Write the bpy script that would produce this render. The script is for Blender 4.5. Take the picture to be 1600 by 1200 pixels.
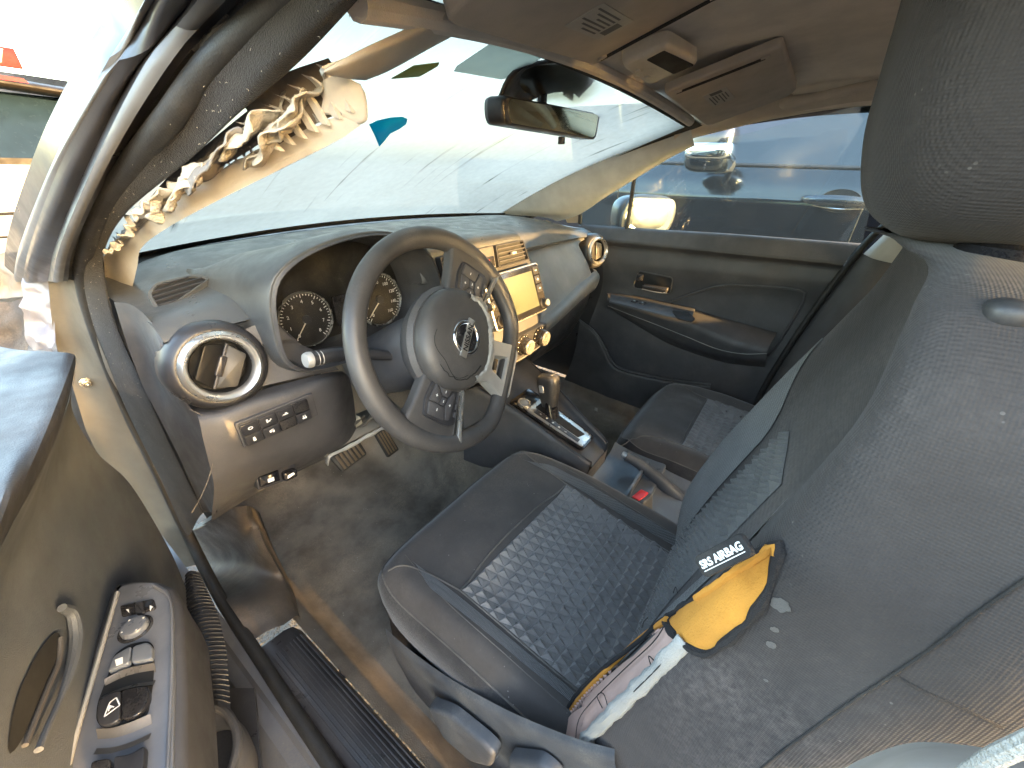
import bpy, bmesh, math, random
from math import sin, cos, pi, radians
from mathutils import Vector, Matrix, noise
from mathutils.bvhtree import BVHTree

random.seed(7)
scene = bpy.context.scene
COL = scene.collection
for ob in list(bpy.data.objects):
    bpy.data.objects.remove(ob)

# ---------------------------------------------------------------- camera
# y = forward in the car, x = towards the passenger side, z = up, metres
def look(yaw, pitch, roll):
    f = Vector((sin(yaw)*cos(pitch), cos(yaw)*cos(pitch), -sin(pitch)))
    r = Vector((cos(yaw), -sin(yaw), 0)); u = r.cross(f)
    r2 = cos(roll)*r + sin(roll)*u; u2 = -sin(roll)*r + cos(roll)*u
    return Matrix((r2, u2, -f)).transposed()
cam = bpy.data.cameras.new('camera'); camo = bpy.data.objects.new('camera', cam)
COL.objects.link(camo)
cam.sensor_width = 36.0; cam.lens = 618.7/1600*36.0
cam.clip_start = 0.01; cam.clip_end = 2000
camo.matrix_world = Matrix.Translation((-.81, -.467, 1.164)) @ look(radians(55.56), radians(28.81), radians(2.14)).to_4x4()
scene.camera = camo

# ---------------------------------------------------------------- light
SUN_AZ = radians(2.0)      # the light travels forward and this far towards +x
SUN_EL = radians(9.0)
world = bpy.data.worlds.new('World'); scene.world = world; world.use_nodes = True
wn = world.node_tree.nodes; wl = world.node_tree.links
bgn = wn['Background']
sky = wn.new('ShaderNodeTexSky'); sky.sky_type = 'NISHITA'; sky.sun_disc = False
sky.sun_elevation = SUN_EL
sky.sun_rotation = pi + SUN_AZ
sky.air_density = 1.0; sky.dust_density = 3.0; sky.ozone_density = 0.6
wl.new(sky.outputs[0], bgn.inputs[0]); bgn.inputs[1].default_value = 0.15
sund = bpy.data.lights.new('sun', 'SUN'); sund.energy = 2.0; sund.angle = radians(0.6)
sund.color = (1.0, .60, .22)
suno = bpy.data.objects.new('sun', sund); COL.objects.link(suno)
sdir = Vector((sin(SUN_AZ)*cos(SUN_EL), cos(SUN_AZ)*cos(SUN_EL), -sin(SUN_EL)))
suno.rotation_euler = sdir.to_track_quat('-Z', 'Y').to_euler()
suno.location = (-2, -6, 4)
vs = scene.view_settings
vs.view_transform = 'Standard'; vs.look = 'None'; vs.exposure = 4.5; vs.gamma = 1.0
vs.use_curve_mapping = False

cy = scene.cycles
cy.use_denoising = True; cy.max_bounces = 7; cy.diffuse_bounces = 4; cy.glossy_bounces = 3; cy.transmission_bounces = 4
cy.transparent_max_bounces = 10; cy.caustics_reflective = False; cy.caustics_refractive = False; cy.sample_clamp_indirect = 6

# ---------------------------------------------------------------- mesh helpers
def V(*a): return Vector(a)
def lerp(a, b, t): return a + (b-a)*t
def smooth(t): t = max(0, min(1, t)); return t*t*(3-2*t)

def crom(pts, n, closed=False):
    """Catmull-Rom curve through pts, n points, roughly even in arc length."""
    P = [Vector(p) for p in pts]; m = len(P); segs = m if closed else m-1
    dense = []; K = 12
    for i in range(segs):
        if closed: p0, p1, p2, p3 = P[(i-1) % m], P[i], P[(i+1) % m], P[(i+2) % m]
        else:
            p1, p2 = P[i], P[i+1]
            p0 = P[i-1] if i > 0 else p1*2-p2
            p3 = P[i+2] if i+2 < m else p2*2-p1
        for k in range(K):
            t = k/K
            dense.append(.5*((2*p1) + (p2-p0)*t + (2*p0-5*p1+4*p2-p3)*t*t + (3*p1-p0-3*p2+p3)*t**3))
    dense.append(P[0].copy() if closed else P[-1].copy())
    L = [0]
    for a, b in zip(dense, dense[1:]): L.append(L[-1]+(b-a).length)
    out = []; j = 0
    cnt = n if closed else n-1
    for k in range(n):
        s = L[-1]*k/cnt
        while j < len(L)-2 and L[j+1] < s: j += 1
        d = L[j+1]-L[j]; t = 0 if d < 1e-9 else (s-L[j])/d
        out.append(dense[j].lerp(dense[j+1], t))
    return out
def crom_i(pts, k):
    """Catmull-Rom with k steps per span (keeps the control points)."""
    P = [Vector(p) for p in pts]; m = len(P); out = []
    for i in range(m-1):
        p1, p2 = P[i], P[i+1]
        p0 = P[i-1] if i > 0 else p1*2-p2
        p3 = P[i+2] if i+2 < m else p2*2-p1
        for q in range(k):
            t = q/k
            out.append(.5*((2*p1) + (p2-p0)*t + (2*p0-5*p1+4*p2-p3)*t*t + (3*p1-p0-3*p2+p3)*t**3))
    out.append(P[-1].copy())
    return out
def rpoly(pts, r, n=4):
    """Round the corners of a 2-D polygon; r a number or one per corner."""
    m = len(pts); out = []
    for i in range(m):
        a, b, c = Vector(pts[i-1]), Vector(pts[i]), Vector(pts[(i+1) % m])
        rr = r[i] if isinstance(r, (list, tuple)) else r
        u = (a-b); w = (c-b); lu, lw = u.length, w.length
        d = min(rr, lu*.48, lw*.48)
        if d < 1e-6: out.append(b); continue
        p, q = b+u*(d/lu), b+w*(d/lw)
        for k in range(n+1):
            t = k/n
            out.append((1-t)**2*p + 2*t*(1-t)*b + t*t*q)
    return out
def frame(o, x, y):
    """Matrix with origin o, axes x, y (made square) and z = x × y."""
    o, x, y = Vector(o), Vector(x).normalized(), Vector(y)
    y = (y - x*y.dot(x)).normalized(); z = x.cross(y)
    return Matrix(((x.x, y.x, z.x, o.x), (x.y, y.y, z.y, o.y), (x.z, y.z, z.z, o.z), (0, 0, 0, 1)))
I4 = Matrix.Identity(4)

class MB:
    def __init__(s): s.v = []; s.f = []
    def grid(s, rows, cu=False, cv=False):
        b = len(s.v); n = len(rows[0])
        for r in rows: s.v += [Vector(p) for p in r]
        m = len(rows)
        for i in range(m if cv else m-1):
            for j in range(n if cu else n-1):
                s.f.append((b+i*n+j, b+i*n+(j+1) % n, b+((i+1) % m)*n+(j+1) % n, b+((i+1) % m)*n+j))
        return s
    def loft(s, secs, nu=24, nv=24, cu=False, even=True):
        rows = [crom(r, nu, cu) if even else crom_i(r, nu) for r in secs]
        n = len(rows[0])
        cols = [crom_i([r[j] for r in rows], nv) for j in range(n)]
        s.grid([[cols[j][i] for j in range(n)] for i in range(len(cols[0]))], cu)
        return s
    def cap(s, pts):
        b = len(s.v); s.v += [Vector(p) for p in pts]; s.f.append(tuple(range(b, b+len(pts)))); return s
    def tube(s, pts, r, n=10, closed=False, caps=True, flat=1.0, up=None):
        P = [Vector(p) for p in pts]; m = len(P); rows = []
        prev = Vector(up) if up else None
        for i, p in enumerate(P):
            t = (P[(i+1) % m]-P[i-1]) if closed else (P[min(i+1, m-1)]-P[max(i-1, 0)])
            t.normalize()
            if prev is None: prev = Vector((0, 0, 1)) if abs(t.z) < .9 else Vector((1, 0, 0))
            nx = (prev - t*prev.dot(t)).normalized(); ny = t.cross(nx)
            if not up: prev = nx
            rr = r(i/(m-1)) if callable(r) else r
            rows.append([p + nx*(rr*cos(2*pi*k/n)) + ny*(rr*flat*sin(2*pi*k/n)) for k in range(n)])
        s.grid(rows, True, closed)
        if caps and not closed: s.cap(list(reversed(rows[0]))); s.cap(rows[-1])
        return s
    def prism(s, pts, h, M=I4, bev=0.0, z0=0.0, nb=2):
        """2-D outline (counter-clockwise) raised from z0 to z0+h with a rounded top edge."""
        P = [Vector((p[0], p[1])) for p in pts]
        ar = sum(P[i-1].x*P[i].y-P[i].x*P[i-1].y for i in range(len(P)))
        if ar < 0: P.reverse()
        def inset(d):
            out = []
            m = len(P)
            for i in range(m):
                a = (P[i]-P[i-1]); c = (P[(i+1) % m]-P[i])
                na = Vector((-a.y, a.x)); nc = Vector((-c.y, c.x))
                if na.length: na.normalize()
                if nc.length: nc.normalize()
                w = na+nc
                if w.length < 1e-6: w = na
                w.normalize(); k = max(.4, w.dot(na))
                out.append(P[i]+w*(d/k))
            return out
        rows = [[M @ Vector((p.x, p.y, z0)) for p in P]]
        if bev > 0:
            for k in range(nb+1):
                t = k/nb*pi/2
                rows.append([M @ Vector((p.x, p.y, z0+h-bev+bev*sin(t))) for p in inset(bev*(1-cos(t)))])
        else: rows.append([M @ Vector((p.x, p.y, z0+h)) for p in P])
        s.grid(rows, True); s.cap(list(reversed(rows[0]))); s.cap(rows[-1])
        return s
    def box(s, dx, dy, dz, M=I4, bev=0.0):
        return s.prism([(-dx/2, -dy/2), (dx/2, -dy/2), (dx/2, dy/2), (-dx/2, dy/2)] if not bev else
                       rpoly([(-dx/2, -dy/2), (dx/2, -dy/2), (dx/2, dy/2), (-dx/2, dy/2)], bev, 3), dz, M, bev, -dz/2)
    def lathe(s, prof, M=I4, n=32, sx=1.0, sy=1.0, base=True):
        rows = [[M @ Vector((r*cos(2*pi*k/n)*sx, r*sin(2*pi*k/n)*sy, z)) for k in range(n)] for r, z in prof]
        s.grid(rows, True)
        if base and prof[0][0] > 1e-5: s.cap(list(reversed(rows[0])))
        if prof[-1][0] > 1e-5: s.cap(rows[-1])
        return s
    def ring(s, prof, M=I4, n=48, sx=1.0, sy=1.0):
        """closed lathe: prof is a closed loop of (r, z)"""
        rows = [[M @ Vector((r*cos(2*pi*k/n)*sx, r*sin(2*pi*k/n)*sy, z)) for k in range(n)] for r, z in prof]
        return s.grid(rows, True, True)
    def mesh(s, name, ang=35, flip=False):
        me = bpy.data.meshes.new(name)
        me.from_pydata([tuple(v) for v in s.v], [], s.f)
        bm = bmesh.new(); bm.from_mesh(me)
        bmesh.ops.remove_doubles(bm, verts=bm.verts, dist=1e-5)
        bmesh.ops.recalc_face_normals(bm, faces=bm.faces)
        bm.to_mesh(me); bm.free()
        me.shade_smooth(); me.set_sharp_from_angle(angle=radians(ang))
        return me
    def build(s, name, mat, parent=None, ang=35, solid=0, off=-1, sub=0, label=None, kind=None):
        o = bpy.data.objects.new(name, s.mesh(name, ang)); COL.objects.link(o)
        if mat: o.data.materials.append(mat)
        if solid:
            md = o.modifiers.new('solid', 'SOLIDIFY'); md.thickness = solid; md.offset = off
        if sub:
            md = o.modifiers.new('sub', 'SUBSURF'); md.levels = md.render_levels = sub
        if parent:
            o.parent = parent
            if parent.type == 'EMPTY': o.matrix_parent_inverse = Matrix.Translation(-parent.location)
        if label: o['label'] = label
        if kind: o['kind'] = kind
        return o
def thing(name, label, cat, loc, group=None):
    o = bpy.data.objects.new(name, None); COL.objects.link(o)
    o.location = loc; o.empty_display_size = .05
    o['label'] = label; o['category'] = cat
    if group: o['group'] = group
    return o
def tag(o, label, cat, group=None):
    o['label'] = label; o['category'] = cat
    if group: o['group'] = group
    return o
def struct(o): o['kind'] = 'structure'; return o

def text_mb(s, size, M, depth=.0004, bold=0.0, width=1.0):
    """Lettering as geometry: centred on M's origin, in M's xy plane."""
    cu = bpy.data.curves.new('lettering', 'FONT'); cu.body = s; cu.size = size
    cu.align_x = 'CENTER'; cu.align_y = 'CENTER'; cu.extrude = depth; cu.offset = bold
    cu.resolution_u = 3
    o = bpy.data.objects.new('lettering', cu); COL.objects.link(o)
    me = bpy.data.meshes.new_from_object(o)
    mb = MB(); S = Matrix.Diagonal((width, 1, 1, 1))
    mb.v = [M @ S @ v.co for v in me.vertices]; mb.f = [tuple(p.vertices) for p in me.polygons]
    bpy.data.objects.remove(o); bpy.data.curves.remove(cu); bpy.data.meshes.remove(me)
    return mb
def bvh_of(o):
    me = o.data
    return BVHTree.FromPolygons([v.co.copy() for v in me.vertices], [tuple(p.vertices) for p in me.polygons])
def drape(tree, pts, d, off=.002, back=.4):
    """Drop points onto a surface along direction d, stopping off metres before it."""
    d = Vector(d).normalized(); out = []
    for p in pts:
        p = Vector(p); h = tree.ray_cast(p-d*back, d)
        out.append((h[0]-d*off) if h[0] else p)
    return out
def cast(tree, pairs, off=.002):
    """Each pair is a point outside a surface and one beyond it: where the line meets the surface."""
    out = []
    for a, b in pairs:
        a, b = Vector(a), Vector(b); d = (b-a).normalized(); h = tree.ray_cast(a, d)
        if h[0]:
            n = h[1] if h[1].dot(d) < 0 else -h[1]
            out.append(h[0]+n*off)
        else: out.append(b)
    return out

# ---------------------------------------------------------------- materials
MATS = {}
def mat(name, col, rough=.5, metal=0.0, bump=0.0, bscale=400.0, dust=0.0, dcol=(.30, .27, .23), dscale=7.0,
        spec=.5, coat=0.0, sheen=0.0, var=.12, weave=0.0, wscale=900.0, rvar=.12, bdist=.001, up=0.0, speck=0.0, wash=0.0):
    if name in MATS: return MATS[name]
    m = bpy.data.materials.new(name); m.use_nodes = True; MATS[name] = m
    nt = m.node_tree; N = nt.nodes; L = nt.links
    b = N['Principled BSDF']
    tc = N.new('ShaderNodeTexCoord'); co = tc.outputs['Object']
    def nz(scale, detail=4, rough_=.6):
        n = N.new('ShaderNodeTexNoise'); n.inputs['Scale'].default_value = scale
        n.inputs['Detail'].default_value = detail; n.inputs['Roughness'].default_value = rough_
        L.new(co, n.inputs['Vector']); return n.outputs['Fac']
    def ramp(src, a, bb, ca=0.0, cb=1.0):
        r = N.new('ShaderNodeMapRange'); r.inputs[1].default_value = a; r.inputs[2].default_value = bb
        r.inputs[3].default_value = ca; r.inputs[4].default_value = cb; r.interpolation_type = 'SMOOTHSTEP'
        L.new(src, r.inputs[0]); return r.outputs[0]
    def math_(op, a, bb):
        n = N.new('ShaderNodeMath'); n.operation = op
        for i, q in enumerate((a, bb)):
            if isinstance(q, (int, float)): n.inputs[i].default_value = q
            else: L.new(q, n.inputs[i])
        return n.outputs[0]
    def mix(f, a, bb):
        n = N.new('ShaderNodeMix'); n.data_type = 'RGBA'
        if isinstance(f, (int, float)): n.inputs[0].default_value = f
        else: L.new(f, n.inputs[0])
        for i, q in ((6, a), (7, bb)):
            if isinstance(q, tuple): n.inputs[i].default_value = (*q, 1)
            else: L.new(q, n.inputs[i])
        return n.outputs[2]
    c = tuple(col)
    out = c
    if var:
        v = nz(14, 5)
        out = mix(ramp(v, .3, .7), tuple(x*(1-var) for x in c), tuple(min(1, x*(1+var)) for x in c))
    dfac = None
    if wash:                                  # very soft, broad dusty haze
        out = mix(math_('MULTIPLY', ramp(nz(3.2, 3, .5), .35, .75), wash), out, dcol)
    if dust:
        big = ramp(nz(dscale, 6, .65), .40, .80); fine = ramp(nz(dscale*45, 3, .7), .20, .85)
        dfac = math_('MULTIPLY', math_('MULTIPLY', big, fine), dust)
        if up:
            g = N.new('ShaderNodeNewGeometry'); sx = N.new('ShaderNodeSeparateXYZ'); L.new(g.outputs['Normal'], sx.inputs[0])
            dfac = math_('MULTIPLY', dfac, ramp(sx.outputs[2], -.1, up))
        out = mix(dfac, out, dcol)
    if speck:
        vo = N.new('ShaderNodeTexVoronoi'); vo.inputs['Scale'].default_value = 160; L.new(co, vo.inputs['Vector'])
        s1 = ramp(vo.outputs['Distance'], .16, .10); s2 = ramp(nz(22, 4), .60, .66)
        out = mix(math_('MULTIPLY', math_('MULTIPLY', s1, s2), speck), out, (.45, .42, .38))
    if isinstance(out, tuple): b.inputs['Base Color'].default_value = (*out, 1)
    else: L.new(out, b.inputs['Base Color'])
    if rvar:
        rr = ramp(nz(20, 5), .25, .75, max(.04, rough-rvar), min(1, rough+rvar))
        if dfac is not None: rr = math_('MAXIMUM', rr, math_('MULTIPLY', dfac, .9))
        L.new(rr, b.inputs['Roughness'])
    else: b.inputs['Roughness'].default_value = rough
    b.inputs['Metallic'].default_value = metal
    b.inputs['Specular IOR Level'].default_value = spec
    b.inputs['Coat Weight'].default_value = coat
    b.inputs['Coat Roughness'].default_value = .08
    b.inputs['Sheen Weight'].default_value = sheen
    b.inputs['Sheen Roughness'].default_value = .4
    h = None
    if bump: h = math_('MULTIPLY', nz(bscale, 3, .6), bump)
    if weave:
        hs = None
        for ax in range(3):
            w = N.new('ShaderNodeTexWave'); w.bands_direction = 'XYZ'[ax]; w.inputs['Scale'].default_value = wscale/20
            w.inputs['Distortion'].default_value = .6; w.inputs['Detail Scale'].default_value = 6
            L.new(co, w.inputs['Vector'])
            hs = w.outputs['Fac'] if hs is None else math_('ADD', hs, w.outputs['Fac'])
        hs = math_('MULTIPLY', hs, weave)
        h = hs if h is None else math_('ADD', h, hs)
    if h is not None:
        bp = N.new('ShaderNodeBump'); bp.inputs['Strength'].default_value = 1.0; bp.inputs['Distance'].default_value = bdist
        L.new(h, bp.inputs['Height']); L.new(bp.outputs[0], b.inputs['Normal'])
    return m
def emit(name, col, s):
    m = bpy.data.materials.new(name); m.use_nodes = True; MATS[name] = m
    b = m.node_tree.nodes['Principled BSDF']; b.inputs['Base Color'].default_value = (*col, 1)
    b.inputs['Emission Color'].default_value = (*col, 1); b.inputs['Emission Strength'].default_value = s
    return m

PLAST = mat('black_grained_plastic', (.044, .044, .048), .52, bump=.5, bscale=900, dust=.25, dscale=9, bdist=.0006, wash=.10)
PADM = mat('soft_dash_top', (.058, .062, .066), .38, bump=.5, bscale=1000, dust=.22, dscale=6, bdist=.0005, wash=.16)
GREYP = mat('grey_dash_fascia', (.105, .105, .102), .50, bump=.3, bscale=1000, dust=.22, dcol=(.34, .30, .24), wash=.2)
DARKP = mat('smooth_black_plastic', (.024, .024, .027), .36, dust=.16)
GLOSS = mat('gloss_black', (.010, .010, .012), .12, dust=.25, dscale=12, rvar=.05)
SATIN = mat('satin_silver', (.55, .54, .51), .30, metal=.85, dust=.25, dcol=(.5, .47, .42))
SATIND = mat('silver_painted_plastic', (.34, .335, .32), .40, metal=.25, dust=.2)
CHROME = mat('chrome', (.75, .76, .78), .09, metal=1.0, rvar=.04, var=.03)
WHITEP = mat('white_print', (.72, .72, .70), .6, var=0, rvar=0)
LEATH = mat('wheel_vinyl', (.036, .035, .036), .46, bump=.35, bscale=700, dust=.22, dscale=12, bdist=.0004, wash=.14)
FAB = mat('charcoal_seat_cloth', (.0205, .0182, .0182), .95, weave=.20, wscale=3600, bdist=.0007, dust=.9, dscale=4.2, dcol=(.130, .112, .105), sheen=.08, speck=.15, wash=.22)
FABC = mat('cushion_suede', (.047, .041, .038), .9, bump=.5, bscale=900, bdist=.0006, dust=.6, dscale=6, dcol=(.17, .145, .12), sheen=.25, speck=.6, wash=.12)
FABI = mat('embossed_insert_cloth', (.165, .154, .146), .8, weave=.3, wscale=6000, bdist=.0004, dust=.25, dcol=(.2, .19, .18), sheen=.3, wash=.15)
KNIT = mat('mesh_knit', (.085, .082, .079), .85, weave=1.0, wscale=3200, bdist=.001, dust=.2, sheen=.3)
PIPE = mat('dusty_seam', (.10, .09, .08), .95, bump=1, bscale=1500, dust=.8, dcol=(.26, .23, .20))
FOAM = mat('yellow_foam', (.50, .215, .028), .95, bump=1.0, bscale=600, bdist=.0008, dust=.3, dcol=(.4, .22, .05), var=.15)
LINER = mat('pinkish_liner', (.50, .33, .27), .85, bump=.6, bscale=250, bdist=.001, dust=.5, dcol=(.32, .25, .22))
FRAY = mat('white_frayed_felt', (.34, .335, .31), .98, bump=1.2, bscale=700, bdist=.0016, dust=.4, dcol=(.40, .39, .35))
BEIGE = mat('beige_trim', (.56, .52, .455), .62, bump=.3, bscale=700, bdist=.0006, dust=.4, dcol=(.26, .22, .16), wash=.2)
ROOFL = mat('beige_headliner', (.75, .70, .63), .95, bump=.9, bscale=900, bdist=.0008, dust=.4, dcol=(.52, .46, .38), wash=.25, sheen=.15)
CARPET = mat('dirty_carpet', (.105, .091, .074), .98, bump=.8, bscale=420, bdist=.0012, dust=.95, dscale=6, dcol=(.36, .29, .21), speck=.9, var=.35, wash=.40)
PAINT = mat('gunmetal_paint', (.024, .024, .027), .38, metal=.2, coat=.25, dust=.35, dcol=(.11, .095, .08), dscale=10)
JAMB = mat('dusty_sunlit_jamb_paint', (.105, .092, .07), .5, metal=.1, coat=.15, dust=.5, dcol=(.17, .135, .09), dscale=9)  # golden sunlight put into the warm base colour, dust over it
SILLP = mat('dusty_sill_paint', (.12, .125, .14), .42, metal=.25, coat=.25, dust=.85, dcol=(.22, .19, .15), dscale=11, speck=.6)
RUBBER = mat('rubber_seal', (.012, .012, .012), .6, bump=.5, bscale=500, dust=.35, dscale=25, dcol=(.12, .105, .085))
FUZZ = mat('flocked_seal', (.007, .0066, .007), .95, bump=1.5, bscale=700, bdist=.002, dust=.28, dscale=30, dcol=(.10, .09, .08), sheen=.1)
WHITEF = mat('torn_white_lining', (.42, .38, .31), .95, bump=1.0, bscale=300, bdist=.002, dust=.5, dcol=(.30, .25, .18))
REDM = mat('red_button', (.65, .03, .03), .4)
YELLOWM = mat('yellow_marker', (.75, .50, .02), .5)

DARKV = mat('dark_recess', (.006, .006, .006), .8, var=0)
SCREEN = mat('blank_touchscreen', (.06, .07, .05), .16, coat=.6, dust=.7, dscale=5, dcol=(.16, .16, .115), rvar=.08, wash=.5)

def glass(name, tint, trans, dirt, dcol, rough=.03, streak=False):
    """Thin pane: clear tinted light + a film of dirt that scatters + a reflection."""
    m = bpy.data.materials.new(name); m.use_nodes = True; MATS[name] = m
    nt = m.node_tree; N = nt.nodes; L = nt.links; N.clear()
    out = N.new('ShaderNodeOutputMaterial')
    tr = N.new('ShaderNodeBsdfTransparent'); tr.inputs[0].default_value = (*[t*trans for t in tint], 1)
    tl = N.new('ShaderNodeBsdfTranslucent'); tl.inputs[0].default_value = (*dcol, 1)
    df = N.new('ShaderNodeBsdfDiffuse'); df.inputs[0].default_value = (*dcol, 1)
    ad = N.new('ShaderNodeMixShader'); ad.inputs[0].default_value = .12
    L.new(tl.outputs[0], ad.inputs[1]); L.new(df.outputs[0], ad.inputs[2])
    tc = N.new('ShaderNodeTexCoord')
    n1 = N.new('ShaderNodeTexNoise'); n1.inputs['Scale'].default_value = 2.6; n1.inputs['Detail'].default_value = 7
    n2 = N.new('ShaderNodeTexNoise'); n2.inputs['Scale'].default_value = 60; n2.inputs['Detail'].default_value = 4
    L.new(tc.outputs['Object'], n1.inputs['Vector']); L.new(tc.outputs['Object'], n2.inputs['Vector'])
    mr = N.new('ShaderNodeMapRange'); mr.inputs[1].default_value = .3; mr.inputs[2].default_value = .75
    mr.inputs[3].default_value = dirt*.75; mr.inputs[4].default_value = min(1, dirt*1.2); L.new(n1.outputs['Fac'], mr.inputs[0])
    mm = N.new('ShaderNodeMath'); mm.operation = 'MULTIPLY_ADD'; L.new(n2.outputs['Fac'], mm.inputs[0])
    mm.inputs[1].default_value = dirt*.3; L.new(mr.outputs[0], mm.inputs[2]); mm.use_clamp = True
    fac = mm.outputs[0]
    if streak:                                 # wiper and rub marks: thin clearer slanting lines
        mp = N.new('ShaderNodeMapping'); mp.inputs['Rotation'].default_value = (0, 0, radians(28))
        mp.inputs['Scale'].default_value = (42, 2.2, 1.0); L.new(tc.outputs['Object'], mp.inputs[0])
        n3 = N.new('ShaderNodeTexNoise'); n3.inputs['Scale'].default_value = 1.0; n3.inputs['Detail'].default_value = 3
        L.new(mp.outputs[0], n3.inputs['Vector'])
        r3 = N.new('ShaderNodeMapRange'); r3.inputs[1].default_value = .60; r3.inputs[2].default_value = .70
        L.new(n3.outputs['Fac'], r3.inputs[0])
        n4 = N.new('ShaderNodeTexNoise'); n4.inputs['Scale'].default_value = 4.0; L.new(tc.outputs['Object'], n4.inputs['Vector'])
        r4 = N.new('ShaderNodeMapRange'); r4.inputs[1].default_value = .48; r4.inputs[2].default_value = .62
        L.new(n4.outputs['Fac'], r4.inputs[0])
        mu = N.new('ShaderNodeMath'); mu.operation = 'MULTIPLY'; L.new(r3.outputs[0], mu.inputs[0]); L.new(r4.outputs[0], mu.inputs[1])
        m2 = N.new('ShaderNodeMath'); m2.operation = 'MULTIPLY'; m2.inputs[1].default_value = .60; L.new(mu.outputs[0], m2.inputs[0])
        sb = N.new('ShaderNodeMath'); sb.operation = 'SUBTRACT'; sb.use_clamp = True; L.new(fac, sb.inputs[0]); L.new(m2.outputs[0], sb.inputs[1])
        fac = sb.outputs[0]
        tcx = N.new('ShaderNodeMix'); tcx.data_type = 'RGBA'; L.new(mu.outputs[0], tcx.inputs[0])
        tcx.inputs[6].default_value = (*[t*trans for t in tint], 1); tcx.inputs[7].default_value = (.05, .06, .055, 1); L.new(tcx.outputs[2], tr.inputs[0])
    mx = N.new('ShaderNodeMixShader'); L.new(fac, mx.inputs[0]); L.new(tr.outputs[0], mx.inputs[1]); L.new(ad.outputs[0], mx.inputs[2])
    gl = N.new('ShaderNodeBsdfGlossy'); gl.inputs['Roughness'].default_value = rough
    lw = N.new('ShaderNodeLayerWeight'); pw = N.new('ShaderNodeMath'); pw.operation = 'POWER'; pw.inputs[1].default_value = 5.0
    L.new(lw.outputs['Facing'], pw.inputs[0])
    fr = N.new('ShaderNodeMath'); fr.operation = 'MULTIPLY_ADD'; fr.inputs[1].default_value = .7; fr.inputs[2].default_value = .045
    L.new(pw.outputs[0], fr.inputs[0])
    m3 = N.new('ShaderNodeMixShader'); L.new(fr.outputs[0], m3.inputs[0]); L.new(mx.outputs[0], m3.inputs[1]); L.new(gl.outputs[0], m3.inputs[2])
    L.new(m3.outputs[0], out.inputs[0])
    return m
WGLASS = glass('dusty_windscreen', (.92, .97, .90), .30, .66, (.330, .312, .258), streak=True)
SGLASS = glass('side_glass', (.80, .90, .92), .95, .02, (.6, .62, .62))
CGLASS = glass('gauge_lens', (1, 1, 1), .95, .03, (.6, .55, .45))

def film(name, col, trans):
    """Thin coloured film: light passes through it and takes its colour."""
    m = bpy.data.materials.new(name); m.use_nodes = True; MATS[name] = m
    N = m.node_tree.nodes; L = m.node_tree.links; b = N['Principled BSDF']
    b.inputs['Base Color'].default_value = (*col, 1); b.inputs['Roughness'].default_value = .5
    t = N.new('ShaderNodeBsdfTranslucent'); t.inputs[0].default_value = (*col, 1)
    x = N.new('ShaderNodeBsdfTransparent'); x.inputs[0].default_value = (*col, 1)
    a = N.new('ShaderNodeMixShader'); a.inputs[0].default_value = .5; L.new(b.outputs[0], a.inputs[1]); L.new(t.outputs[0], a.inputs[2])
    c = N.new('ShaderNodeMixShader'); c.inputs[0].default_value = trans; L.new(a.outputs[0], c.inputs[1]); L.new(x.outputs[0], c.inputs[2])
    L.new(c.outputs[0], N['Material Output'].inputs[0]); return m
CYANM = film('cyan_sticker', (.01, .50, .68), .35)

# ================================================================ setting
GROUND = mat('dusty_asphalt_lot', (.115, .110, .105), .95, bump=1, bscale=30, bdist=.02, dust=.6, dscale=.6, dcol=(.17, .155, .135), var=.3)
struct(MB().grid([[(-300, -300, 0), (300, -300, 0)], [(-300, 300, 0), (300, 300, 0)]]).build('ground', GROUND))

def floor_z(x, y):
    ax = abs(x)
    z = .270 + .05*smooth((ax-.60)/.06)
    if ax < .22: z = lerp(.42, z, smooth((ax-.10)/.11))
    z += .42*smooth((y-.42)/.55)**1.2
    z += .004*noise.noise(Vector((x*9, y*9, 1))) + .003*noise.noise(Vector((x*28, y*28, 4)))
    return z
rows = [[(x, y, floor_z(x, y)) for x in [-.662+1.324*i/90 for i in range(91)]] for y in [-1.5+2.5*j/110 for j in range(111)]]
struct(MB().grid(rows).build('floor_carpet', CARPET))

# ================================================================ body shell of the wrecked car
body = thing('car_body', 'grey car body shell round the cabin with dusty door frame and sills', 'car body', (0, 0, .2))

# roof lining and roof skin
def roof_sec(y, zr, zc, dz=0):
    return [(-.600, y, zr+dz), (-.575, y, zr+.035+dz), (-.50, y, lerp(zr, zc, .72)+dz), (-.30, y, lerp(zr, zc, .94)+dz), (0, y, zc+dz),
            (.30, y, lerp(zr, zc, .94)+dz), (.50, y, lerp(zr, zc, .72)+dz), (.575, y, zr+.035+dz), (.600, y, zr+dz)]
RS = [(-.10, 1.268, 1.318), (-.16, 1.280, 1.340), (-.28, 1.300, 1.366), (-.50, 1.318, 1.386), (-1.0, 1.32, 1.398), (-1.5, 1.30, 1.39), (-2.0, 1.24, 1.34)]
liner = MB().loft([roof_sec(*s) for s in RS], 40, 5).build('headliner', ROOFL, body)
sk = [[(-.66, s[0]+.03, s[1]-.01), (-.64, s[0]+.03, s[1]+.05), (-.45, s[0]+.03, s[2]+.03), (0, s[0]+.03, s[2]+.045), (.45, s[0]+.03, s[2]+.03), (.64, s[0]+.03, s[1]+.05), (.66, s[0]+.03, s[1]-.01)] for s in RS]
MB().loft(sk, 30, 4).build('roof', PAINT, body)
# rolled front edge of the lining along the windscreen header
hd = [(x, -.092-.05*(x/.55)**2, 1.313-.048*(x/.56)**2) for x in [-.56+1.02*i/24 for i in range(25)]]
MB().tube(hd, .011, 10).build('header_trim', ROOFL, body)
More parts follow.
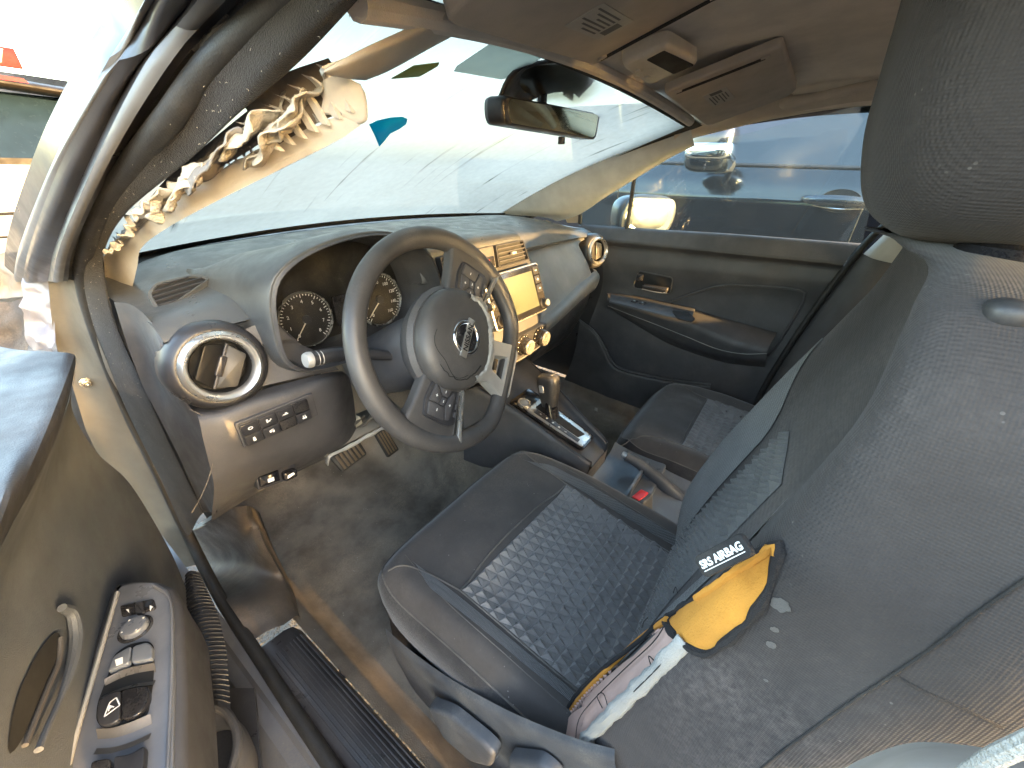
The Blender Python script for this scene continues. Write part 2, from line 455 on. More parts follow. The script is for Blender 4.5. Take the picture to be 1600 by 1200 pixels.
# passenger rail below the lining
rl = [(.600, -.06, 1.235), (.602, -.10, 1.252), (.606, -.20, 1.276), (.61, -.30, 1.297), (.61, -.47, 1.318), (.61, -.70, 1.318), (.61, -1.1, 1.30)]
a = crom(rl, 40); rows = []
for p in a:
    rows.append([p+V(.03, 0, .03), p+V(.010, 0, .002), p, p+V(-.016, 0, .008), p+V(-.038, 0, .036), p+V(-.045, 0, .060)])
MB().loft([[r[k] for r in rows] for k in range(6)], 40, 4).build('roof_rail_lining', BEIGE, body)
# driver rail: dark inner lining that has dropped away
rl = [(-.565, -.06, 1.262), (-.572, -.14, 1.285), (-.58, -.3, 1.305), (-.58, -.6, 1.32), (-.58, -1.1, 1.30)]
a = crom(rl, 30); rows = [[p+V(-.05, 0, .05), p+V(-.02, 0, .012), p, p+V(.02, 0, .02), p+V(.03, 0, .06)] for p in a]
MB().grid(rows).build('roof_rail_lining', ROOFL, body)

# rear of the cabin: pillars, parcel shelf, rear doors below the glass
def slab(name, m, quad, th, parent=body):
    q = [Vector(p) for p in quad]; n = (q[1]-q[0]).cross(q[3]-q[0]).normalized()*th
    mb = MB(); mb.grid([[q[0], q[1]], [q[3], q[2]]]); mb.grid([[q[0]+n, q[1]+n], [q[3]+n, q[2]+n]])
    for i in range(4):
        a, b = q[i], q[(i+1) % 4]; mb.grid([[a, b], [a+n, b+n]])
    return mb.build(name, m, parent)
for s in (-1, 1):
    if s < 0:
        slab('pillar', PAINT, [(-.69, -.66, .35), (-.69, -.80, .35), (-.69, -.80, 1.0), (-.69, -.70, 1.0)], .04)
        slab('pillar', PAINT, [(-.69, -.70, 1.0), (-.69, -.80, 1.0), (-.62, -.82, 1.33), (-.62, -.74, 1.33)], .04)
    slab('rear_door_panel', PLAST, [(s*.70, -.80, .3), (s*.70, -1.75, .3), (s*.70, -1.75, .98), (s*.70, -.80, .98)], .05)
    slab('rear_pillar', PAINT, [(s*.70, -1.55, .98), (s*.68, -2.1, .98), (s*.58, -2.1, 1.3), (s*.60, -1.7, 1.32)], .04)
slab('parcel_shelf', PLAST, [(-.66, -1.7, .95), (.66, -1.7, .95), (.60, -2.3, .98), (-.60, -2.3, .98)], .03)
slab('rear_bulkhead', PLAST, [(-.66, -1.55, .35), (.66, -1.55, .35), (.66, -1.72, .95), (-.66, -1.72, .95)], .03)
# bulkhead behind the dashboard and cowl
slab('firewall', PLAST, [(-.70, .80, .25), (.70, .80, .25), (.68, .74, .97), (-.68, .74, .97)], .02)
slab('cowl', DARKV, [(-.68, .52, .965), (.68, .52, .965), (.66, .95, .975), (-.66, .95, .975)], .02)
BON = [[(-.72, .92, .95), (-.40, .92, 1.0), (0, .92, 1.015), (.40, .92, 1.0), (.72, .92, .95)], [(-.72, 1.5, .88), (-.4, 1.5, .93), (0, 1.5, .94), (.4, 1.5, .93), (.72, 1.5, .88)], [(-.62, 1.9, .70), (-.4, 1.92, .74), (0, 1.95, .76), (.4, 1.92, .74), (.62, 1.9, .70)]]
MB().loft(BON, 24, 6).build('bonnet', PAINT, body)

# ---- driver's door opening
seal_pts = [(-.756, -.62, .380), (-.756, -.20, .380), (-0.744, 0.118, 0.382), (-0.736, 0.282, 0.386), (-0.718, 0.451, 0.416), (-0.708, 0.504, 0.563), (-0.704, 0.520, 0.719),
            (-0.698, 0.482, 0.888), (-0.692, 0.423, 0.986), (-0.686, 0.320, 1.054), (-0.675, 0.213, 1.109), (-0.657, 0.107, 1.157), (-0.640, 0.030, 1.194), (-0.618, -0.022, 1.230), (-0.592, -0.104, 1.265),
            (-.585, -.22, 1.286), (-.588, -.45, 1.310), (-.60, -.70, 1.315)]
seal_c = crom(seal_pts, 150)
seal = MB().tube(seal_c, .0105, 12).build('door_seal', RUBBER, body)
# flocked inner lip beside the seal
lip_pts = [(-0.690, 0.363, 0.528), (-0.690, 0.376, 0.685), (-0.688, 0.380, 0.818), (-0.682, 0.407, 0.914), (-0.676, 0.363, 1.003), (-0.670, 0.309, 1.050), (-0.660, 0.189, 1.103), (-0.630, 0.050, 1.159), (-0.612, -0.031, 1.195), (-0.588, -0.099, 1.229), (-0.565, -0.153, 1.265), (-.555, -.20, 1.29)]
lip = crom(lip_pts, 70)
tub = crom(seal_pts[4:17], 70)
mb = MB()
rows = []
for a, b in zip(tub, lip):
    d = (b-a)
    rows.append([a+d*.02+V(-.004, .008, 0), a+d*.25+V(-.006, -.004, .0), a+d*.55+V(-.006, -.003, 0), a+d*.85+V(-.004, 0, 0), b, b+V(.004, .015, .004)])
mb.loft([[r[k] for r in rows] for k in range(6)], 110, 3)
mb.build('flocked_seal_lip', FUZZ, body)

# stepped, painted pillar face outside the seal: each line runs up the pillar
PL = [
 ([(-0.742, 0.760, 0.936), (-0.735, 0.454, 1.039), (-0.702, 0.191, 1.154), (-0.668, 0.052, 1.227), (-0.650, -0.016, 1.262)], (-.660, -.40, 1.34)),
 ([(-0.738, 0.640, 0.957), (-0.732, 0.381, 1.048), (-0.699, 0.170, 1.155), (-0.664, 0.039, 1.227), (-0.645, -0.021, 1.263)], (-.650, -.40, 1.345)),
 ([(-0.722, 0.492, 0.980), (-0.716, 0.320, 1.054), (-0.684, 0.144, 1.155), (-0.650, 0.034, 1.229), (-0.630, -0.046, 1.263)], (-.632, -.40, 1.335)),
 ([(-0.724, 0.423, 0.992), (-0.718, 0.268, 1.061), (-0.686, 0.112, 1.156), (-0.652, 0.017, 1.227), (-0.632, -0.061, 1.261)], (-.632, -.40, 1.330)),
 ([(-0.716, 0.403, 0.994), (-0.710, 0.264, 1.060), (-0.678, 0.102, 1.156), (-0.642, -0.004, 1.227), (-0.618, -0.072, 1.263)], (-.615, -.40, 1.325)),
 ([(-0.708, 0.429, 0.988), (-0.702, 0.297, 1.055), (-0.668, 0.123, 1.156), (-0.632, 0.003, 1.229), (-0.606, -0.068, 1.266)], (-.606, -.40, 1.322)),
 ([(-0.696, 0.451, 0.982), (-0.690, 0.323, 1.050), (-0.660, 0.119, 1.157), (-0.622, -0.008, 1.230), (-0.596, -0.085, 1.266)], (-.595, -.40, 1.315)),
]
LN = [crom(l+[e], 60) for l, e in PL]
def strip(i, j, name, m, bulge=0.0):
    rows = []
    for a, b in zip(LN[i], LN[j]):
        n = (b-a).cross(V(0, .6, -.4)).normalized()
        if n.y > 0: n = -n
        rows.append([a.lerp(b, k/8) + n*(bulge*sin(pi*k/8)) for k in range(9)])
    return MB().grid(rows).build(name, m, body)
PAINTL = mat('lit_pillar_paint', (.10, .104, .11), .45, metal=.2, coat=.2, dust=.5, dcol=(.16, .14, .115), dscale=12)  # paler copy of the pillar paint: light on edge and flange is in the colour
strip(0, 1, 'pillar_edge', PAINTL, .003)
strip(1, 2, 'a_pillar', PAINT, .006)
strip(2, 3, 'pillar_step', DARKP)
strip(3, 4, 'pillar_flange', PAINTL, .002)
strip(4, 5, 'pillar_channel', PAINT, -.004)
strip(5, 6, 'pillar_channel', RUBBER, -.004)
# outer back of the pillar so that it is closed
rows = [[a, a+V(-.004, .03, .01), a+V(.02, .07, .02), c+V(.02, .06, .02)] for a, c in zip(LN[0], LN[6])]
MB().grid(rows).build('a_pillar', PAINT, body)

# hinge pillar: jamb face beside the seal
J = [[(-0.709, 0.500, 1.016), (-0.698, 0.495, 0.995), (-0.697, 0.421, 0.987)],
     [(-0.735, 0.560, 0.903), (-0.715, 0.545, 0.896), (-0.701, 0.468, 0.907)],
     [(-0.750, 0.580, 0.829), (-0.724, 0.560, 0.822), (-0.704, 0.477, 0.841)],
     [(-0.778, 0.590, 0.728), (-0.744, 0.570, 0.708), (-0.707, 0.520, 0.713)],
     [(-0.792, 0.600, 0.608), (-0.748, 0.575, 0.578), (-0.709, 0.528, 0.568)],
     [(-0.788, 0.600, 0.459), (-0.744, 0.575, 0.421), (-0.711, 0.515, 0.428)],
     [(-0.793, 0.590, 0.298), (-0.755, 0.570, 0.254), (-0.712, 0.490, 0.292)]]
MB().loft(J, 14, 6).build('hinge_pillar', JAMB, body)
bz = frame((-0.736, 0.560, 0.780), (1, .05, 0), (0, 0, 1))
MB().lathe([(.0095, 0), (.0095, .003), (.0065, .0035), (.0060, .009), (.0035, .0095), (.003, .006), (0, .006)], bz @ Matrix.Rotation(0, 4, 'X'), 12).build('bolt', SATIN, body)

# sill: painted outer lip, scuff plate, kick trim
def sill_row(y):
    t = smooth((y-.18)/.30)
    up = .03*t
    return [V(-.750, y, .370+up), V(-.766, y, .366+up), V(-.772, y, .356+up), V(-.790, y, .353+up), V(-.796, y, .346+up), V(-.818, y, .336+up), V(-.835, y, .30), V(-.840, y, .25), V(-.82, y, .18)]
MB().grid([sill_row(-.70+1.25*i/40) for i in range(41)]).build('sill', SILLP, body)
scuff = thing('scuff_plate', 'black ribbed plastic scuff plate along the driver door sill', 'scuff plate', (-.71, -.1, .36))
yf = .12
def sc_row(y):
    return [V(-.746, y, .362), V(-.744, y, .373), V(-.738, y, .377), V(-.694, y, .373), V(-.678, y, .364), V(-.667, y, .335), V(-.660, y, .285)]
MB().grid([sc_row(yf-.80*i/30-0.000) for i in range(31)]).build('plate', DARKP, scuff, ang=50)
for k in range(9):
    x = -.730+.0065*k
    z = .3765-(.0042*(x+.738)/.044)
    MB().prism(rpoly([(x-.0012, -.68), (x+.0012, -.68), (x+.0012, yf-.03), (x-.0012, yf-.03)], .001, 2), .0022, Matrix.Translation((0, 0, z-.0012)), .0006).build('rib', DARKP, scuff)
kick = thing('kick_panel', 'dusty black plastic kick panel at the front of the door sill', 'trim panel', (-.66, .3, .34))
KP = [[(-0.700, 0.586, 0.321), (-0.680, 0.433, 0.445), (-0.662, 0.340, 0.520), (-0.640, 0.272, 0.562), (-0.565, 0.506, 0.330)],
      [(-0.700, 0.618, 0.176), (-0.676, 0.477, 0.283), (-0.655, 0.368, 0.373), (-0.640, 0.259, 0.461), (-0.599, 0.369, 0.320)],
      [(-0.732, 0.260, 0.390), (-0.701, 0.242, 0.390), (-0.670, 0.230, 0.385), (-0.639, 0.229, 0.360), (-0.622, 0.251, 0.310)],
      [(-0.736, 0.144, 0.378), (-0.711, 0.136, 0.382), (-0.687, 0.127, 0.378), (-0.660, 0.141, 0.355), (-0.649, 0.168, 0.300)]]
MB().loft(KP, 26, 8).build('panel', mat('dusty_kick_plastic', (.030, .028, .027), .45, bump=.5, bscale=800, dust=.75, dscale=9, dcol=(.24, .19, .14), wash=.2), kick, ang=60)
ed = [(-0.702, 0.643, 0.277), (-0.690, 0.497, 0.387), (-0.672, 0.410, 0.459), (-0.658, 0.340, 0.516)]
mb = MB(); c = crom(ed, 24)
mb.grid([[p, p+V(.0, -.004, .006+.004*noise.noise(p*60)), p+V(.004, .004, .012+.006*noise.noise(p*90))] for p in c])
mb.build('torn_edge', FRAY, kick, solid=.002)

# ---- passenger side pillars
PA = [[(0.585, 0.601, 0.993), (0.578, 0.547, 1.015), (0.570, 0.332, 1.122), (0.562, 0.157, 1.209), (0.556, 0.031, 1.276), (0.550, -0.082, 1.331)],
      [(0.600, 0.531, 0.991), (0.592, 0.435, 1.025), (0.582, 0.273, 1.116), (0.574, 0.116, 1.197), (0.566, 0.001, 1.257), (0.560, -0.092, 1.308)],
      [(0.630, 0.443, 0.992), (0.620, 0.343, 1.015), (0.604, 0.219, 1.092), (0.594, 0.076, 1.172), (0.584, -0.028, 1.229), (0.576, -0.104, 1.268)],
      [(0.660, 0.386, 0.986), (0.648, 0.289, 1.013), (0.622, 0.165, 1.085), (0.610, 0.038, 1.162), (0.600, -0.046, 1.213), (0.590, -0.114, 1.242)],
      [(0.680, 0.367, 0.976), (0.660, 0.262, 1.012), (0.640, 0.159, 1.077), (0.630, 0.036, 1.153), (0.620, -0.048, 1.203), (0.610, -0.115, 1.234)]]
atrim = MB().loft(PA, 40, 5).build('pillar_trim', mat('pale_grey_beige_trim', (.52, .56, .56), .6, bump=.3, bscale=700, bdist=.0006, dust=.3, dcol=(.38, .36, .30)), None)
tag(atrim, 'pale beige windscreen pillar trim on the passenger side', 'pillar trim')
# passenger side body pillar behind the trim, with yellow marker in the gap
MB().tube(crom([(.655, .52, .97), (.645, .3, 1.09), (.625, .1, 1.19), (.605, -.08, 1.275), (.60, -.25, 1.32)], 30), .017, 8).build('a_pillar', DARKP, body)
fr = frame((0.588, -0.088, 1.314), (.2, -1, .35), (.1, .35, 1))
MB().box(.018, .010, .004, fr, .001).build('airbag_marker', YELLOWM, body)
MB().box(.014, .016, .004, fr @ Matrix.Translation((0.004, -.022, -.002)), .001).build('clip', SATIND, body)

# B pillar on the passenger side
bp = thing('pillar_trim_lower', 'black and beige centre pillar trim behind the passenger door', 'pillar trim', (.66, -.7, .3))
BL = [[(.690, -.500, .34), (.660, -.515, .34), (.645, -.56, .34), (.645, -.80, .34)],
      [(.690, -.502, .56), (.660, -.520, .56), (.642, -.57, .56), (.645, -.80, .56)],
      [(.690, -.545, .80), (.660, -.562, .80), (.640, -.61, .80), (.640, -.82, .80)],
      [(.690, -.590, .99), (.662, -.606, .985), (.642, -.65, .975), (.640, -.84, .96)]]
MB().loft(BL, 20, 8).build('lower_trim', PLAST, bp)
BU = [[(.685, -.606, .98), (.662, -.622, .975), (.648, -.66, .965), (.648, -.76, .95)],
      [(.66, -.66, 1.12), (.640, -.675, 1.12), (.624, -.705, 1.11), (.624, -.80, 1.10)],
      [(.63, -.70, 1.31), (.610, -.715, 1.31), (.596, -.74, 1.31), (.596, -.84, 1.31)]]
MB().loft(BU, 20, 8).build('upper_trim', BEIGE, bp)
ps = [(.664, -.49, .36), (.664, -.505, .56), (.664, -.546, .80), (.664, -.596, 1.0), (.650, -.638, 1.10), (.634, -.66, 1.22), (.628, -.66, 1.30)]
MB().tube(crom(ps, 80), .009, 10).build('door_seal', RUBBER, body)

# ================================================================ windscreen
def wz(s, t):
    x = lerp(.690, .575, t)*s
    yc = .69-.15*s*s; zc = .985+.012*(1-s*s)
    yh = -.075-.055*s*s; zh = 1.330-.045*s*s
    bul = .035*sin(pi*t)*(1-.5*s*s)
    return V(x, lerp(yc, yh, t)+bul*.4, lerp(zc, zh, t)+bul*.9)
wind = thing('windscreen', 'dusty greenish windscreen with rubbed streaks in the dirt', 'windscreen', (0, .66, .98))
wgl = MB().grid([[wz(-1+2*i/40, j/30) for i in range(41)] for j in range(31)]).build('glass_pane', WGLASS, wind)
def wband(s0, s1, t0, t1, n=40):
    off = V(0, -.002, -.004)
    if s1-s0 > t1-t0: return MB().grid([[wz(lerp(s0, s1, i/n), t)+off for i in range(n+1)] for t in (t0, t1)])
    return MB().grid([[wz(s, lerp(t0, t1, i/n))+off for i in range(n+1)] for s in (s0, s1)])
wband(-1, 1, 0, .035).build('frit_band', DARKV, wind)
wband(-1, 1, .955, 1).build('frit_band', DARKV, wind)
wband(-1, -.955, 0, 1).build('frit_band', DARKV, wind)
wband(.935, 1, 0, 1).build('frit_band', DARKV, wind)
wtree = bvh_of(wgl)
WN = (0, .39, .92)
def onglass(px, name, m, label=None, cat=None, th=.001, off=.006):
    pts = drape(wtree, px, WN, off)
    mb = MB(); c = sum(pts, V(0, 0, 0))/len(pts)
    mb.f = []; mb.cap(pts)
    o = mb.build(name, m, None if label else wind, solid=th)
    if label: tag(o, label, cat)
    return o
WP = ((0, .39, .92), (0, .29, 1.17))
STK = film('grey_tint_patch', (.62, .66, .64), .55)
KHK = film('khaki_label_back', (.36, .36, .16), .15)
onglass([(-0.298, 0.195, 1.210), (-0.292, 0.182, 1.216), (-0.272, 0.172, 1.220), (-0.246, 0.169, 1.221), (-0.227, 0.176, 1.218), (-0.213, 0.195, 1.210), (-0.213, 0.214, 1.202), (-0.221, 0.232, 1.195), (-0.212, 0.262, 1.182), (-0.207, 0.286, 1.172), (-0.254, 0.238, 1.192)],
        'sticker', CYANM, 'bright cyan fan shaped sticker stuck on the windscreen', 'sticker')
onglass([(-0.276, 0.022, 1.284), (-0.284, 0.010, 1.289), (-0.287, -0.063, 1.320), (-0.142, -0.079, 1.327), (-0.142, 0.014, 1.287), (-0.155, 0.024, 1.283)],
        'tint_patch', STK, 'pale grey rectangular patch on the windscreen above the mirror', 'film patch')
onglass([(-0.372, 0.050, 1.272), (-0.363, 0.016, 1.286), (-0.328, 0.004, 1.291), (-0.322, 0.012, 1.288), (-0.328, 0.041, 1.275)],
        'label_sticker', KHK, 'small khaki label stuck at the top of the windscreen', 'sticker')

# ================================================================ torn trim of the driver's windscreen pillar
tt = thing('torn_pillar_trim', 'torn beige pillar trim hanging beside the windscreen, lining spilling out', 'pillar trim', (-.62, .4, 1.0))
LO = [(-0.640, 0.430, 0.962), (-0.640, 0.348, 1.009), (-0.638, 0.291, 1.046), (-0.630, 0.183, 1.083), (-0.608, 0.077, 1.119), (-0.575, -0.028, 1.157), (-0.552, -0.080, 1.179), (-0.542, -0.103, 1.192)]
UP = [(-0.655, 0.542, 0.928), (-0.655, 0.458, 0.994), (-0.652, 0.398, 1.034), (-0.640, 0.216, 1.095), (-0.618, 0.099, 1.134), (-0.590, -0.004, 1.170), (-0.570, -0.055, 1.187), (-0.552, -0.093, 1.199)]
lo, up = crom(LO, 60), crom(UP, 60); rows = []
for i, (a, b) in enumerate(zip(lo, up)):
    j = .0025*noise.noise(V(i*.9, 3, 1))+.0012*noise.noise(V(i*2.3, 7, 1))
    b = b + V(0, 0, j*1.6)
    n = V(.3, -.8, -.2)*.006
    rows.append([a+V(.006, .012, .004), a, a.lerp(b, .12)+n*.8, a.lerp(b, .5)+n, a.lerp(b, .88)+n*.8, b, b+V(-.002, .006, -.004)])
MB().grid(rows).build('trim_panel', BEIGE, tt, ang=60)
# outer end flap by the visor
FL = [[(-0.540, -0.100, 1.192), (-0.552, -0.091, 1.198), (-0.562, -0.077, 1.199)], [(-0.536, -0.109, 1.197), (-0.548, -0.101, 1.206), (-0.562, -0.086, 1.211)], [(-0.536, -0.111, 1.214), (-0.548, -0.105, 1.218), (-0.562, -0.090, 1.222)], [(-0.540, -0.110, 1.222), (-0.550, -0.101, 1.227), (-0.562, -0.088, 1.230)]]
MB().loft(FL, 12, 5).build('end_flap', BEIGE, tt, solid=.003)
# ribbed shock absorber behind
for k in range(7):
    t = k/6
    p0 = V(*(-0.606, -0.017, 1.191)).lerp(V(*(-0.564, -0.092, 1.233)), t); p1 = V(*(-0.590, -0.057, 1.171)).lerp(V(*(-0.546, -0.108, 1.203)), t)+V(0, .012, 0)
    m_ = p0.lerp(p1, .45)+V(.004, .004, .006)
    mb = MB(); c = crom([p0, m_, p1], 10)
    mb.grid([[q+V(-.004, 0, 0), q+V(-.002, -.008, -.002), q+V(.002, -.008, -.002), q+V(.004, 0, 0)] for q in c]); mb.build('rib', BEIGE, tt)
rows = [[V(*p)+V(.004, .012, .004) for p in r] for r in ([(-0.600, -0.021, 1.203), (-0.578, -0.064, 1.224), (-0.555, -0.098, 1.236)], [(-0.596, -0.036, 1.184), (-0.572, -0.076, 1.204), (-0.546, -0.103, 1.222)], [(-0.592, -0.042, 1.167), (-0.566, -0.080, 1.188), (-0.540, -0.113, 1.204)])]
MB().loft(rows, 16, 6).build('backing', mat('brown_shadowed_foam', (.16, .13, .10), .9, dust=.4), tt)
# metal of the pillar behind the tear
mb = MB().loft([[V(*p)+V(.006, .02, .004) for p in r] for r in (
    [(-0.662, 0.326, 1.034), (-0.640, 0.129, 1.126), (-0.616, 0.029, 1.170), (-0.592, -0.050, 1.206)],
    [(-0.655, 0.268, 1.057), (-0.628, 0.075, 1.129), (-0.600, -0.023, 1.166), (-0.580, -0.074, 1.192)])], 30, 4)
mb.build('backing', mat('grey_fibre_mat', (.13, .12, .11), .95, bump=1, bscale=400, bdist=.002, dust=.4), tt)
# crumpled pieces of white and grey lining
def crumple(center, u, v, su, sv, amp, m, name, seed, n=16):
    u, v = Vector(u).normalized(), Vector(v).normalized(); w = u.cross(v); rows = []
    for i in range(n+1):
        r = []
        for j in range(n+1):
            a, b = i/n*2-1, j/n*2-1
            e = 1+.18*noise.noise(V(a*2.3, b*2.3, seed))
            q = Vector(center)+u*(a*su*e)+v*(b*sv*e)+w*(amp*(noise.noise(V(a*.9, b*1.1, seed+5))+.45*abs(noise.noise(V(a*1.7, b*1.5, seed+9)))))
            r.append(q)
        rows.append(r)
    return MB().grid(rows).build(name, m, tt, ang=40, solid=.0015)
SP = [((-0.604, -0.051, 1.191), .020, .024, WHITEF), ((-0.592, -0.074, 1.193), .022, .022, WHITEF), ((-0.595, -0.055, 1.182), .030, .012, WHITEF), ((-0.620, -0.008, 1.169), .034, .024, mat('grey_airbag_cloth', (.22, .20, .18), .95, weave=.5, dust=.5)),
      ((-0.635, 0.031, 1.149), .026, .020, WHITEF), ((-0.640, 0.061, 1.139), .032, .014, WHITEF), ((-0.648, 0.095, 1.125), .030, .020, WHITEF), ((-0.655, 0.137, 1.112), .024, .016, BEIGE), ((-0.662, 0.202, 1.087), .022, .018, WHITEF), ((-0.668, 0.279, 1.053), .016, .022, WHITEF), ((-0.585, -0.088, 1.205), .018, .020, WHITEF)]
for i, (c, su, sv, m) in enumerate(SP):
    k_ = (1, 1, 1, 1, .75, .7, .6, .5, .45, .4, 1)[i]; su *= k_; sv *= k_
    crumple(V(*c)+V(.002, .020, -.004), (-.15, .80, -.45), (.75, .10, .55), su*1.35, sv*1.05, .015, m, 'torn_lining', 11.3*i+2)
# frayed threads on the torn edge
mb = MB()
for i in range(0, 60, 1):
    b = up[i]
    if random.random() < .75:
        d = V(random.uniform(-.4, .4), random.uniform(-.6, .2), random.uniform(.2, 1)).normalized()*random.uniform(.003, .009)
        mb.tube([b, b+d*.6+V(.001, 0, 0), b+d], lambda t: .0014*(1-t*.7), 5)
mb.build('frayed_edge', FRAY, tt)

# lint caught on the flocked lip
mb = MB()
for i in range(150):
    k = random.randrange(8, 66); t = random.random(); p = tub[k].lerp(lip[k], t)+V(-.007, -.006, 0)+V(random.uniform(-.002, .002), random.uniform(-.003, .003), random.uniform(-.006, .006))
    d = V(random.uniform(-1, 1), random.uniform(-1, 1), random.uniform(-1, 1)).normalized()*random.uniform(.0005, .0020)
    mb.tube([p, p+d*.5+V(0, -.0006, .0005), p+d], .0002, 4)
mb.build('lint', WHITEF, body, kind='stuff')

# ================================================================ dashboard
dash = thing('dashboard', 'dusty black and grey car dashboard with round silver ringed vents', 'dashboard', (0, .4, .5))

def pad_sec(x):
    ax = abs(x); e = smooth((ax-.50)/.18)
    yc = .70-.16*(x/.66)**2
    cz = .004*(1-(x/.6)**2)
    drv = smooth((-x-.1)/.3)
    hd_ = 1-smooth((abs(x+.383)-.135)/.03)          # the pad stops short behind the instrument binnacle
    mx = lambda y: lerp(y, max(y, .275), hd_)
    return [(x, yc, .984-.01*e), (x, lerp(yc, .40, .4), .998+cz-.022*e), (x, .40, .998+cz-.028*e-.006*drv), (x, .30, .990+cz-.026*e-.006*drv),
            (x, mx(.235), .974-.012*e+.01*hd_), (x, mx(.198), .955-.006*e), (x, mx(.194), .947-.006*e), (x, mx(.215), .940-.006*e)]
xs = [-.676, -.665, -.62, -.55, -.52, -.49, -.45, -.35, -.27, -.245, -.215, -.15, -.05, .05, .15, .25, .35, .45, .55, .62, .67, .685]
pad = MB().loft([pad_sec(x) for x in xs], 34, 3).build('dash_pad', PADM, dash, ang=60)

# side demister grilles
def demister(fr, name='demister_vent', flip=1, w=.060, h=.034, n=5):
    out = rpoly([(-w*.50*flip, -h*.5), (-w*.35*flip, -h*.55), (w*.55*flip, h*.10), (w*.30*flip, h*.42), (-w*.30*flip, h*.5), (-w*.5*flip, h*.2)], .008, 4)
    rim = MB(); o2 = [(p[0]*1.14, p[1]*1.16) for p in out]
    rim.grid([[fr @ V(p[0]*1.16, p[1]*1.2, -.024) for p in o2], [fr @ V(p[0]*1.05, p[1]*1.06, -.003) for p in o2], [fr @ V(p[0], p[1], .001) for p in o2], [fr @ V(p[0]*.985, p[1]*.985, .003) for p in o2], [fr @ V(p[0], p[1], .003) for p in out], [fr @ V(p[0]*.98, p[1]*.98, -.004) for p in out]], True)
    v = rim.build(name, PADM, dash)
    MB().cap([fr @ V(p[0], p[1], .0005) for p in out]).build('grille_opening', DARKV, v)
    for k in range(n):
        y = lerp(-h*.40, h*.42, k/(n-1)); xl = []
        m = len(out)
        for i in range(m):
            a, b = out[i], out[(i+1) % m]
            if (a[1]-y)*(b[1]-y) < 0: xl.append(lerp(a[0], b[0], (y-a[1])/(b[1]-a[1])))
        if len(xl) >= 2:
            x0, x1 = min(xl), max(xl)
            MB().prism([(x0, y-.0012), (x1, y-.0012), (x1, y+.0012), (x0, y+.0012)], .0032, fr, .0006, .0008).build('slat', DARKP, v)
    return v
ptree = bvh_of(pad)
def padframe(x, y, ux=(1, 0, 0), off=.0):
    h = ptree.ray_cast(V(x, y, 1.3), V(0, 0, -1)); n = h[1] if h[1].z > 0 else -h[1]
    u = Vector(ux); u = (u-n*u.dot(n)).normalized(); return frame(h[0]+n*off, u, n.cross(u))
demister(padframe(-.604, .312, (1, -.22, 0), .007) @ Matrix.Rotation(radians(26), 4, 'X'), flip=1, w=.074, h=.046)
demister(padframe(.60, .36, (1, .3, 0), .001), flip=-1, n=6)

# ---- instrument binnacle: hood and recess
CX = -.383
arch = [(-.176, .900), (-.178, .940), (-.174, .985), (-.158, 1.018), (-.115, 1.043), (-.05, 1.058), (.02, 1.060), (.085, 1.045), (.135, 1.012), (.164, .965), (.172, .915), (.150, .866), (.08, .846), (-.05, .842), (-.130, .850), (-.165, .872)]
def arch_row(y, s, dz, sq=1.0, cz=.945):
    return [(CX+p[0]*s, y - .10*(p[1]-1.06)*sq, cz+(p[1]-cz)*s+dz) for p in arch]
def closed(rows, nu=64, nv=5):
    return MB().loft(rows, nu, nv, cu=True)
def base_row(y, z0):
    return [(CX+p[0]*1.06, y, min(z0, .945+(p[1]-.945)*1.0)) for p in arch]
hood = closed([base_row(.40, .985), [(CX+p[0]*1.08, .30, min(1.022, .945+(p[1]-.945)*.78)) for p in arch], arch_row(.175, 1.04, -.006), arch_row(.128, 1.015, 0), arch_row(.122, .99, -.001)], 72, 6).build('instrument_hood', PADM, dash, ang=60)
closed([arch_row(.122, .99, -.001), arch_row(.124, .955, -.002), arch_row(.20, .88, -.008, .6), arch_row(.240, .85, -.010, .5)], 72, 4).build('binnacle_wall', PLAST, hood, ang=60)
gf = arch_row(.2415, .86, -.010, .5)
FACE = mat('gauge_face', (.016, .015, .013), .4, dust=.35, dscale=14, dcol=(.25, .20, .12))
MB().cap(crom(gf, 48, True)).build('gauge_face', FACE, hood)
lens = arch_row(.200, .885, -.008, .6)
MB().cap(crom(lens, 48, True)).build('gauge_lens', CGLASS, hood)
def gauge(cx, cz, R, vals, a0, a1, needle, cy=.232):
    fr = frame((cx, cy, cz), (1, 0, 0), (0, .10, 1))     # z axis looks back at the driver
    g = MB().ring([(R, 0), (R, .004), (R*.965, .006), (R*.93, .003), (R*.93, 0)], fr, 48).build('gauge', SATIN, hood)
    MB().lathe([(0, .0012), (R*.93, .0012), (R*.93, 0)], fr, 40).build('dial', FACE, g)
    pr = MB(); n = len(vals)
    for i in range(n):
        a = radians(lerp(a0, a1, i/(n-1)))
        for j in range(5 if i < n-1 else 1):
            aa = radians(lerp(a0, a1, (i+j/5)/(n-1))); l = .12 if j == 0 else .06
            M_ = fr @ Matrix.Rotation(aa, 4, 'Z')
            pr.prism([(R*(.90-l), -R*.012), (R*.90, -R*.012), (R*.90, R*.012), (R*(.90-l), R*.012)], .0004, M_, 0, .0014)
        t = text_mb(vals[i], R*.17, fr @ Matrix.Translation((R*.64*cos(a), R*.64*sin(a), .0016)), .0002)
        b = len(pr.v); pr.v += t.v; pr.f += [tuple(q+b for q in f) for f in t.f]
    pr.build('dial_print', WHITEP, g)
    M_ = fr @ Matrix.Rotation(radians(needle), 4, 'Z')
    MB().prism([(-R*.15, -R*.022), (R*.80, -R*.008), (R*.80, R*.008), (-R*.15, R*.022)], .0016, M_, .0004, .004).build('needle', mat('needle_white', (.62, .56, .45), .5), g)
    MB().lathe([(R*.16, .001), (R*.15, .006), (0, .0065)], fr, 20).build('needle_cap', DARKP, g)
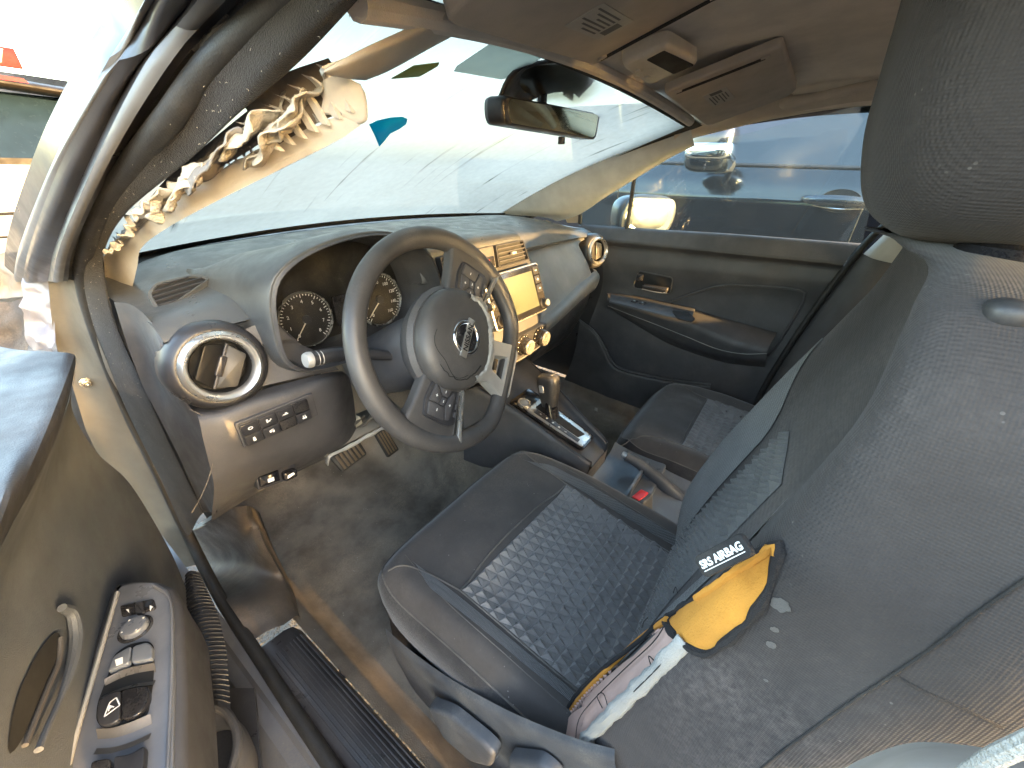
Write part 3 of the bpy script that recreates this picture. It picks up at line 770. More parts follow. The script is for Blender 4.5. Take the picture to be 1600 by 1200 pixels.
gauge(-.462, .907, .051, ['0', '1', '2', '3', '4', '5', '6', '7', '8'], 232, -52, 228)
gauge(-.300, .907, .056, ['0', '20', '40', '60', '80', '100', '120', '140', '160'], 232, -52, 222)
FR = frame((-.383, .234, .905), (1, 0, 0), (0, .10, 1))
MB().prism(rpoly([(-.020, -.028), (.016, -.028), (.016, .03), (-.020, .03)], .003), .003, FR, .0008).build('info_display', GLOSS, hood)

# ---- passenger side fascia, crease and glovebox
def fas_sec(x):
    k = smooth((x-.10)/.5); K = lerp(.768, .838, k); yk = lerp(.098, .118, k)
    e = smooth((x-.53)/.07)*.06
    return [(x, .215, .943), (x, .196, .936), (x, .178+e, .915), (x, lerp(.178, yk, .55)+e, lerp(.915, K, .55)), (x, yk+.012+e, K+.010), (x, yk+.006+e, K)]
def glove_sec(x):
    k = smooth((x-.10)/.5); K = lerp(.768, .838, k); yk = lerp(.098, .118, k); e = smooth((x-.55)/.06)*.03
    return [(x, yk+.010+e, K+.001), (x, yk-.010+e, K-.006), (x, yk-.016+e, K-.025), (x, yk-.004+e, K-.050-.012*k), (x, yk+.02+e, K-.066-.012*k)]
xp = [.115, .16, .24, .34, .44, .52, .56, .585, .600]
MB().loft([fas_sec(x) for x in xp], 24, 5).build('passenger_fascia', GREYP, dash, ang=50)
MB().loft([glove_sec(x) for x in xp], 20, 5).build('lower_fascia', GREYP, dash, ang=50)
gl = []
for x in xp:
    k = smooth((x-.10)/.5); K = lerp(.768, .838, k)-.070-.012*k
    gl.append([(x, .150, K), (x, .158, K-.05), (x, .19, K-.14), (x, .26, .50), (x, .40, .46)])
glv = MB().loft(gl, 18, 4).build('glovebox', PLAST, dash)
MB().tube(crom([(0.170, 0.115, 0.751), (0.229, 0.115, 0.762), (0.389, 0.118, 0.774), (0.560, 0.122, 0.788)], 16), .0016, 6).build('silver_line', SATIND, glv)  # silver line puts the highlight along the lower fascia edge
MB().tube([(0.305, 0.145, 0.702), (0.361, 0.145, 0.707)], .0014, 6).build('glovebox_latch', SATIND, glv)

# ---- round end vents
VANE = mat('vane_black', (.006, .006, .006), .45, dust=.2)
def round_vent(c, nrm, up, R, spin):
    z = Vector(nrm).normalized(); x = Vector(up).cross(z).normalized(); fr = frame(c, x, z.cross(x))
    hs = MB().ring([(R*.9, -.05), (R*1.30, -.05), (R*1.32, -.02), (R*1.26, -.004), (R*1.12, .004), (R*1.04, .005), (R*.9, 0)], fr, 48).build('vent_housing', DARKP, dash, ang=60)
    prof = [(R*1.02, -.006), (R*1.05, .003), (R*1.01, .011), (R*.93, .014), (R*.84, .011), (R*.78, .003), (R*.76, -.010)]
    v = MB().ring(prof, fr, 56).build('vent_ring', SATIN, hs, ang=70)
    MB().lathe([(R*.765, .002), (R*.75, -.022), (0, -.022)], fr, 40, base=False).build('vent_barrel', DARKV, hs)
    s = fr @ Matrix.Rotation(spin, 4, 'Z')
    for k in (-1, 1):
        o = rpoly([(-R*.66, k*R*.04), (R*.66, k*R*.04), (R*.50, k*R*.56), (-R*.50, k*R*.56)], .004, 4)
        M_ = s @ Matrix.Translation((0, 0, -.007)) @ Matrix.Rotation(radians(16*k), 4, 'X')
        MB().prism(o, .004, M_, .0012, -.002).build('vane', VANE, hs)
    MB().box(R*1.36, R*.07, .003, s @ Matrix.Translation((0, 0, -.003)), .001).build('vane_bar', PLAST, hs)
    MB().prism(rpoly([(-R*.30, -R*.09), (R*.30, -R*.09), (R*.30, R*.10), (-R*.30, R*.10)], .002), .006, s @ Matrix.Translation((0, 0, -.004)), .002).build('vane_tab', DARKP, hs)
    return hs
round_vent((-.630, .168, .896), (-.05, -1, .20), (0, 0, 1), .0500, radians(58))
round_vent((.628, .158, .897), (-.34, -1, .16), (0, 0, 1), .0480, radians(90))

# ---- driver's side: panel between vent and binnacle, knee panel, end of dash
def band(name, rows, m, nu=24, nv=5, parent=dash, ang=50): return MB().loft(rows, nu, nv).build(name, m, parent, ang=ang)
band('driver_fascia', [[(-0.590, 0.185, 0.932), (-0.566, 0.178, 0.939), (-0.542, 0.172, 0.940), (-0.529, 0.170, 0.921)],
                       [(-0.579, 0.176, 0.910), (-0.559, 0.168, 0.911), (-0.532, 0.162, 0.911), (-0.515, 0.164, 0.897)],
                       [(-0.578, 0.178, 0.900), (-0.556, 0.170, 0.901), (-0.528, 0.164, 0.900), (-0.509, 0.166, 0.889)],
                       [(-0.580, 0.176, 0.871), (-0.559, 0.168, 0.872), (-0.524, 0.160, 0.870), (-0.480, 0.165, 0.861)],
                       [(-0.593, 0.176, 0.842), (-0.572, 0.166, 0.843), (-0.530, 0.156, 0.841), (-0.456, 0.165, 0.823)]], PLAST, 24, 6)
KN = [[(-0.677, 0.190, 0.837), (-0.646, 0.175, 0.834), (-0.597, 0.170, 0.838), (-0.535, 0.160, 0.836), (-0.477, 0.160, 0.828), (-0.439, 0.185, 0.807)],
      [(-0.680, 0.160, 0.837), (-0.652, 0.148, 0.834), (-0.610, 0.142, 0.836), (-0.549, 0.136, 0.831), (-0.485, 0.140, 0.824), (-0.431, 0.180, 0.792)],
      [(-0.687, 0.150, 0.803), (-0.661, 0.140, 0.802), (-0.617, 0.136, 0.802), (-0.554, 0.132, 0.798), (-0.487, 0.138, 0.787), (-0.429, 0.180, 0.750)],
      [(-0.692, 0.150, 0.759), (-0.668, 0.142, 0.759), (-0.623, 0.140, 0.757), (-0.556, 0.138, 0.750), (-0.490, 0.144, 0.733), (-0.426, 0.190, 0.692)],
      [(-0.696, 0.155, 0.721), (-0.669, 0.150, 0.728), (-0.622, 0.148, 0.723), (-0.556, 0.148, 0.709), (-0.490, 0.154, 0.689), (-0.421, 0.200, 0.645)],
      [(-0.706, 0.185, 0.656), (-0.669, 0.180, 0.670), (-0.616, 0.178, 0.671), (-0.548, 0.178, 0.658), (-0.476, 0.184, 0.642), (-0.413, 0.220, 0.610)],
      [(-0.704, 0.240, 0.595), (-0.658, 0.240, 0.600), (-0.596, 0.240, 0.603), (-0.518, 0.240, 0.597), (-0.444, 0.240, 0.589), (-0.384, 0.270, 0.567)]]
knee = band('knee_panel', KN, PLAST, 40, 6)
band('dash_end', [[(-0.690, 0.293, 0.980), (-0.680, 0.258, 0.981), (-0.674, 0.230, 0.966), (-0.675, 0.200, 0.942)],
                  [(-0.694, 0.305, 0.922), (-0.680, 0.281, 0.919), (-0.682, 0.205, 0.926), (-0.684, 0.190, 0.907)],
                  [(-0.696, 0.325, 0.841), (-0.684, 0.284, 0.844), (-0.687, 0.200, 0.865), (-0.682, 0.180, 0.856)],
                  [(-0.697, 0.309, 0.781), (-0.688, 0.239, 0.799), (-0.683, 0.185, 0.817), (-0.679, 0.160, 0.828)],
                  [(-0.698, 0.293, 0.695), (-0.690, 0.224, 0.725), (-0.686, 0.180, 0.746), (-0.687, 0.152, 0.761)],
                  [(-0.698, 0.307, 0.571), (-0.692, 0.291, 0.576), (-0.701, 0.210, 0.633), (-0.699, 0.190, 0.647)]], PLAST, 18, 5)
MB().tube(crom([(-0.684, 0.168, 0.849), (-0.674, 0.160, 0.836), (-0.673, 0.152, 0.815), (-0.680, 0.150, 0.782), (-0.695, 0.150, 0.749), (-0.713, 0.165, 0.709), (-0.728, 0.190, 0.671)], 30), .0009, 5).build('panel_joint', PIPE, dash)
ktree = bvh_of(knee)
# switch bank
q = [V(*(-0.644, 0.136, 0.817)), V(*(-0.541, 0.130, 0.819)), V(*(-0.542, 0.130, 0.775)), V(*(-0.647, 0.136, 0.777))]
fr = frame((q[0]+q[1]+q[2]+q[3])/4, q[1]-q[0], (q[0]-q[3])); hw, hh = (q[1]-q[0]).length/2, (q[0]-q[3]).length/2
if (fr.to_3x3() @ V(0, 0, 1)).y > 0: print('switch bank faces forward')
sb = MB().prism(rpoly([(-hw, -hh), (hw, -hh), (hw, hh), (-hw, hh)], .003), .010, fr, .001, -.006).build('switch_bank', DARKP, knee)
MB().prism(rpoly([(-hw-.003, -hh-.003), (hw+.012, -hh-.003), (hw+.012, hh+.003), (-hw-.003, hh+.003)], .005), .006, fr, .002, -.004).build('switch_surround', PLAST, knee)
cw = 2*hw/4
ICON = {0: [(0, 0, .006, .004)], 1: [(-.002, 0, .003, .005), (.002, .001, .003, .002)], 2: [(0, 0, .007, .002), (.001, .002, .002, .002)], 3: []}
BTN = [(0, 1, 1), (1, 1, 2), (2, 1, 3), (3, 1, 0), (0, 0, 4), (1, 0, 5), (2, 0, 0), (3, 0, 6)]
for (i, j, ic) in BTN:
    M_ = fr @ Matrix.Translation((-hw+cw*(i+.5), (j-.5)*hh, .004))
    b = MB().prism(rpoly([(-cw*.46, -hh*.43), (cw*.46, -hh*.43), (cw*.46, hh*.43), (-cw*.46, hh*.43)], .0015), .0035, M_, .0009).build('switch_button', GLOSS if ic == 0 else DARKP, sb)
    if ic:
        mb = MB(); z = .0036
        def bx(x, y, w, h, r=0.0): mb.prism(rpoly([(x-w/2, y-h/2), (x+w/2, y-h/2), (x+w/2, y+h/2), (x-w/2, y+h/2)], r or .0004, 3), .0003, M_, 0, z)
        s = .001
        if ic == 1: mb.ring([(.0018, z), (.0032, z), (.0032, z+.0003), (.0018, z+.0003)], M_, 16, 1.1, .8)
        elif ic == 2: bx(-.002, 0, .0025, .006, .001); bx(.001, -.001, .003, .002); bx(.0035, .001, .002, .002)
        elif ic == 3: bx(0, -.0012, .008, .0018, .0006); bx(.0008, .0006, .0034, .002, .0008); bx(-.005, -.002, .001, .001)
        elif ic == 4: bx(0, -.001, .004, .005, .001); bx(.0, .0026, .003, .0016, .0007)
        elif ic == 5: bx(-.002, .0006, .003, .004, .0012); bx(.002, -.0006, .003, .004, .0012); bx(.001, .003, .004, .001)
        elif ic == 6: bx(0, -.0015, .007, .003, .0012); bx(-.0015, .002, .0014, .003); bx(.0015, .002, .0014, .003)
        mb.build('icon', WHITEP, b)
# lower release levers under the knee panel
q0 = V(*(-0.638, 0.176, 0.678)); q1 = V(*(-0.574, 0.172, 0.667))
fr = frame((q0+q1)/2, q1-q0, (0, .2, 1)); L_ = (q1-q0).length
rl = MB().prism(rpoly([(-L_/2, -.016), (L_/2, -.016), (L_/2, .014), (-L_/2, .014)], .003), .014, fr, .002, -.006).build('release_panel', DARKP, knee)
MB().prism(rpoly([(-.030, -.010), (.002, -.010), (.002, .010), (-.030, .010)], .002), .010, fr, .003, .004).build('release_lever', GLOSS, rl)
MB().prism(rpoly([(.006, -.014), (.030, -.012), (.030, .004), (.006, .004)], .006), .016, fr, .004, .004).build('release_lever', GLOSS, rl)
mb = MB(); mb.prism(rpoly([(-.018, -.005), (-.008, -.005), (-.008, .002), (-.018, .002)], .001), .0004, fr, 0, .0142); mb.prism(rpoly([(.011, -.008), (.024, -.004), (.022, 0), (.012, -.002)], .001), .0004, fr, 0, .0202); mb.build('icon', WHITEP, rl)

# ---- centre vents
def panel_vent(c, w, h, slats, tab, par):
    fr = frame(c, (1, 0, 0), (0, .22, 1))
    o = rpoly([(-w/2, -h/2), (w/2+.010, -h/2), (w/2-.006, h/2), (-w/2, h/2)], .004)
    r = MB(); o2 = [(p[0]*1.06, p[1]*1.14) for p in o]
    r.grid([[fr @ V(p[0], p[1], -.014) for p in o2], [fr @ V(p[0], p[1], .002) for p in o2], [fr @ V(p[0], p[1], .002) for p in o], [fr @ V(p[0], p[1], -.012) for p in o]], True)
    v = r.build('centre_vent', DARKP, par)
    MB().cap([fr @ V(p[0], p[1], -.0075) for p in o]).build('vent_duct', DARKV, v)
    for k in range(slats):
        y = lerp(-h*.32, h*.32, k/(slats-1))
        MB().box(w*.97, .008, .0022, fr @ Matrix.Translation((.002, y, -.002)) @ Matrix.Rotation(radians(62), 4, 'X'), .0008).build('slat', PLAST, v)
    if tab: MB().box(.018, .007, .008, fr @ Matrix.Translation((.004, 0, .004)), .002).build('vent_tab', SATIND, v)
cvh = MB().loft([[(-.235, .20, .935), (-.235, .168, .940), (-.235, .178, .975), (-.235, .200, 1.000), (-.235, .30, 1.000)],
                 [(-.20, .19, .932), (-.20, .152, .940), (-.20, .160, .985), (-.20, .175, 1.008), (-.20, .30, 1.010)],
                 [(-.05, .19, .930), (-.05, .142, .938), (-.05, .150, .990), (-.05, .166, 1.016), (-.05, .30, 1.014)],
                 [(.10, .19, .930), (.10, .146, .938), (.10, .154, .985), (.10, .172, 1.010), (.10, .30, 1.010)],
                 [(.145, .20, .932), (.145, .165, .938), (.145, .175, .970), (.145, .195, .992), (.145, .30, 1.002)],
                 [(.20, .215, .936), (.20, .195, .940), (.20, .200, .955), (.20, .225, .975), (.20, .30, .992)]], 20, 6).build('centre_vent_housing', PADM, dash, ang=60)
panel_vent((.042, .1335, .970), .118, .046, 4, True, cvh)
panel_vent((-.150, .1385, .968), .100, .046, 4, True, cvh)
fr = frame((-.058, .1360, .970), (1, 0, 0), (0, .22, 1))
hz = MB().prism(rpoly([(-.026, -.024), (.026, -.024), (.026, .026), (-.026, .026)], .003), .010, fr, .002, -.004).build('hazard_switch', PLAST, cvh)
MB().prism(rpoly([(-.020, -.019), (.020, -.019), (.020, .004), (-.020, .004)], .002), .0035, fr, .001, .005).build('switch_button', GLOSS, hz)
MB().ring([(.004, .0088), (.0056, .0088), (.0056, .0091), (.004, .0091)], fr @ Matrix.Translation((0, -.008, 0)) @ Matrix.Rotation(pi/2, 4, 'Z'), 3).build('hazard_mark', REDM, hz)

# ---- centre stack with touchscreen
CS = []
for x in (-.185, -.15, -.10, .0, .10, .15, .185):
    e = abs(x-.01)/.18; e = smooth((e-.6)/.4)*.03
    CS.append([(x, .20, .940), (x, .140+e, .936), (x, .118+e, .87), (x, .094+e, .80), (x, .086+e, .76), (x, .090+e, .70), (x, .115+e, .665), (x, .20+e, .64)])
stack = MB().loft(CS, 30, 5).build('centre_stack', PLAST, dash, ang=50)
fr = frame((.018, .098, .873), (1, 0, 0), (0, .045, .122))
W_, H_ = .118, .066
bez = MB().prism(rpoly([(-W_, -H_), (W_, -H_), (W_, H_), (-W_, H_)], .012, 6), .016, fr, .003, -.008).build('touchscreen', SATIN, dash)
MB().prism(rpoly([(-W_+.004, -H_+.004), (W_-.004, -H_+.004), (W_-.004, H_-.004), (-W_+.004, H_-.004)], .009, 6), .002, fr, .0005, .0072).build('screen_bezel', GLOSS, bez)
MB().prism(rpoly([(-.078, -.046), (.078, -.046), (.078, .048), (-.078, .048)], .001), .0006, fr, 0, .0094).build('display', SCREEN, bez)
for s in (-1, 1):
    for k in range(4):
        if k == 3: continue
        y = .046-.024*k
        b = MB().prism(rpoly([(s*.0965-.0115, y-.010), (s*.0965+.0115, y-.010), (s*.0965+.0115, y+.010), (s*.0965-.0115, y+.010)], .002), .0022, fr, .0008, .0090).build('screen_button', DARKP, bez)
        M2 = fr @ Matrix.Translation((s*.0965, y, .0113))
        mb = MB(); mb.prism([(-.004, -.0008), (.004, -.0008), (.004, .0008), (-.004, .0008)], .0002, M2)
        if k % 2: mb.prism([(-.001, -.003), (.001, -.003), (.001, .003), (-.001, .003)], .0002, M2)
        mb.build('icon', WHITEP, b)
    kn = MB().lathe([(.0135, 0), (.0135, .003), (.0115, .005), (.0105, .016), (.0085, .0175), (0, .0172)], fr @ Matrix.Translation((s*.0965, -.044, .009)), 24).build('screen_knob', DARKP, bez)
    MB().lathe([(.0088, .0170), (.0084, .0186), (0, .0188)], fr @ Matrix.Translation((s*.0965, -.044, .009)), 24).build('knob_cap', SATIN, kn)
# heater controls
fr = frame((.018, .080, .742), (1, 0, 0), (0, -.02, 1))
hv = MB().prism(rpoly([(-.122, -.034), (.122, -.034), (.128, .030), (-.128, .030)], .012, 5), .018, fr, .004, -.010).build('heater_panel', DARKP, dash)
MB().ring([(.0, 0)]*1+[(.0, 0)], fr, 3) if False else None
for i, x in enumerate((-.082, .0, .082)):
    F2 = fr @ Matrix.Translation((x, 0, .008))
    kb = MB().lathe([(.0285, 0), (.0285, .003), (.025, .004), (.0235, .012), (.0225, .0215), (.0200, .0245)], F2, 36).build('heater_knob', GLOSS, hv)
    MB().lathe([(.0205, .0240), (.0205, .0262), (.0185, .0282), (.012, .0285), (0, .0280)], F2, 36).build('knob_cap', SATIN, kb)
    mb = MB()
    for k in range(-4, 5):
        mb.prism([(-.0006, .0235), (.0006, .0235), (.0006, .0270), (-.0006, .0270)], .0002, F2 @ Matrix.Rotation(radians(k*28), 4, 'Z'), 0, .0042)
    mb.build('dial_marks', WHITEP, kb)
MB().tube(crom([fr @ V(-.10, -.040, .002), fr @ V(0, -.043, .006), fr @ V(.112, -.040, .002)], 16), .002, 6).build('silver_line', SATIN, hv)
# lower tray of the stack and its dark hollow
band('stack_tray', [[(-.15, .12, .66), (0, .11, .655), (.16, .12, .66)], [(-.14, .30, .62), (0, .30, .615), (.15, .30, .62)], [(-.14, .34, .70), (0, .34, .70), (.15, .34, .70)]], DARKP, 12, 3)

# ---- steering column shroud, stalks, pedals, bent bracket
WC = V(-.360, -.028, .902); TW = radians(22)
WNRM = V(0, -cos(TW), sin(TW)); WUP = V(0, sin(TW), cos(TW))
col = thing('steering_column', 'black steering column shroud with stalks behind the wheel', 'steering column', (-.352, .2, .8))
FC = frame(WC, (1, 0, 0), WUP)            # z axis points out of the wheel towards the driver
rows = []
for d, w, h, dy in ((-.045, .050, .050, 0), (-.07, .062, .060, -.004), (-.12, .066, .062, -.012), (-.20, .062, .058, -.02), (-.27, .055, .05, -.02)):
    rows.append([FC @ V(w*cos(a)*(1+.12*abs(sin(2*a))), dy+h*sin(a)*(1+.12*abs(sin(2*a))), d) for a in [2*pi*k/16 for k in range(16)]])
MB().loft(rows, 40, 4, cu=True).build('shroud', PLAST, col)
def stalk(pts, r, par, knob):
    s = MB().tube(crom(pts, 16), r, 14).build('stalk', DARKP, par)
    a, b = Vector(pts[-2]), Vector(pts[-1]); d = (b-a).normalized()
    F2 = frame(b-d*.004, d.orthogonal(), d.cross(d.orthogonal()))
    MB().lathe([(r(1)*1.04, 0), (r(1)*1.06, .004), (r(1)*.9, .009), (0, .0105)], F2, 20).build('stalk_end', knob, s)
    for k in (.012, .018):
        F3 = frame(b-d*k, d.orthogonal(), d.cross(d.orthogonal()))
        MB().ring([(r(1)*1.005, -.0007), (r(1)*1.03, 0), (r(1)*1.005, .0007)], F3, 20).build('stalk_band', SATIND, s)
stalk([FC @ V(-.05, -.002, -.085), V(*(-0.490, 0.075, 0.895)), V(*(-0.550, 0.075, 0.905))], lambda t: lerp(.008, .0115, smooth(t*1.6)), col, SATIND)
stalk([FC @ V(.05, .0, -.085), V(*(-0.156, 0.090, 0.871)), V(*(-0.083, 0.092, 0.871))], lambda t: lerp(.008, .011, smooth(t*1.6)), col, DARKP)

ped = thing('brake_pedal', 'brake pedal with ribbed rubber pad under the dashboard', 'pedal', (-.36, .38, .42))
c0 = V(*(-0.360, 0.370, 0.458)); fr = frame(c0, (1, 0, .15), (0, .55, .8))
MB().prism(rpoly([(-.040, -.026), (.040, -.026), (.044, .026), (-.044, .026)], .008), .012, fr, .003, -.006).build('pad', RUBBER, ped)
for k in range(6):
    x = -.030+.012*k
    MB().prism(rpoly([(x-.0032, -.021), (x+.0032, -.021), (x+.0032, .021), (x-.0032, .021)], .0015), .0035, fr, .001, .0055).build('rib', mat('worn_rubber_rib', (.10, .075, .05), .8, dust=.5), ped)
MB().tube(crom([c0+V(0, .01, .01), c0+V(.01, .06, .10), c0+V(.02, .12, .24)], 10), .009, 8).build('arm', DARKP, ped)
acc = thing('accelerator_pedal', 'small accelerator pedal to the right of the brake pedal', 'pedal', (-.24, .39, .42))
c1 = V(*(-0.220, 0.400, 0.408)); fr = frame(c1, (1, 0, .1), (0, .5, .85))
MB().prism(rpoly([(-.022, -.045), (.022, -.045), (.020, .04), (-.020, .04)], .006), .010, fr, .003, -.005).build('pad', RUBBER, acc)
for k in range(4):
    x = -.014+.0093*k
    MB().prism(rpoly([(x-.0025, -.038), (x+.0025, -.038), (x+.0025, .034), (x-.0025, .034)], .001), .003, fr, .001, .0046).build('rib', MATS['worn_rubber_rib'], acc)
br = thing('bent_bracket', 'bent bracket with torn white edge hanging under the steering column', 'bracket', (-.35, .2, .6))
e = crom([(-0.512, 0.175, 0.636), (-0.505, 0.172, 0.650), (-0.465, 0.170, 0.650), (-0.421, 0.165, 0.654), (-0.379, 0.160, 0.656), (-0.311, 0.160, 0.648)], 30)
mb = MB()
mb.grid([[p+V(0, -.001, .004+.003*noise.noise(p*80)), p+V(0, -.004, -.001), p+V(0, -.001, -.006+.004*noise.noise(p*70)), p+V(0, .006, -.004)] for p in e])
mb.build('torn_edge', FRAY, br, solid=.002)
mb = MB(); mb.grid([[p+V(0, .004, .004), p+V(0, .03, .012), p+V(0, .06, .02)] for p in e]); mb.build('plate', mat('dull_steel', (.16, .15, .13), .5, metal=.6, dust=.5), br, solid=.002)
mb = MB()
for k in range(5):
    p = V(*(-0.454, 0.200, 0.677)).lerp(V(*(-0.367, 0.200, 0.664)), k/4)
    mb.tube(crom([p+V(-.03, .0, -.01), p+V(0, -.012, .006*((k % 2)*2-1)), p+V(.03, .0, .004)], 10), .0035, 7)
mb.build('wiring', mat('loom_tape', (.06, .055, .045), .7, dust=.7), br)
MB().box(.03, .02, .02, frame((-0.428, 0.200, 0.676), (1, 0, .2), (0, 0, 1)), .003).build('connector', mat('pale_connector', (.30, .28, .22), .6, dust=.4), br)

# ================================================================ steering wheel
FC = frame(WC, (1, 0, 0), WUP)
FW = FC @ Matrix.Rotation(radians(48), 4, 'Z')       # the wheel is turned to the left
wheel = thing('steering_wheel', 'black flat bottomed steering wheel turned left with torn airbag cover', 'steering wheel', WC)
R_ = .1705
def rim_pt(a):
    x, y = R_*cos(a), R_*sin(a)
    fb = -.150
    if y < fb+.02: y = fb+.02-.02*(1-math.exp(-(fb+.02-y)/.02)); x *= 1.0
    return x, y
rows = []; NR = 120
for i in range(NR):
    a = 2*pi*i/NR; x, y = rim_pt(a); x2, y2 = rim_pt(a+.01); t = V(x2-x, y2-y, 0).normalized(); nrm = V(t.y, -t.x, 0)
    thk = 1.0+.10*(math.exp(-((cos(a)-.9)/.25)**2)+math.exp(-((cos(a)+.9)/.25)**2))
    row = []
    for k in range(16):
        b = 2*pi*k/16
        row.append(FW @ (V(x, y, 0) + nrm*(.0160*thk*cos(b)) + V(0, 0, .0150*thk*sin(b))))
    rows.append(row)
rim = MB().grid(rows, True, True).build('rim', LEATH, wheel, ang=80)
# seam lines where the lower vinyl starts
for a in (-38, -142):
    x, y = rim_pt(radians(a)); x2, y2 = rim_pt(radians(a+.5)); t = V(x2-x, y2-y, 0).normalized(); nrm = V(t.y, -t.x, 0)
    MB().tube([FW @ (V(x, y, 0)+nrm*(.0165*cos(b))+V(0, 0, .0155*sin(b))) for b in [2*pi*k/24 for k in range(24)]], .0007, 5, closed=True).build('rim_seam', DARKV, rim)
# back cover
MB().lathe([(.076, -.034), (.086, -.014), (.088, .0), (.082, .008), (0, .008)], FW, 40, 1.08, .98).build('back_cover', PLAST, wheel)
# side spokes
def spoke(s):
    o = [(s*.050, .036), (s*.085, .042), (s*.120, .046), (s*.158, .056), (s*.166, .0), (s*.160, -.050), (s*.120, -.045), (s*.082, -.042), (s*.050, -.050)]
    return MB().prism(rpoly(o, .012, 4), .020, FW, .007, -.008, 4).build('spoke', LEATH, wheel, ang=60)
for s in (-1, 1):
    sp = spoke(s)
    o = rpoly([(s*.077, .024), (s*.112, .031), (s*.138, .026), (s*.142, -.024), (s*.136, -.040), (s*.080, -.030)], .006, 4)
    pd = MB().prism(o, .0045, FW, .0012, .0115).build('switch_pad', DARKP, sp)
    # four-way pad and a row of keys
    keys = [[(.082, .018), (.112, .024), (.112, .006), (.100, .002)], [(.115, .024), (.134, .021), (.136, -.012), (.116, -.008), (.115, .004)], [(.084, .012), (.098, .000), (.098, -.010), (.084, -.016)], [(.087, -.019), (.101, -.012), (.112, -.009), (.134, -.015), (.132, -.024), (.090, -.025)], [(.101, .000), (.113, .003), (.113, -.006), (.101, -.009)]]
    for kq in keys:
        kp = [(s*x, y) for x, y in kq]
        kb = MB().prism(rpoly(kp, .0022, 3), .0026, FW, .0009, .0158).build('switch_button', PLAST, pd)
        cx_ = sum(k[0] for k in kp)/len(kp); cy_ = sum(k[1] for k in kp)/len(kp)
        M2 = FW @ Matrix.Translation((cx_, cy_, .0184))
        mb = MB(); mb.prism(rpoly([(-.0022, -.0005), (.0022, -.0005), (.0022, .0005), (-.0022, .0005)], .0002, 2), .0002, M2)
        if abs(cy_) > .008: mb.prism([(-.0005, -.002), (.0005, -.002), (.0005, .002), (-.0005, .002)], .0002, M2)
        mb.build('icon', WHITEP, kb)
    for k in range(3):
        x = .094+.013*k; MB().prism(rpoly([(s*x-.0045, -.0345-.001*k), (s*x+.0045, -.0345-.001*k), (s*x+.0045, -.029-.001*k), (s*x-.0045, -.029-.001*k)], .001, 3), .002, FW, .0007, .0158).build('switch_button', PLAST, pd)
    st = rpoly([(s*.066, -.034), (s*.150, -.052), (s*.162, -.060), (s*.160, -.064), (s*.138, -.057), (s*.066, -.042)], .0012, 3)
    MB().prism(st, .006, FW, .0015, .0105).build('silver_strip', SATIN, sp)
# lower spoke: silver frame round an opening
outer = rpoly([(-.066, -.040), (.066, -.040), (.040, -.088), (.056, -.148), (.046, -.162), (-.046, -.162), (-.056, -.148), (-.040, -.088)], .005, 4)
hole = rpoly([(-.014, -.098), (.014, -.098), (.024, -.134), (-.024, -.134)], .004, 7)
import itertools
def plate_with_hole(o, h, z0, z1, slope=0.0):
    mb = MB()
    n = max(len(o), len(h))*2
    def res(p, c):
        P = [Vector((q[0], q[1], 0)) for q in p]; out = []
        for k in range(n):
            a = 2*pi*k/n; d = V(cos(a), sin(a), 0); best = None
            for i in range(len(P)):
                A, B = P[i-1]-c, P[i]-c; e = B-A; den = d.x*e.y-d.y*e.x
                if abs(den) < 1e-9: continue
                t = (A.x*e.y-A.y*e.x)/den; u = (A.x*d.y-A.y*d.x)/den
                if t > 0 and -1e-6 <= u <= 1+1e-6 and (best is None or t > best): best = t
            out.append(c+d*(best or 0))
        return out
    c = V(0, -.114, 0); O, Hh = res(o, c), res(h, c)
    zz = lambda p: slope*(-(p.y)-.04)
    rows = [[FW @ (p+V(0, 0, z0+zz(p))) for p in O], [FW @ (p+V(0, 0, z1-.0015+zz(p))) for p in O], [FW @ (c+(p-c)*.975+V(0, 0, z1+zz(p))) for p in O],
            [FW @ (c+(p-c)*1.06+V(0, 0, z1+zz(p))) for p in Hh], [FW @ (p+V(0, 0, z1-.003+zz(p))) for p in Hh], [FW @ (c+(p-c)*.92+V(0, 0, z0+zz(p))) for p in Hh]]
    return mb.grid(rows, True, False)
plate_with_hole(outer, hole, -.006, .016, -.03).build('lower_spoke', SATIND, wheel, ang=40)
# airbag cover: dome
dome = [(.080, .002), (.0825, .012), (.081, .023), (.075, .0315), (.062, .0365), (.042, .0393), (.020, .0403), (0, .0405)]
hub = MB().lathe(dome, FW, 56, 1.06, .97).build('airbag_cover', LEATH, wheel, ang=70)
MB().lathe([(.034, .0375), (.033, .0397), (.031, .0405), (0, .0412)], FW, 40).build('emblem_seat', LEATH, hub)
def dome_h(r):
    for (r0, h0), (r1, h1) in zip(dome, dome[1:]):
        if r1 <= r <= r0: return lerp(h1, h0, (r-r1)/(r0-r1))
    return .004
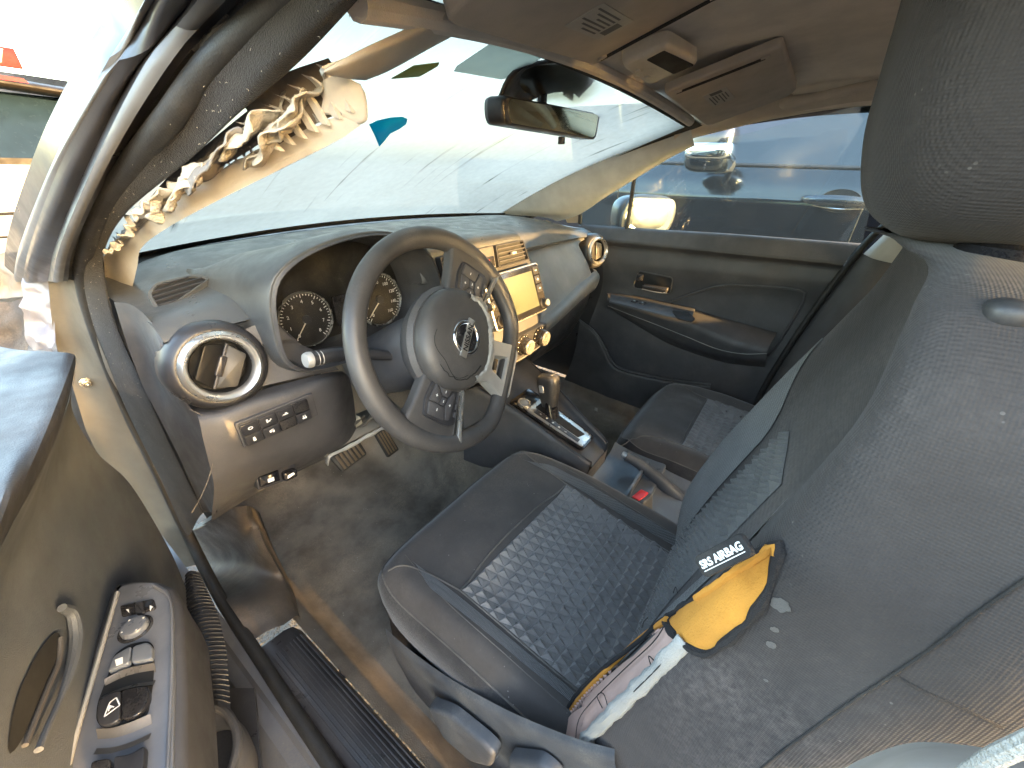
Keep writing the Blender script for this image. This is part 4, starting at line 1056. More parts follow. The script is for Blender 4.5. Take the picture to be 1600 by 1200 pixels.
# torn edge of the cover: ragged pale strip and a dark split
mb = MB(); rows = []; n = 70
for i in range(n+1):
    a = radians(lerp(8, -140, i/n)); t = i/n
    r = lerp(.066, .062, t)+.005*sin(t*9)+.0030*noise.noise(V(t*22, 1, 0)); w = (.022+.009*noise.noise(V(t*15, 4, 0)))*max(.15, sin(pi*min(1, t*1.15)))**.5
    row = []
    for k, (dr, dh) in enumerate(((-.1, .0005), (.15, .0040), (.5, .0050), (.85, .0040), (1.1, .0))):
        rr = r+w*dr; row.append(FW @ V(rr*cos(a)*1.06, rr*sin(a)*.97, dome_h(min(.080, rr))+dh+.0018*noise.noise(V(t*30, k*2.1, 2))))
    rows.append(row)
mb.grid(rows); mb.build('torn_edge', FRAY, hub, ang=30)
pts = []
for i in range(26):
    t = i/25; a = radians(lerp(-120, -212, t)); r = lerp(.056, .066, smooth(t*1.6))+.0025*noise.noise(V(t*14, 9, 0))
    pts.append(FW @ V(r*cos(a)*1.06, r*sin(a)*.97, dome_h(r)+.0004))
MB().tube(pts, lambda t: .0013*(1-t*.6), 6).build('split', DARKV, hub)
pts = [FW @ V(r*cos(radians(a))*1.06, r*sin(radians(a))*.97, dome_h(r)+.0003) for a, r in [(lerp(100, 205, i/20), .060+.004*sin(i*.5)) for i in range(21)]]
MB().tube(pts, .0005, 5).build('split', DARKV, hub)
FE = FW @ Matrix.Translation((0, 0, -.0095))
# emblem: ring with a lettered bar
em = MB().ring([(.0225, .0505), (.0228, .0525), (.0250, .0535), (.0285, .0525), (.0288, .0500)], FE, 48).build('emblem', CHROME, wheel, ang=70)
MB().lathe([(.0225, .0508), (0, .0514)], FE, 36).build('emblem_ground', GLOSS, em)
MB().prism(rpoly([(-.0335, -.0068), (.0335, -.0068), (.0335, .0068), (-.0335, .0068)], .001), .0030, FE, .0008, .0512).build('emblem_bar', SATIN, em)
text_mb('NISSAN', .0135, FE @ Matrix.Translation((0, .0, .0544)), .0003, .0002, 1.02).build('lettering', DARKV, em)

# ================================================================ seats
def squircle(a, p=5.0):
    c, s = cos(a), sin(a); k = (abs(c)**p+abs(s)**p)**(-1/p); return c*k, s*k
class Cushion:
    def __init__(s, xc, yf, w, L, zf, zr): s.xc, s.yf, s.w, s.L, s.zf, s.zr = xc, yf, w, L, zf, zr
    def top(s, x, y):
        v = (s.yf-y)/s.L; u = abs(x-s.xc)/(s.w)
        z = lerp(s.zf, s.zr, smooth(v))
        z += .026*smooth((u-.52)/.34)*smooth(v*1.8+.1) - .020*smooth((u-.90)/.12)
        z += .012*math.exp(-((v-.28)/.12)**2)*(1-smooth((u-.45)/.3))
        z -= .020*(smooth((v-.36)/.08))*(1-smooth((u-.52)/.10))*.55
        z -= .030*smooth((.10-v)/.10)
        return z + .0018*noise.noise(V(x*16, y*16, 2))
    def build(s, parent):
        N = 120; rows = []
        yc = s.yf-s.L/2
        for r in [i/26 for i in range(0, 27)]:
            row = []
            for k in range(N):
                a = 2*pi*k/N; c, q = squircle(a, 6); x, y = s.xc+c*s.w*r*.985, yc+q*s.L/2*r*.985
                row.append(V(x, y, s.top(x, y)-.014*smooth((r-.90)/.10)))
            rows.append(row)
        edge = rows[-1]
        t = MB().grid(rows, True).build('cushion', FABC, parent, ang=80)
        side = []
        for o, d in ((0, 0), (.007, -.010), (.011, -.026), (.010, -.05), (.004, -.085), (-.008, -.125)):
            row = []
            for k, e in enumerate(edge):
                a = 2*pi*k/N; n = V(cos(a), sin(a), 0); zz = max(e.z+d, .40 if d < -.1 else 0)
                row.append(V(e.x, e.y, 0)+n*o+V(0, 0, e.z+d*(1.0)))
            side.append(row)
        b = MB().grid(side, True).build('cushion_border', mat('border_cloth', (.022, .020, .021), .9, bump=.6, bscale=900, dust=.3, sheen=.2), t, ang=80)
        MB().tube([e+V(0, 0, .001) for e in edge], .0016, 6, closed=True).build('piping', PIPE, t)
        return t
def emboss(P, nu, nv, h, name, m, parent):
    """Field of small raised three-sided pyramids over the patch P(u, v) -> point, normal."""
    mb = MB()
    for j in range(nv):
        for i in range(nu+1):
            sh = .5*(j % 2)
            def q(a, b):
                a = max(0, min(1, a)); b = max(0, min(1, b)); return P(a, b)
            A, na = q((i-.5+sh-.5)/nu+.0, j/nv); B, nb = q((i+.5+sh-.5)/nu, j/nv); C_, nc = q((i+sh-.5)/nu, (j+1)/nv)
            D, nd = q((i+1+sh-.5)/nu, (j+1)/nv)
            for tri, hh in (((A, B, C_), h), ((B, D, C_), h*.12)):
                if ((tri[1]-tri[0]).cross(tri[2]-tri[0])).length < 1e-7: continue
                c = (tri[0]+tri[1]+tri[2])/3+na*hh; b = len(mb.v)
                mb.v += [tri[0].copy(), tri[1].copy(), tri[2].copy(), c]
                mb.f += [(b, b+1, b+3), (b+1, b+2, b+3), (b+2, b, b+3)]
    return mb.build(name, m, parent, ang=5)

seat = thing('driver_seat', 'dirty charcoal driver seat with its side torn open to yellow foam', 'car seat', (-.36, -.3, .27), 'front seats')
cu = Cushion(-.352, .002, .236, .52, .548, .512)
cush = cu.build(seat)
# embossed middle insert, knit strips and seams on the cushion
ctree = bvh_of(cush)
def cpt(x, y, off=.002):
    h = ctree.ray_cast(V(x, y, .9), V(0, 0, -1))
    z = h[0].z if h[0] else cu.top(x, y)
    return V(x, y, z+off)
def bil(c, u, v): return (Vector(c[0]).lerp(Vector(c[1]), u)).lerp(Vector(c[3]).lerp(Vector(c[2]), u), v)
IC = [(-.515, -.180), (-.190, -.198), (-.205, -.47), (-.520, -.47)]
def Pc(u, v):
    p = bil(IC, u, v); return cpt(p.x, p.y, .0012), V(0, 0, 1)
emboss(Pc, 17, 15, .0085, 'embossed_insert', FABI, cush)
def line_on(pts, fn, n=30): return [fn(p.x, p.y) for p in crom([(a, b, 0) for a, b in pts], n)]
for pts in ([(-.515, -.178), (-.42, -.172), (-.30, -.178), (-.190, -.196)], [(-.517, -.178), (-.520, -.32), (-.522, -.46)], [(-.188, -.196), (-.198, -.32), (-.207, -.46)],
            [(-.560, -.050), (-.535, -.085), (-.517, -.178)], [(-.150, -.045), (-.170, -.10), (-.188, -.196)]):
    MB().tube(line_on(pts, lambda x, y: cpt(x, y, .0006)), .0017, 6).build('seam', PIPE, cush)
ks = MB(); rows = []
for i in range(31):
    y = lerp(-.075, -.45, i/30); w = .022*smooth(i/6)*(1-.3*i/30)
    rows.append([cpt(-.523-w*(1-k/4)-.004, y, .0018) for k in range(5)])
ks.grid(rows).build('knit_strip', KNIT, cush)
rows = []
for i in range(31):
    y = lerp(-.075, -.45, i/30); w = .020*smooth(i/6)
    rows.append([cpt(-.185+.004+w*k/4-.01*i/30, y, .0018) for k in range(5)])
MB().grid(rows).build('knit_strip', KNIT, cush)
for pts in ([(-.525, -.055), (-.548, -.18), (-.552, -.32), (-.555, -.45)],): MB().tube(line_on(pts, lambda x, y: cpt(x, y, .0004)), .0009, 5).build('seam', PIPE, cush)
MB().tube(line_on([(-.185, -.028), (-.150, -.10), (-.158, -.25), (-.170, -.44)], lambda x, y: cpt(x, y, .0004)), .0011, 5).build('seam', PIPE, cush)

# seat base: side shield with levers
shm = mat('worn_grey_side_shield', (.075, .078, .085), .5, bump=.4, bscale=800, dust=.8, dscale=10, dcol=(.36, .33, .28))
SH = [[(-0.585, -0.047, 0.402), (-0.592, -0.125, 0.431), (-0.597, -0.222, 0.474), (-0.600, -0.332, 0.540), (-0.600, -0.419, 0.606), (-0.598, -0.465, 0.648)],
      [(-0.590, -0.057, 0.382), (-0.598, -0.132, 0.408), (-0.604, -0.231, 0.460), (-0.606, -0.339, 0.528), (-0.606, -0.425, 0.598), (-0.604, -0.469, 0.640)],
      [(-0.588, -0.064, 0.344), (-0.596, -0.135, 0.343), (-0.602, -0.229, 0.382), (-0.604, -0.343, 0.469), (-0.604, -0.432, 0.553), (-0.602, -0.478, 0.603)],
      [(-0.580, -0.065, 0.281), (-0.588, -0.131, 0.240), (-0.594, -0.231, 0.279), (-0.598, -0.348, 0.376), (-0.598, -0.444, 0.461), (-0.598, -0.492, 0.529)],
      [(-0.570, -0.108, 0.197), (-0.576, -0.166, 0.174), (-0.580, -0.246, 0.177), (-0.590, -0.359, 0.274), (-0.590, -0.456, 0.368), (-0.590, -0.504, 0.466)]]
shield = MB().loft(SH, 40, 6).build('side_shield', shm, seat, ang=60)
def lever(pts, name, th):
    P = [V(*p) for p in pts]; o = P[0]; ux = (P[1]-P[0]); fr = frame(o, ux, P[-1]-P[0])
    if (fr.to_3x3() @ V(0, 0, 1)).x > 0:
        fr = fr @ Matrix.Rotation(pi, 4, 'X')
    inv = fr.inverted(); Q = [((inv @ p).x, (inv @ p).y) for p in P]
    return MB().prism(rpoly(Q, .012, 4), th, fr, .007, -.004, 4).build(name, shm, seat, ang=60)
lever([(-0.614, -0.201, 0.413), (-0.614, -0.253, 0.457), (-0.614, -0.317, 0.472), (-0.614, -0.336, 0.468), (-0.614, -0.330, 0.416), (-0.614, -0.292, 0.365), (-0.614, -0.231, 0.348)], 'recline_lever', .018)
lever([(-0.612, -0.353, 0.482), (-0.612, -0.398, 0.550), (-0.612, -0.424, 0.550), (-0.612, -0.422, 0.478), (-0.612, -0.357, 0.396)], 'recline_handle', .016)
slab('seat_base', DARKP, [(-.57, -.04, .28), (-.15, -.04, .28), (-.15, -.04, .42), (-.57, -.04, .42)], .40, seat)
for x in (-.54, -.17): MB().box(.03, .62, .04, Matrix.Translation((x, -.32, .285)), .004).build('seat_rail', mat('rail_steel', (.18, .17, .16), .45, metal=.7, dust=.6), seat)

# backrest
def yl(z): return -.400-.235*(z-.54)-.05*smooth((.54-z)/.10)
def tab(z, T):
    for (a, p), (b, q) in zip(T, T[1:]):
        if z <= b: return lerp(p, q, (z-a)/(b-a))
    return T[-1][1]
def yr(z): return tab(z, [(.45, -.470), (.52, -.445), (.60, -.425), (.67, -.418), (.75, -.446), (.88, -.486), (1.0, -.530), (1.2, -.60)])
BZ = [(.455, -.570, .96, 0), (.52, -.585, 1.0, 0), (.62, -.596, 1.0, 0), (.74, -.602, 1.0, 0), (.86, -.602, 1.0, 0), (.95, -.596, 1.0, 0), (1.04, -.583, .98, .004), (1.090, -.562, .92, .018), (1.115, -.530, .75, .034), (1.125, -.48, .45, .044), (1.129, -.40, .1, .05)]
def back_sec(z, xl, dsc, xc=-.362, dy=0.0, sh=None):
    xr = 2*xc-xl; w = xc-xl
    fl, frr = yl(z)+dy, yr(z)+dy; mid = (fl+frr)/2-.035*min(1, dsc*1.05)+.006; rear = mid-.115*dsc-.02
    fl = lerp(mid-.05, fl, dsc); frr = lerp(mid-.05, frr, dsc); 
    return [(xc, mid, z), (xc-.45*w, mid+.002, z), (xc-.66*w, lerp(mid, fl, .55), z), (xc-.84*w, fl-.004, z), (xc-.955*w, fl-.014, z), (xl, fl-.050, z-.004), (xl-.004*dsc, lerp(fl, rear, .62), z-.004), (xl+.025, rear+.012, z-.006), (xc-.6*w, rear-.006, z-.006),
            (xc, rear-.010, z-.006), (xc+.6*w, rear-.006, z-.006), (xr-.025, rear+.012, z-.006), (xr+.004*dsc, lerp(frr, rear, .62), z-.004), (xr, frr-.050, z-.004), (xc+.955*w, frr-.014, z), (xc+.84*w, frr-.004, z), (xc+.66*w, lerp(mid, frr, .55), z), (xc+.45*w, mid+.002, z)]
bm_ = MB().loft([back_sec(b[0], b[1], b[2], -.362, b[3]) for b in BZ], 96, 6, cu=True)
for v in bm_.v: v += V(1, .6, 0)*(.0022*noise.noise(v*13))+V(1, 0, 0)*(.0010*noise.noise(v*41))
back = bm_.build('backrest', FAB, seat, ang=80)
btree = bvh_of(back)
# knit band and embossed insert on the front of the backrest
def bpt(x, z, off=.0015):
    h = btree.ray_cast(V(x, .1, z+.12), V(0, -1, -.26).normalized()); return (h[0]+V(0, off, .2*off)) if h[0] else V(x, yl(z), z)
rows = [[bpt(lerp(-.165, lerp(-.255, -.172, smooth((z-.88)/.14)), k/8), z, .0020) for k in range(9)] for z in [.60+.42*i/40 for i in range(41)]]
MB().grid(rows).build('knit_strip', KNIT, back)
rows = [[bpt(lerp(lerp(-.47, -.545, smooth((z-.88)/.14)), -.55, k/8), z, .0015) for k in range(9)] for z in [.60+.42*i/40 for i in range(41)]]
MB().grid(rows).build('knit_strip', KNIT, back)
BC = [(-.310, .945, 0), (-.420, .945, 0), (-.478, .56, 0), (-.250, .56, 0)]
def Pb(u, v):
    p = bil(BC, u, v); return bpt(p.x, p.y, .0010), V(0, .97, .2)
emboss(Pb, 11, 22, .0090, 'embossed_insert', mat('back_insert_cloth', (.115, .110, .105), .85, weave=.3, wscale=6000, bdist=.0004, dust=.2, dcol=(.12, .11, .11), sheen=.15), back)
# seams on the outer side
def on_back(pairs, n=50, off=.0006):
    return crom(cast(btree, pairs, off), n)
MB().tube(on_back([((-0.7600, -0.4880, 1.0680), (-0.5500, -0.5750, 0.6620)), ((-0.7600, -0.4890, 1.0830), (-0.5500, -0.5830, 0.7430)), ((-0.7600, -0.4910, 1.0980), (-0.5500, -0.5910, 0.8210)), ((-0.7600, -0.4920, 1.1100), (-0.5500, -0.5990, 0.8820)), ((-0.7600, -0.4930, 1.1180), (-0.5500, -0.6040, 0.9260)), ((-0.7600, -0.4940, 1.1240), (-0.5500, -0.6060, 0.9560)), ((-0.7600, -0.4940, 1.1300), (-0.5500, -0.6100, 0.9880)), ((-0.7600, -0.4950, 1.1360), (-0.5500, -0.6130, 1.0170))]), .0009, 6).build('seam', mat('dark_seam', (.022, .020, .019), .95, bump=1, bscale=1500, dust=.5, dscale=60, dcol=(.12, .10, .08)), back)
MB().tube(on_back([((-0.7600, -0.4920, 1.1100), (-0.5500, -0.5990, 0.8820)), ((-0.7600, -0.4960, 1.1100), (-0.5500, -0.6160, 0.8810)), ((-0.7600, -0.4990, 1.1100), (-0.5500, -0.6330, 0.8840)), ((-0.7600, -0.5020, 1.1100), (-0.5500, -0.6470, 0.8840))], 24), .0008, 6).build('seam', MATS['dark_seam'], back)
# torn opening: yellow foam leaf
def patch(pairs, off, name, m, mid, rough=0.0, inset=1.0):
    b = cast(btree, pairs, off); n = len(b)*5; rim = crom(b, n, True)
    rim = [p+V(noise.noise(p*160), noise.noise(p*190), noise.noise(p*170+V(3, 1, 2)))*rough for p in rim]
    c = sum(rim, V(0, 0, 0))/n; rows = []
    for k in range(9):
        t = k/8
        row = []
        for p in rim:
            q = c.lerp(p, t*inset); h = btree.find_nearest(q); nn = h[1] if h[1].x < 0 else -h[1]
            row.append(h[0]+nn*(off+mid*(1-t*t)))
        rows.append(row)
    return MB().grid(rows, True).build(name, m, back, ang=60), rim
leaf = [((-0.7600, -0.4760, 1.1220), (-0.5500, -0.5160, 0.9460)), ((-0.7600, -0.4770, 1.1180), (-0.5500, -0.5200, 0.9250)), ((-0.7600, -0.4780, 1.1120), (-0.5500, -0.5220, 0.8940)), ((-0.7600, -0.4770, 1.1050), (-0.5500, -0.5200, 0.8580)), ((-0.7600, -0.4760, 1.0980), (-0.5500, -0.5130, 0.8220)), ((-0.7600, -0.4740, 1.0940), (-0.5500, -0.5060, 0.7990)), ((-0.7600, -0.4720, 1.0930), (-0.5500, -0.4940, 0.7930)), ((-0.7600, -0.4700, 1.0930), (-0.5500, -0.4840, 0.7940)), ((-0.7600, -0.4680, 1.0940), (-0.5500, -0.4730, 0.8000)), ((-0.7600, -0.4680, 1.0960), (-0.5500, -0.4700, 0.8100)), ((-0.7600, -0.4710, 1.1050), (-0.5500, -0.4860, 0.8580)), ((-0.7600, -0.4730, 1.1130), (-0.5500, -0.5000, 0.9000)), ((-0.7600, -0.4750, 1.1190), (-0.5500, -0.5100, 0.9290))]
foam, lrim = patch(leaf, .0022, 'exposed_foam', FOAM, .0005, .0008)
EDGE = mat('torn_cloth_edge', (.018, .017, .018), .95, bump=1.5, bscale=1200, bdist=.002)
MB().tube(lrim, lambda t: .0028+.0008*sin(t*60), 7, closed=True).build('torn_cloth_edge', EDGE, back)
n_ = len(lrim); up_edge = [lrim[i % n_] for i in range(int(n_*.74), n_+2)]
MB().tube([p+V(-.0012, .001, -.0030) for p in up_edge], .0030, 7).build('foam_edge', FOAM, back)
# lower opening with pinkish lining
low = [((-0.7600, -0.4670, 1.0960), (-0.5500, -0.4690, 0.8100)), ((-0.7600, -0.4690, 1.0940), (-0.5500, -0.4760, 0.8000)), ((-0.7600, -0.4710, 1.0930), (-0.5500, -0.4880, 0.7950)), ((-0.7600, -0.4700, 1.0830), (-0.5500, -0.4810, 0.7450)), ((-0.7600, -0.4660, 1.0670), (-0.5500, -0.4630, 0.6600)), ((-0.7600, -0.4620, 1.0450), (-0.5500, -0.4390, 0.5470)), ((-0.7600, -0.4590, 1.0220), (-0.5500, -0.4230, 0.4280)), ((-0.7600, -0.4560, 1.0200), (-0.5500, -0.4080, 0.4160)), ((-0.7600, -0.4530, 1.0270), (-0.5500, -0.3960, 0.4530)), ((-0.7600, -0.4530, 1.0390), (-0.5500, -0.3950, 0.5150)), ((-0.7600, -0.4550, 1.0530), (-0.5500, -0.4050, 0.5880)), ((-0.7600, -0.4590, 1.0690), (-0.5500, -0.4260, 0.6710)), ((-0.7600, -0.4640, 1.0840), (-0.5500, -0.4500, 0.7490))]
lin, l2 = patch(low, .0022, 'exposed_lining', LINER, .0005, .0008)
MB().tube(l2, .0022, 7, closed=True).build('torn_cloth_edge', EDGE, back)
pl = on_back([((-0.7600, -0.4550, 1.0300), (-0.5500, -0.4030, 0.4650)), ((-0.7600, -0.4540, 1.0420), (-0.5500, -0.4010, 0.5290)), ((-0.7600, -0.4570, 1.0560), (-0.5500, -0.4130, 0.6010)), ((-0.7600, -0.4600, 1.0710), (-0.5500, -0.4320, 0.6810)), ((-0.7600, -0.4640, 1.0860), (-0.5500, -0.4540, 0.7560)), ((-0.7600, -0.4680, 1.0960), (-0.5500, -0.4710, 0.8080))], 40, .003)
MB().tube(pl, .0028, 7).build('foam_edge', FOAM, back)
pl2 = [p+V(-.003, 0, -.006) for p in pl]
mb = MB()
for i, p in enumerate(pl2[2:-2]):
    d = V(.0, -.012-.006*random.random(), -.016-.004*random.random()); mb.tube([p, p+d*.5+V(-.002, 0, 0), p+d], lambda t: .0022*(1-.5*t), 5)
mb.build('puckered_lining', LINER, back)
fr_ = on_back([((-0.7600, -0.4710, 1.0940), (-0.5500, -0.4900, 0.7980)), ((-0.7600, -0.4700, 1.0870), (-0.5500, -0.4830, 0.7610)), ((-0.7600, -0.4680, 1.0750), (-0.5500, -0.4710, 0.7000)), ((-0.7600, -0.4650, 1.0610), (-0.5500, -0.4560, 0.6270)), ((-0.7600, -0.4610, 1.0430), (-0.5500, -0.4370, 0.5370)), ((-0.7600, -0.4580, 1.0260), (-0.5500, -0.4210, 0.4450)), ((-0.7600, -0.4560, 1.0050), (-0.5500, -0.4080, 0.3360))], 60, .003)
rows = []
for i, p in enumerate(fr_):
    t = i/59; w = .0070+.0036*noise.noise(V(i*.45, 2, 0))
    tn = (fr_[min(i+1, 59)]-fr_[max(i-1, 0)]).normalized(); s = tn.cross(V(-1, 0, .3)).normalized()
    rows.append([p+s*(w*k)+V(-1, 0, .4)*(.0030*(1-k*k)+.0016*noise.noise(V(i*.7, k*2.5, 7))) for k in (-1, -.6, -.2, .2, .6, 1)])
MB().grid(rows).build('frayed_felt', FRAY, back, ang=30, solid=.002)
# loose black threads
mb = MB()
for ps in (['dummy'],): pass
TH = [[((-0.7600, -0.4580, 1.0320), (-0.5500, -0.4220, 0.4780)), ((-0.7600, -0.4580, 1.0440), (-0.5500, -0.4200, 0.5410)), ((-0.7600, -0.4600, 1.0560), (-0.5500, -0.4320, 0.6030)), ((-0.7600, -0.4640, 1.0750), (-0.5500, -0.4540, 0.7010)), ((-0.7600, -0.4680, 1.0880), (-0.5500, -0.4700, 0.7680)), ((-0.7600, -0.4680, 1.0940), (-0.5500, -0.4740, 0.7990))], [((-0.7600, -0.4620, 1.0570), (-0.5500, -0.4430, 0.6080)), ((-0.7600, -0.4610, 1.0590), (-0.5500, -0.4350, 0.6170)), ((-0.7600, -0.4620, 1.0620), (-0.5500, -0.4410, 0.6310)), ((-0.7600, -0.4640, 1.0580), (-0.5500, -0.4510, 0.6120))], [((-0.7600, -0.4670, 1.0710), (-0.5500, -0.4680, 0.6800)), ((-0.7600, -0.4690, 1.0810), (-0.5500, -0.4780, 0.7310)), ((-0.7600, -0.4700, 1.0880), (-0.5500, -0.4850, 0.7690))], [((-0.7600, -0.4680, 1.1020), (-0.5500, -0.4700, 0.8440)), ((-0.7600, -0.4680, 1.1040), (-0.5500, -0.4700, 0.8530)), ((-0.7600, -0.4680, 1.1030), (-0.5500, -0.4730, 0.8470))], [((-0.7600, -0.4640, 1.0930), (-0.5500, -0.4530, 0.7970)), ((-0.7600, -0.4640, 1.0920), (-0.5500, -0.4510, 0.7880)), ((-0.7600, -0.4640, 1.0900), (-0.5500, -0.4510, 0.7790))], [((-0.7600, -0.4690, 1.0820), (-0.5500, -0.4750, 0.7370)), ((-0.7600, -0.4680, 1.0840), (-0.5500, -0.4710, 0.7460)), ((-0.7600, -0.4690, 1.0840), (-0.5500, -0.4770, 0.7490))]]
for t_ in TH: mb.tube(crom(cast(btree, t_, .006), 26), .0005, 5)
mb.build('loose_thread', DARKV, back)
# label sewn into the seam
la, lb_end = V(*(-0.594, -0.476, 0.936)), V(*(-0.594, -0.494, 0.973))
zl = V(-.72, .18, .66); xl_ = (lb_end-la).normalized(); fr = frame((la+lb_end)/2+zl*.002, xl_, zl.cross(xl_))
lw_, lh_ = (lb_end-la).length/2, .0068
lb = MB().prism(rpoly([(-lw_, -lh_), (lw_, -lh_), (lw_, lh_), (-lw_, lh_)], .004), .004, fr, .0015, -.001).build('airbag_label', mat('woven_label', (.012, .012, .013), .85, bump=.6, bscale=900, dust=.25), back)
sz = lw_*2*.80/5.6
tx = text_mb('SRS AIRBAG', sz, fr @ Matrix.Translation((0, lh_*.02, .0031)), .0002, .0002); 
tw = max((fr.inverted() @ v).x for v in tx.v)-min((fr.inverted() @ v).x for v in tx.v)
tx = text_mb('SRS AIRBAG', sz*(lw_*2*.84)/tw, fr @ Matrix.Translation((0, lh_*.05, .0031)), .0002, .0002)
tx.prism([(-lw_*.82, -lh_*.52), (lw_*.82, -lh_*.52), (lw_*.82, -lh_*.44), (-lw_*.82, -lh_*.44)], .0003, fr, 0, .0030)
tx.build('lettering', WHITEP, lb)

# headrest
def superell(c, r, e1, e2, nu=56, nv=40, tilt=0.0):
    rows = []
    f = lambda w, m: math.copysign(abs(w)**m, w)
    for j in range(nv+1):
        v = -pi/2+pi*j/nv; row = []
        for i in range(nu):
            u = 2*pi*i/nu
            p = V(r[0]*f(cos(v), e1)*f(cos(u), e2), r[1]*f(cos(v), e1)*f(sin(u), e2), r[2]*f(sin(v), e1))
            p.y -= tilt*p.z
            p += p.normalized()*.0016*noise.noise(p*22)
            row.append(Vector(c)+p)
        rows.append(row)
    return MB().grid(rows, True)
hr = superell((-.362, -.540, 1.250), (.132, .067, .124), .60, .58, tilt=-.10).build('headrest', FAB, seat, ang=80)
for x, y in ((-.425, -.566), (-.300, -.566)):
    MB().tube([(x, y, 1.08), (x, y+.004, 1.17)], .0065, 12).build('headrest_post', DARKP, seat)
    MB().lathe([(.022, -.004), (.023, .006), (.018, .013), (.010, .015)], Matrix.Translation((x, y, 1.118)), 20, 1.25, 1.0).build('post_guide', GLOSS, seat)
# dried spots on the cloth below the label
STN = mat('dried_spot', (.085, .080, .076), .95, bump=1, bscale=900)
for q, rr in ((((-0.7600, -0.4790, 1.1120), (-0.5500, -0.5320, 0.8920)), .0042), (((-0.7600, -0.4800, 1.1070), (-0.5500, -0.5360, 0.8660)), .0018), (((-0.7600, -0.4810, 1.1040), (-0.5500, -0.5390, 0.8490)), .0024), (((-0.7600, -0.4820, 1.0950), (-0.5500, -0.5480, 0.8080)), .0012)):
    h = btree.ray_cast(V(*q[0]), (V(*q[1])-V(*q[0])).normalized())
    if h[0]:
        nn = h[1] if h[1].x < 0 else -h[1]; F_ = frame(h[0]+nn*.0006, nn.orthogonal(), nn.cross(nn.orthogonal()))
        MB().cap([F_ @ V(rr*(1+.35*noise.noise(V(k*.7, rr*900, 1)))*cos(2*pi*k/16), 1.3*rr*(1+.35*noise.noise(V(k*.7, rr*900, 1)))*sin(2*pi*k/16), 0) for k in range(16)]).build('dried_spot', STN, back)
# ---- passenger seat
pseat = thing('passenger_seat', 'dusty charcoal passenger seat beyond the centre console, slid back', 'car seat', (.34, -.5, .27), 'front seats')
cp = Cushion(.335, -.185, .225, .48, .512, .480)
pc = cp.build(pseat)
ctree = bvh_of(pc)
cu_keep = cu; cu = cp
IC = [(.165, -.36), (.49, -.36), (.50, -.62), (.16, -.62)]
emboss(Pc, 16, 12, .0055, 'embossed_insert', FABI, pc)
for pts in ([(.165, -.358), (.25, -.352), (.40, -.352), (.49, -.358)], [(.10, -.22), (.15, -.27), (.165, -.358), (.16, -.60)], [(.555, -.22), (.515, -.27), (.49, -.358), (.50, -.60)]):
    MB().tube(line_on(pts, lambda x, y: cpt(x, y, .0006)), .0015, 6).build('seam', PIPE, pc)
cu = cu_keep
slab('seat_base', DARKP, [(.13, -.22, .28), (.54, -.22, .28), (.54, -.22, .40), (.13, -.22, .40)], .36, pseat)
bq = MB().loft([back_sec(z, .335-(-.362-xl_), d, .335, -.22+e) for z, xl_, d, e in BZ], 72, 5, cu=True).build('backrest', FAB, pseat, ang=80)
superell((.335, -.765, 1.245), (.128, .060, .105), .45, .6, tilt=.1).build('headrest', FAB, pseat, ang=80)

# ================================================================ passenger door
pd_ = thing('passenger_door', 'closed black passenger door with window, armrest and door mirror outside', 'car door', (.69, -.1, .3))
PR = [[(0.690, 0.273, 0.975), (0.690, 0.031, 0.983), (0.690, -0.242, 0.996), (0.690, -0.434, 1.002), (0.690, -0.592, 1.007)],
      [(0.678, 0.246, 0.965), (0.678, 0.025, 0.974), (0.678, -0.246, 0.988), (0.678, -0.437, 0.995), (0.678, -0.587, 0.999)],
      [(0.658, 0.184, 0.936), (0.658, 0.012, 0.941), (0.658, -0.260, 0.948), (0.658, -0.452, 0.954), (0.658, -0.573, 0.957)],
      [(0.660, 0.178, 0.925), (0.660, 0.010, 0.930), (0.660, -0.262, 0.939), (0.660, -0.454, 0.945), (0.660, -0.574, 0.948)],
      [(0.672, 0.174, 0.908), (0.672, 0.011, 0.913), (0.672, -0.264, 0.923), (0.672, -0.458, 0.932), (0.672, -0.573, 0.935)],
      [(0.668, 0.150, 0.855), (0.668, 0.001, 0.868), (0.668, -0.275, 0.885), (0.668, -0.461, 0.897), (0.668, -0.566, 0.902)],
      [(0.672, 0.141, 0.815), (0.672, -0.003, 0.840), (0.672, -0.281, 0.860), (0.672, -0.453, 0.869), (0.672, -0.564, 0.878)],
      [(0.684, 0.141, 0.749), (0.684, -0.011, 0.777), (0.684, -0.275, 0.800), (0.684, -0.450, 0.818), (0.684, -0.560, 0.820)],
      [(0.680, 0.155, 0.663), (0.680, -0.030, 0.683), (0.680, -0.272, 0.694), (0.680, -0.449, 0.706), (0.680, -0.563, 0.722)],
      [(0.668, 0.178, 0.554), (0.668, -0.061, 0.548), (0.668, -0.256, 0.548), (0.668, -0.423, 0.565), (0.668, -0.550, 0.601)],
      [(0.672, 0.233, 0.352), (0.672, -0.015, 0.340), (0.672, -0.228, 0.352), (0.672, -0.409, 0.385), (0.672, -0.552, 0.430)],
      [(0.672, 0.306, 0.115), (0.672, 0.024, 0.123), (0.672, -0.196, 0.135), (0.672, -0.389, 0.195), (0.672, -0.554, 0.255)]]
pdoor = MB().loft(PR, 40, 5).build('door_panel', PLAST, pd_, ang=60)
# soft ledge in paler grain along the window
MB().loft(PR[0:3], 40, 6).build('window_ledge', mat('door_ledge', (.05, .05, .052), .5, bump=.4, bscale=900, dust=.3, wash=.15), pd_, ang=60).location = (-.0015, 0, .0015)
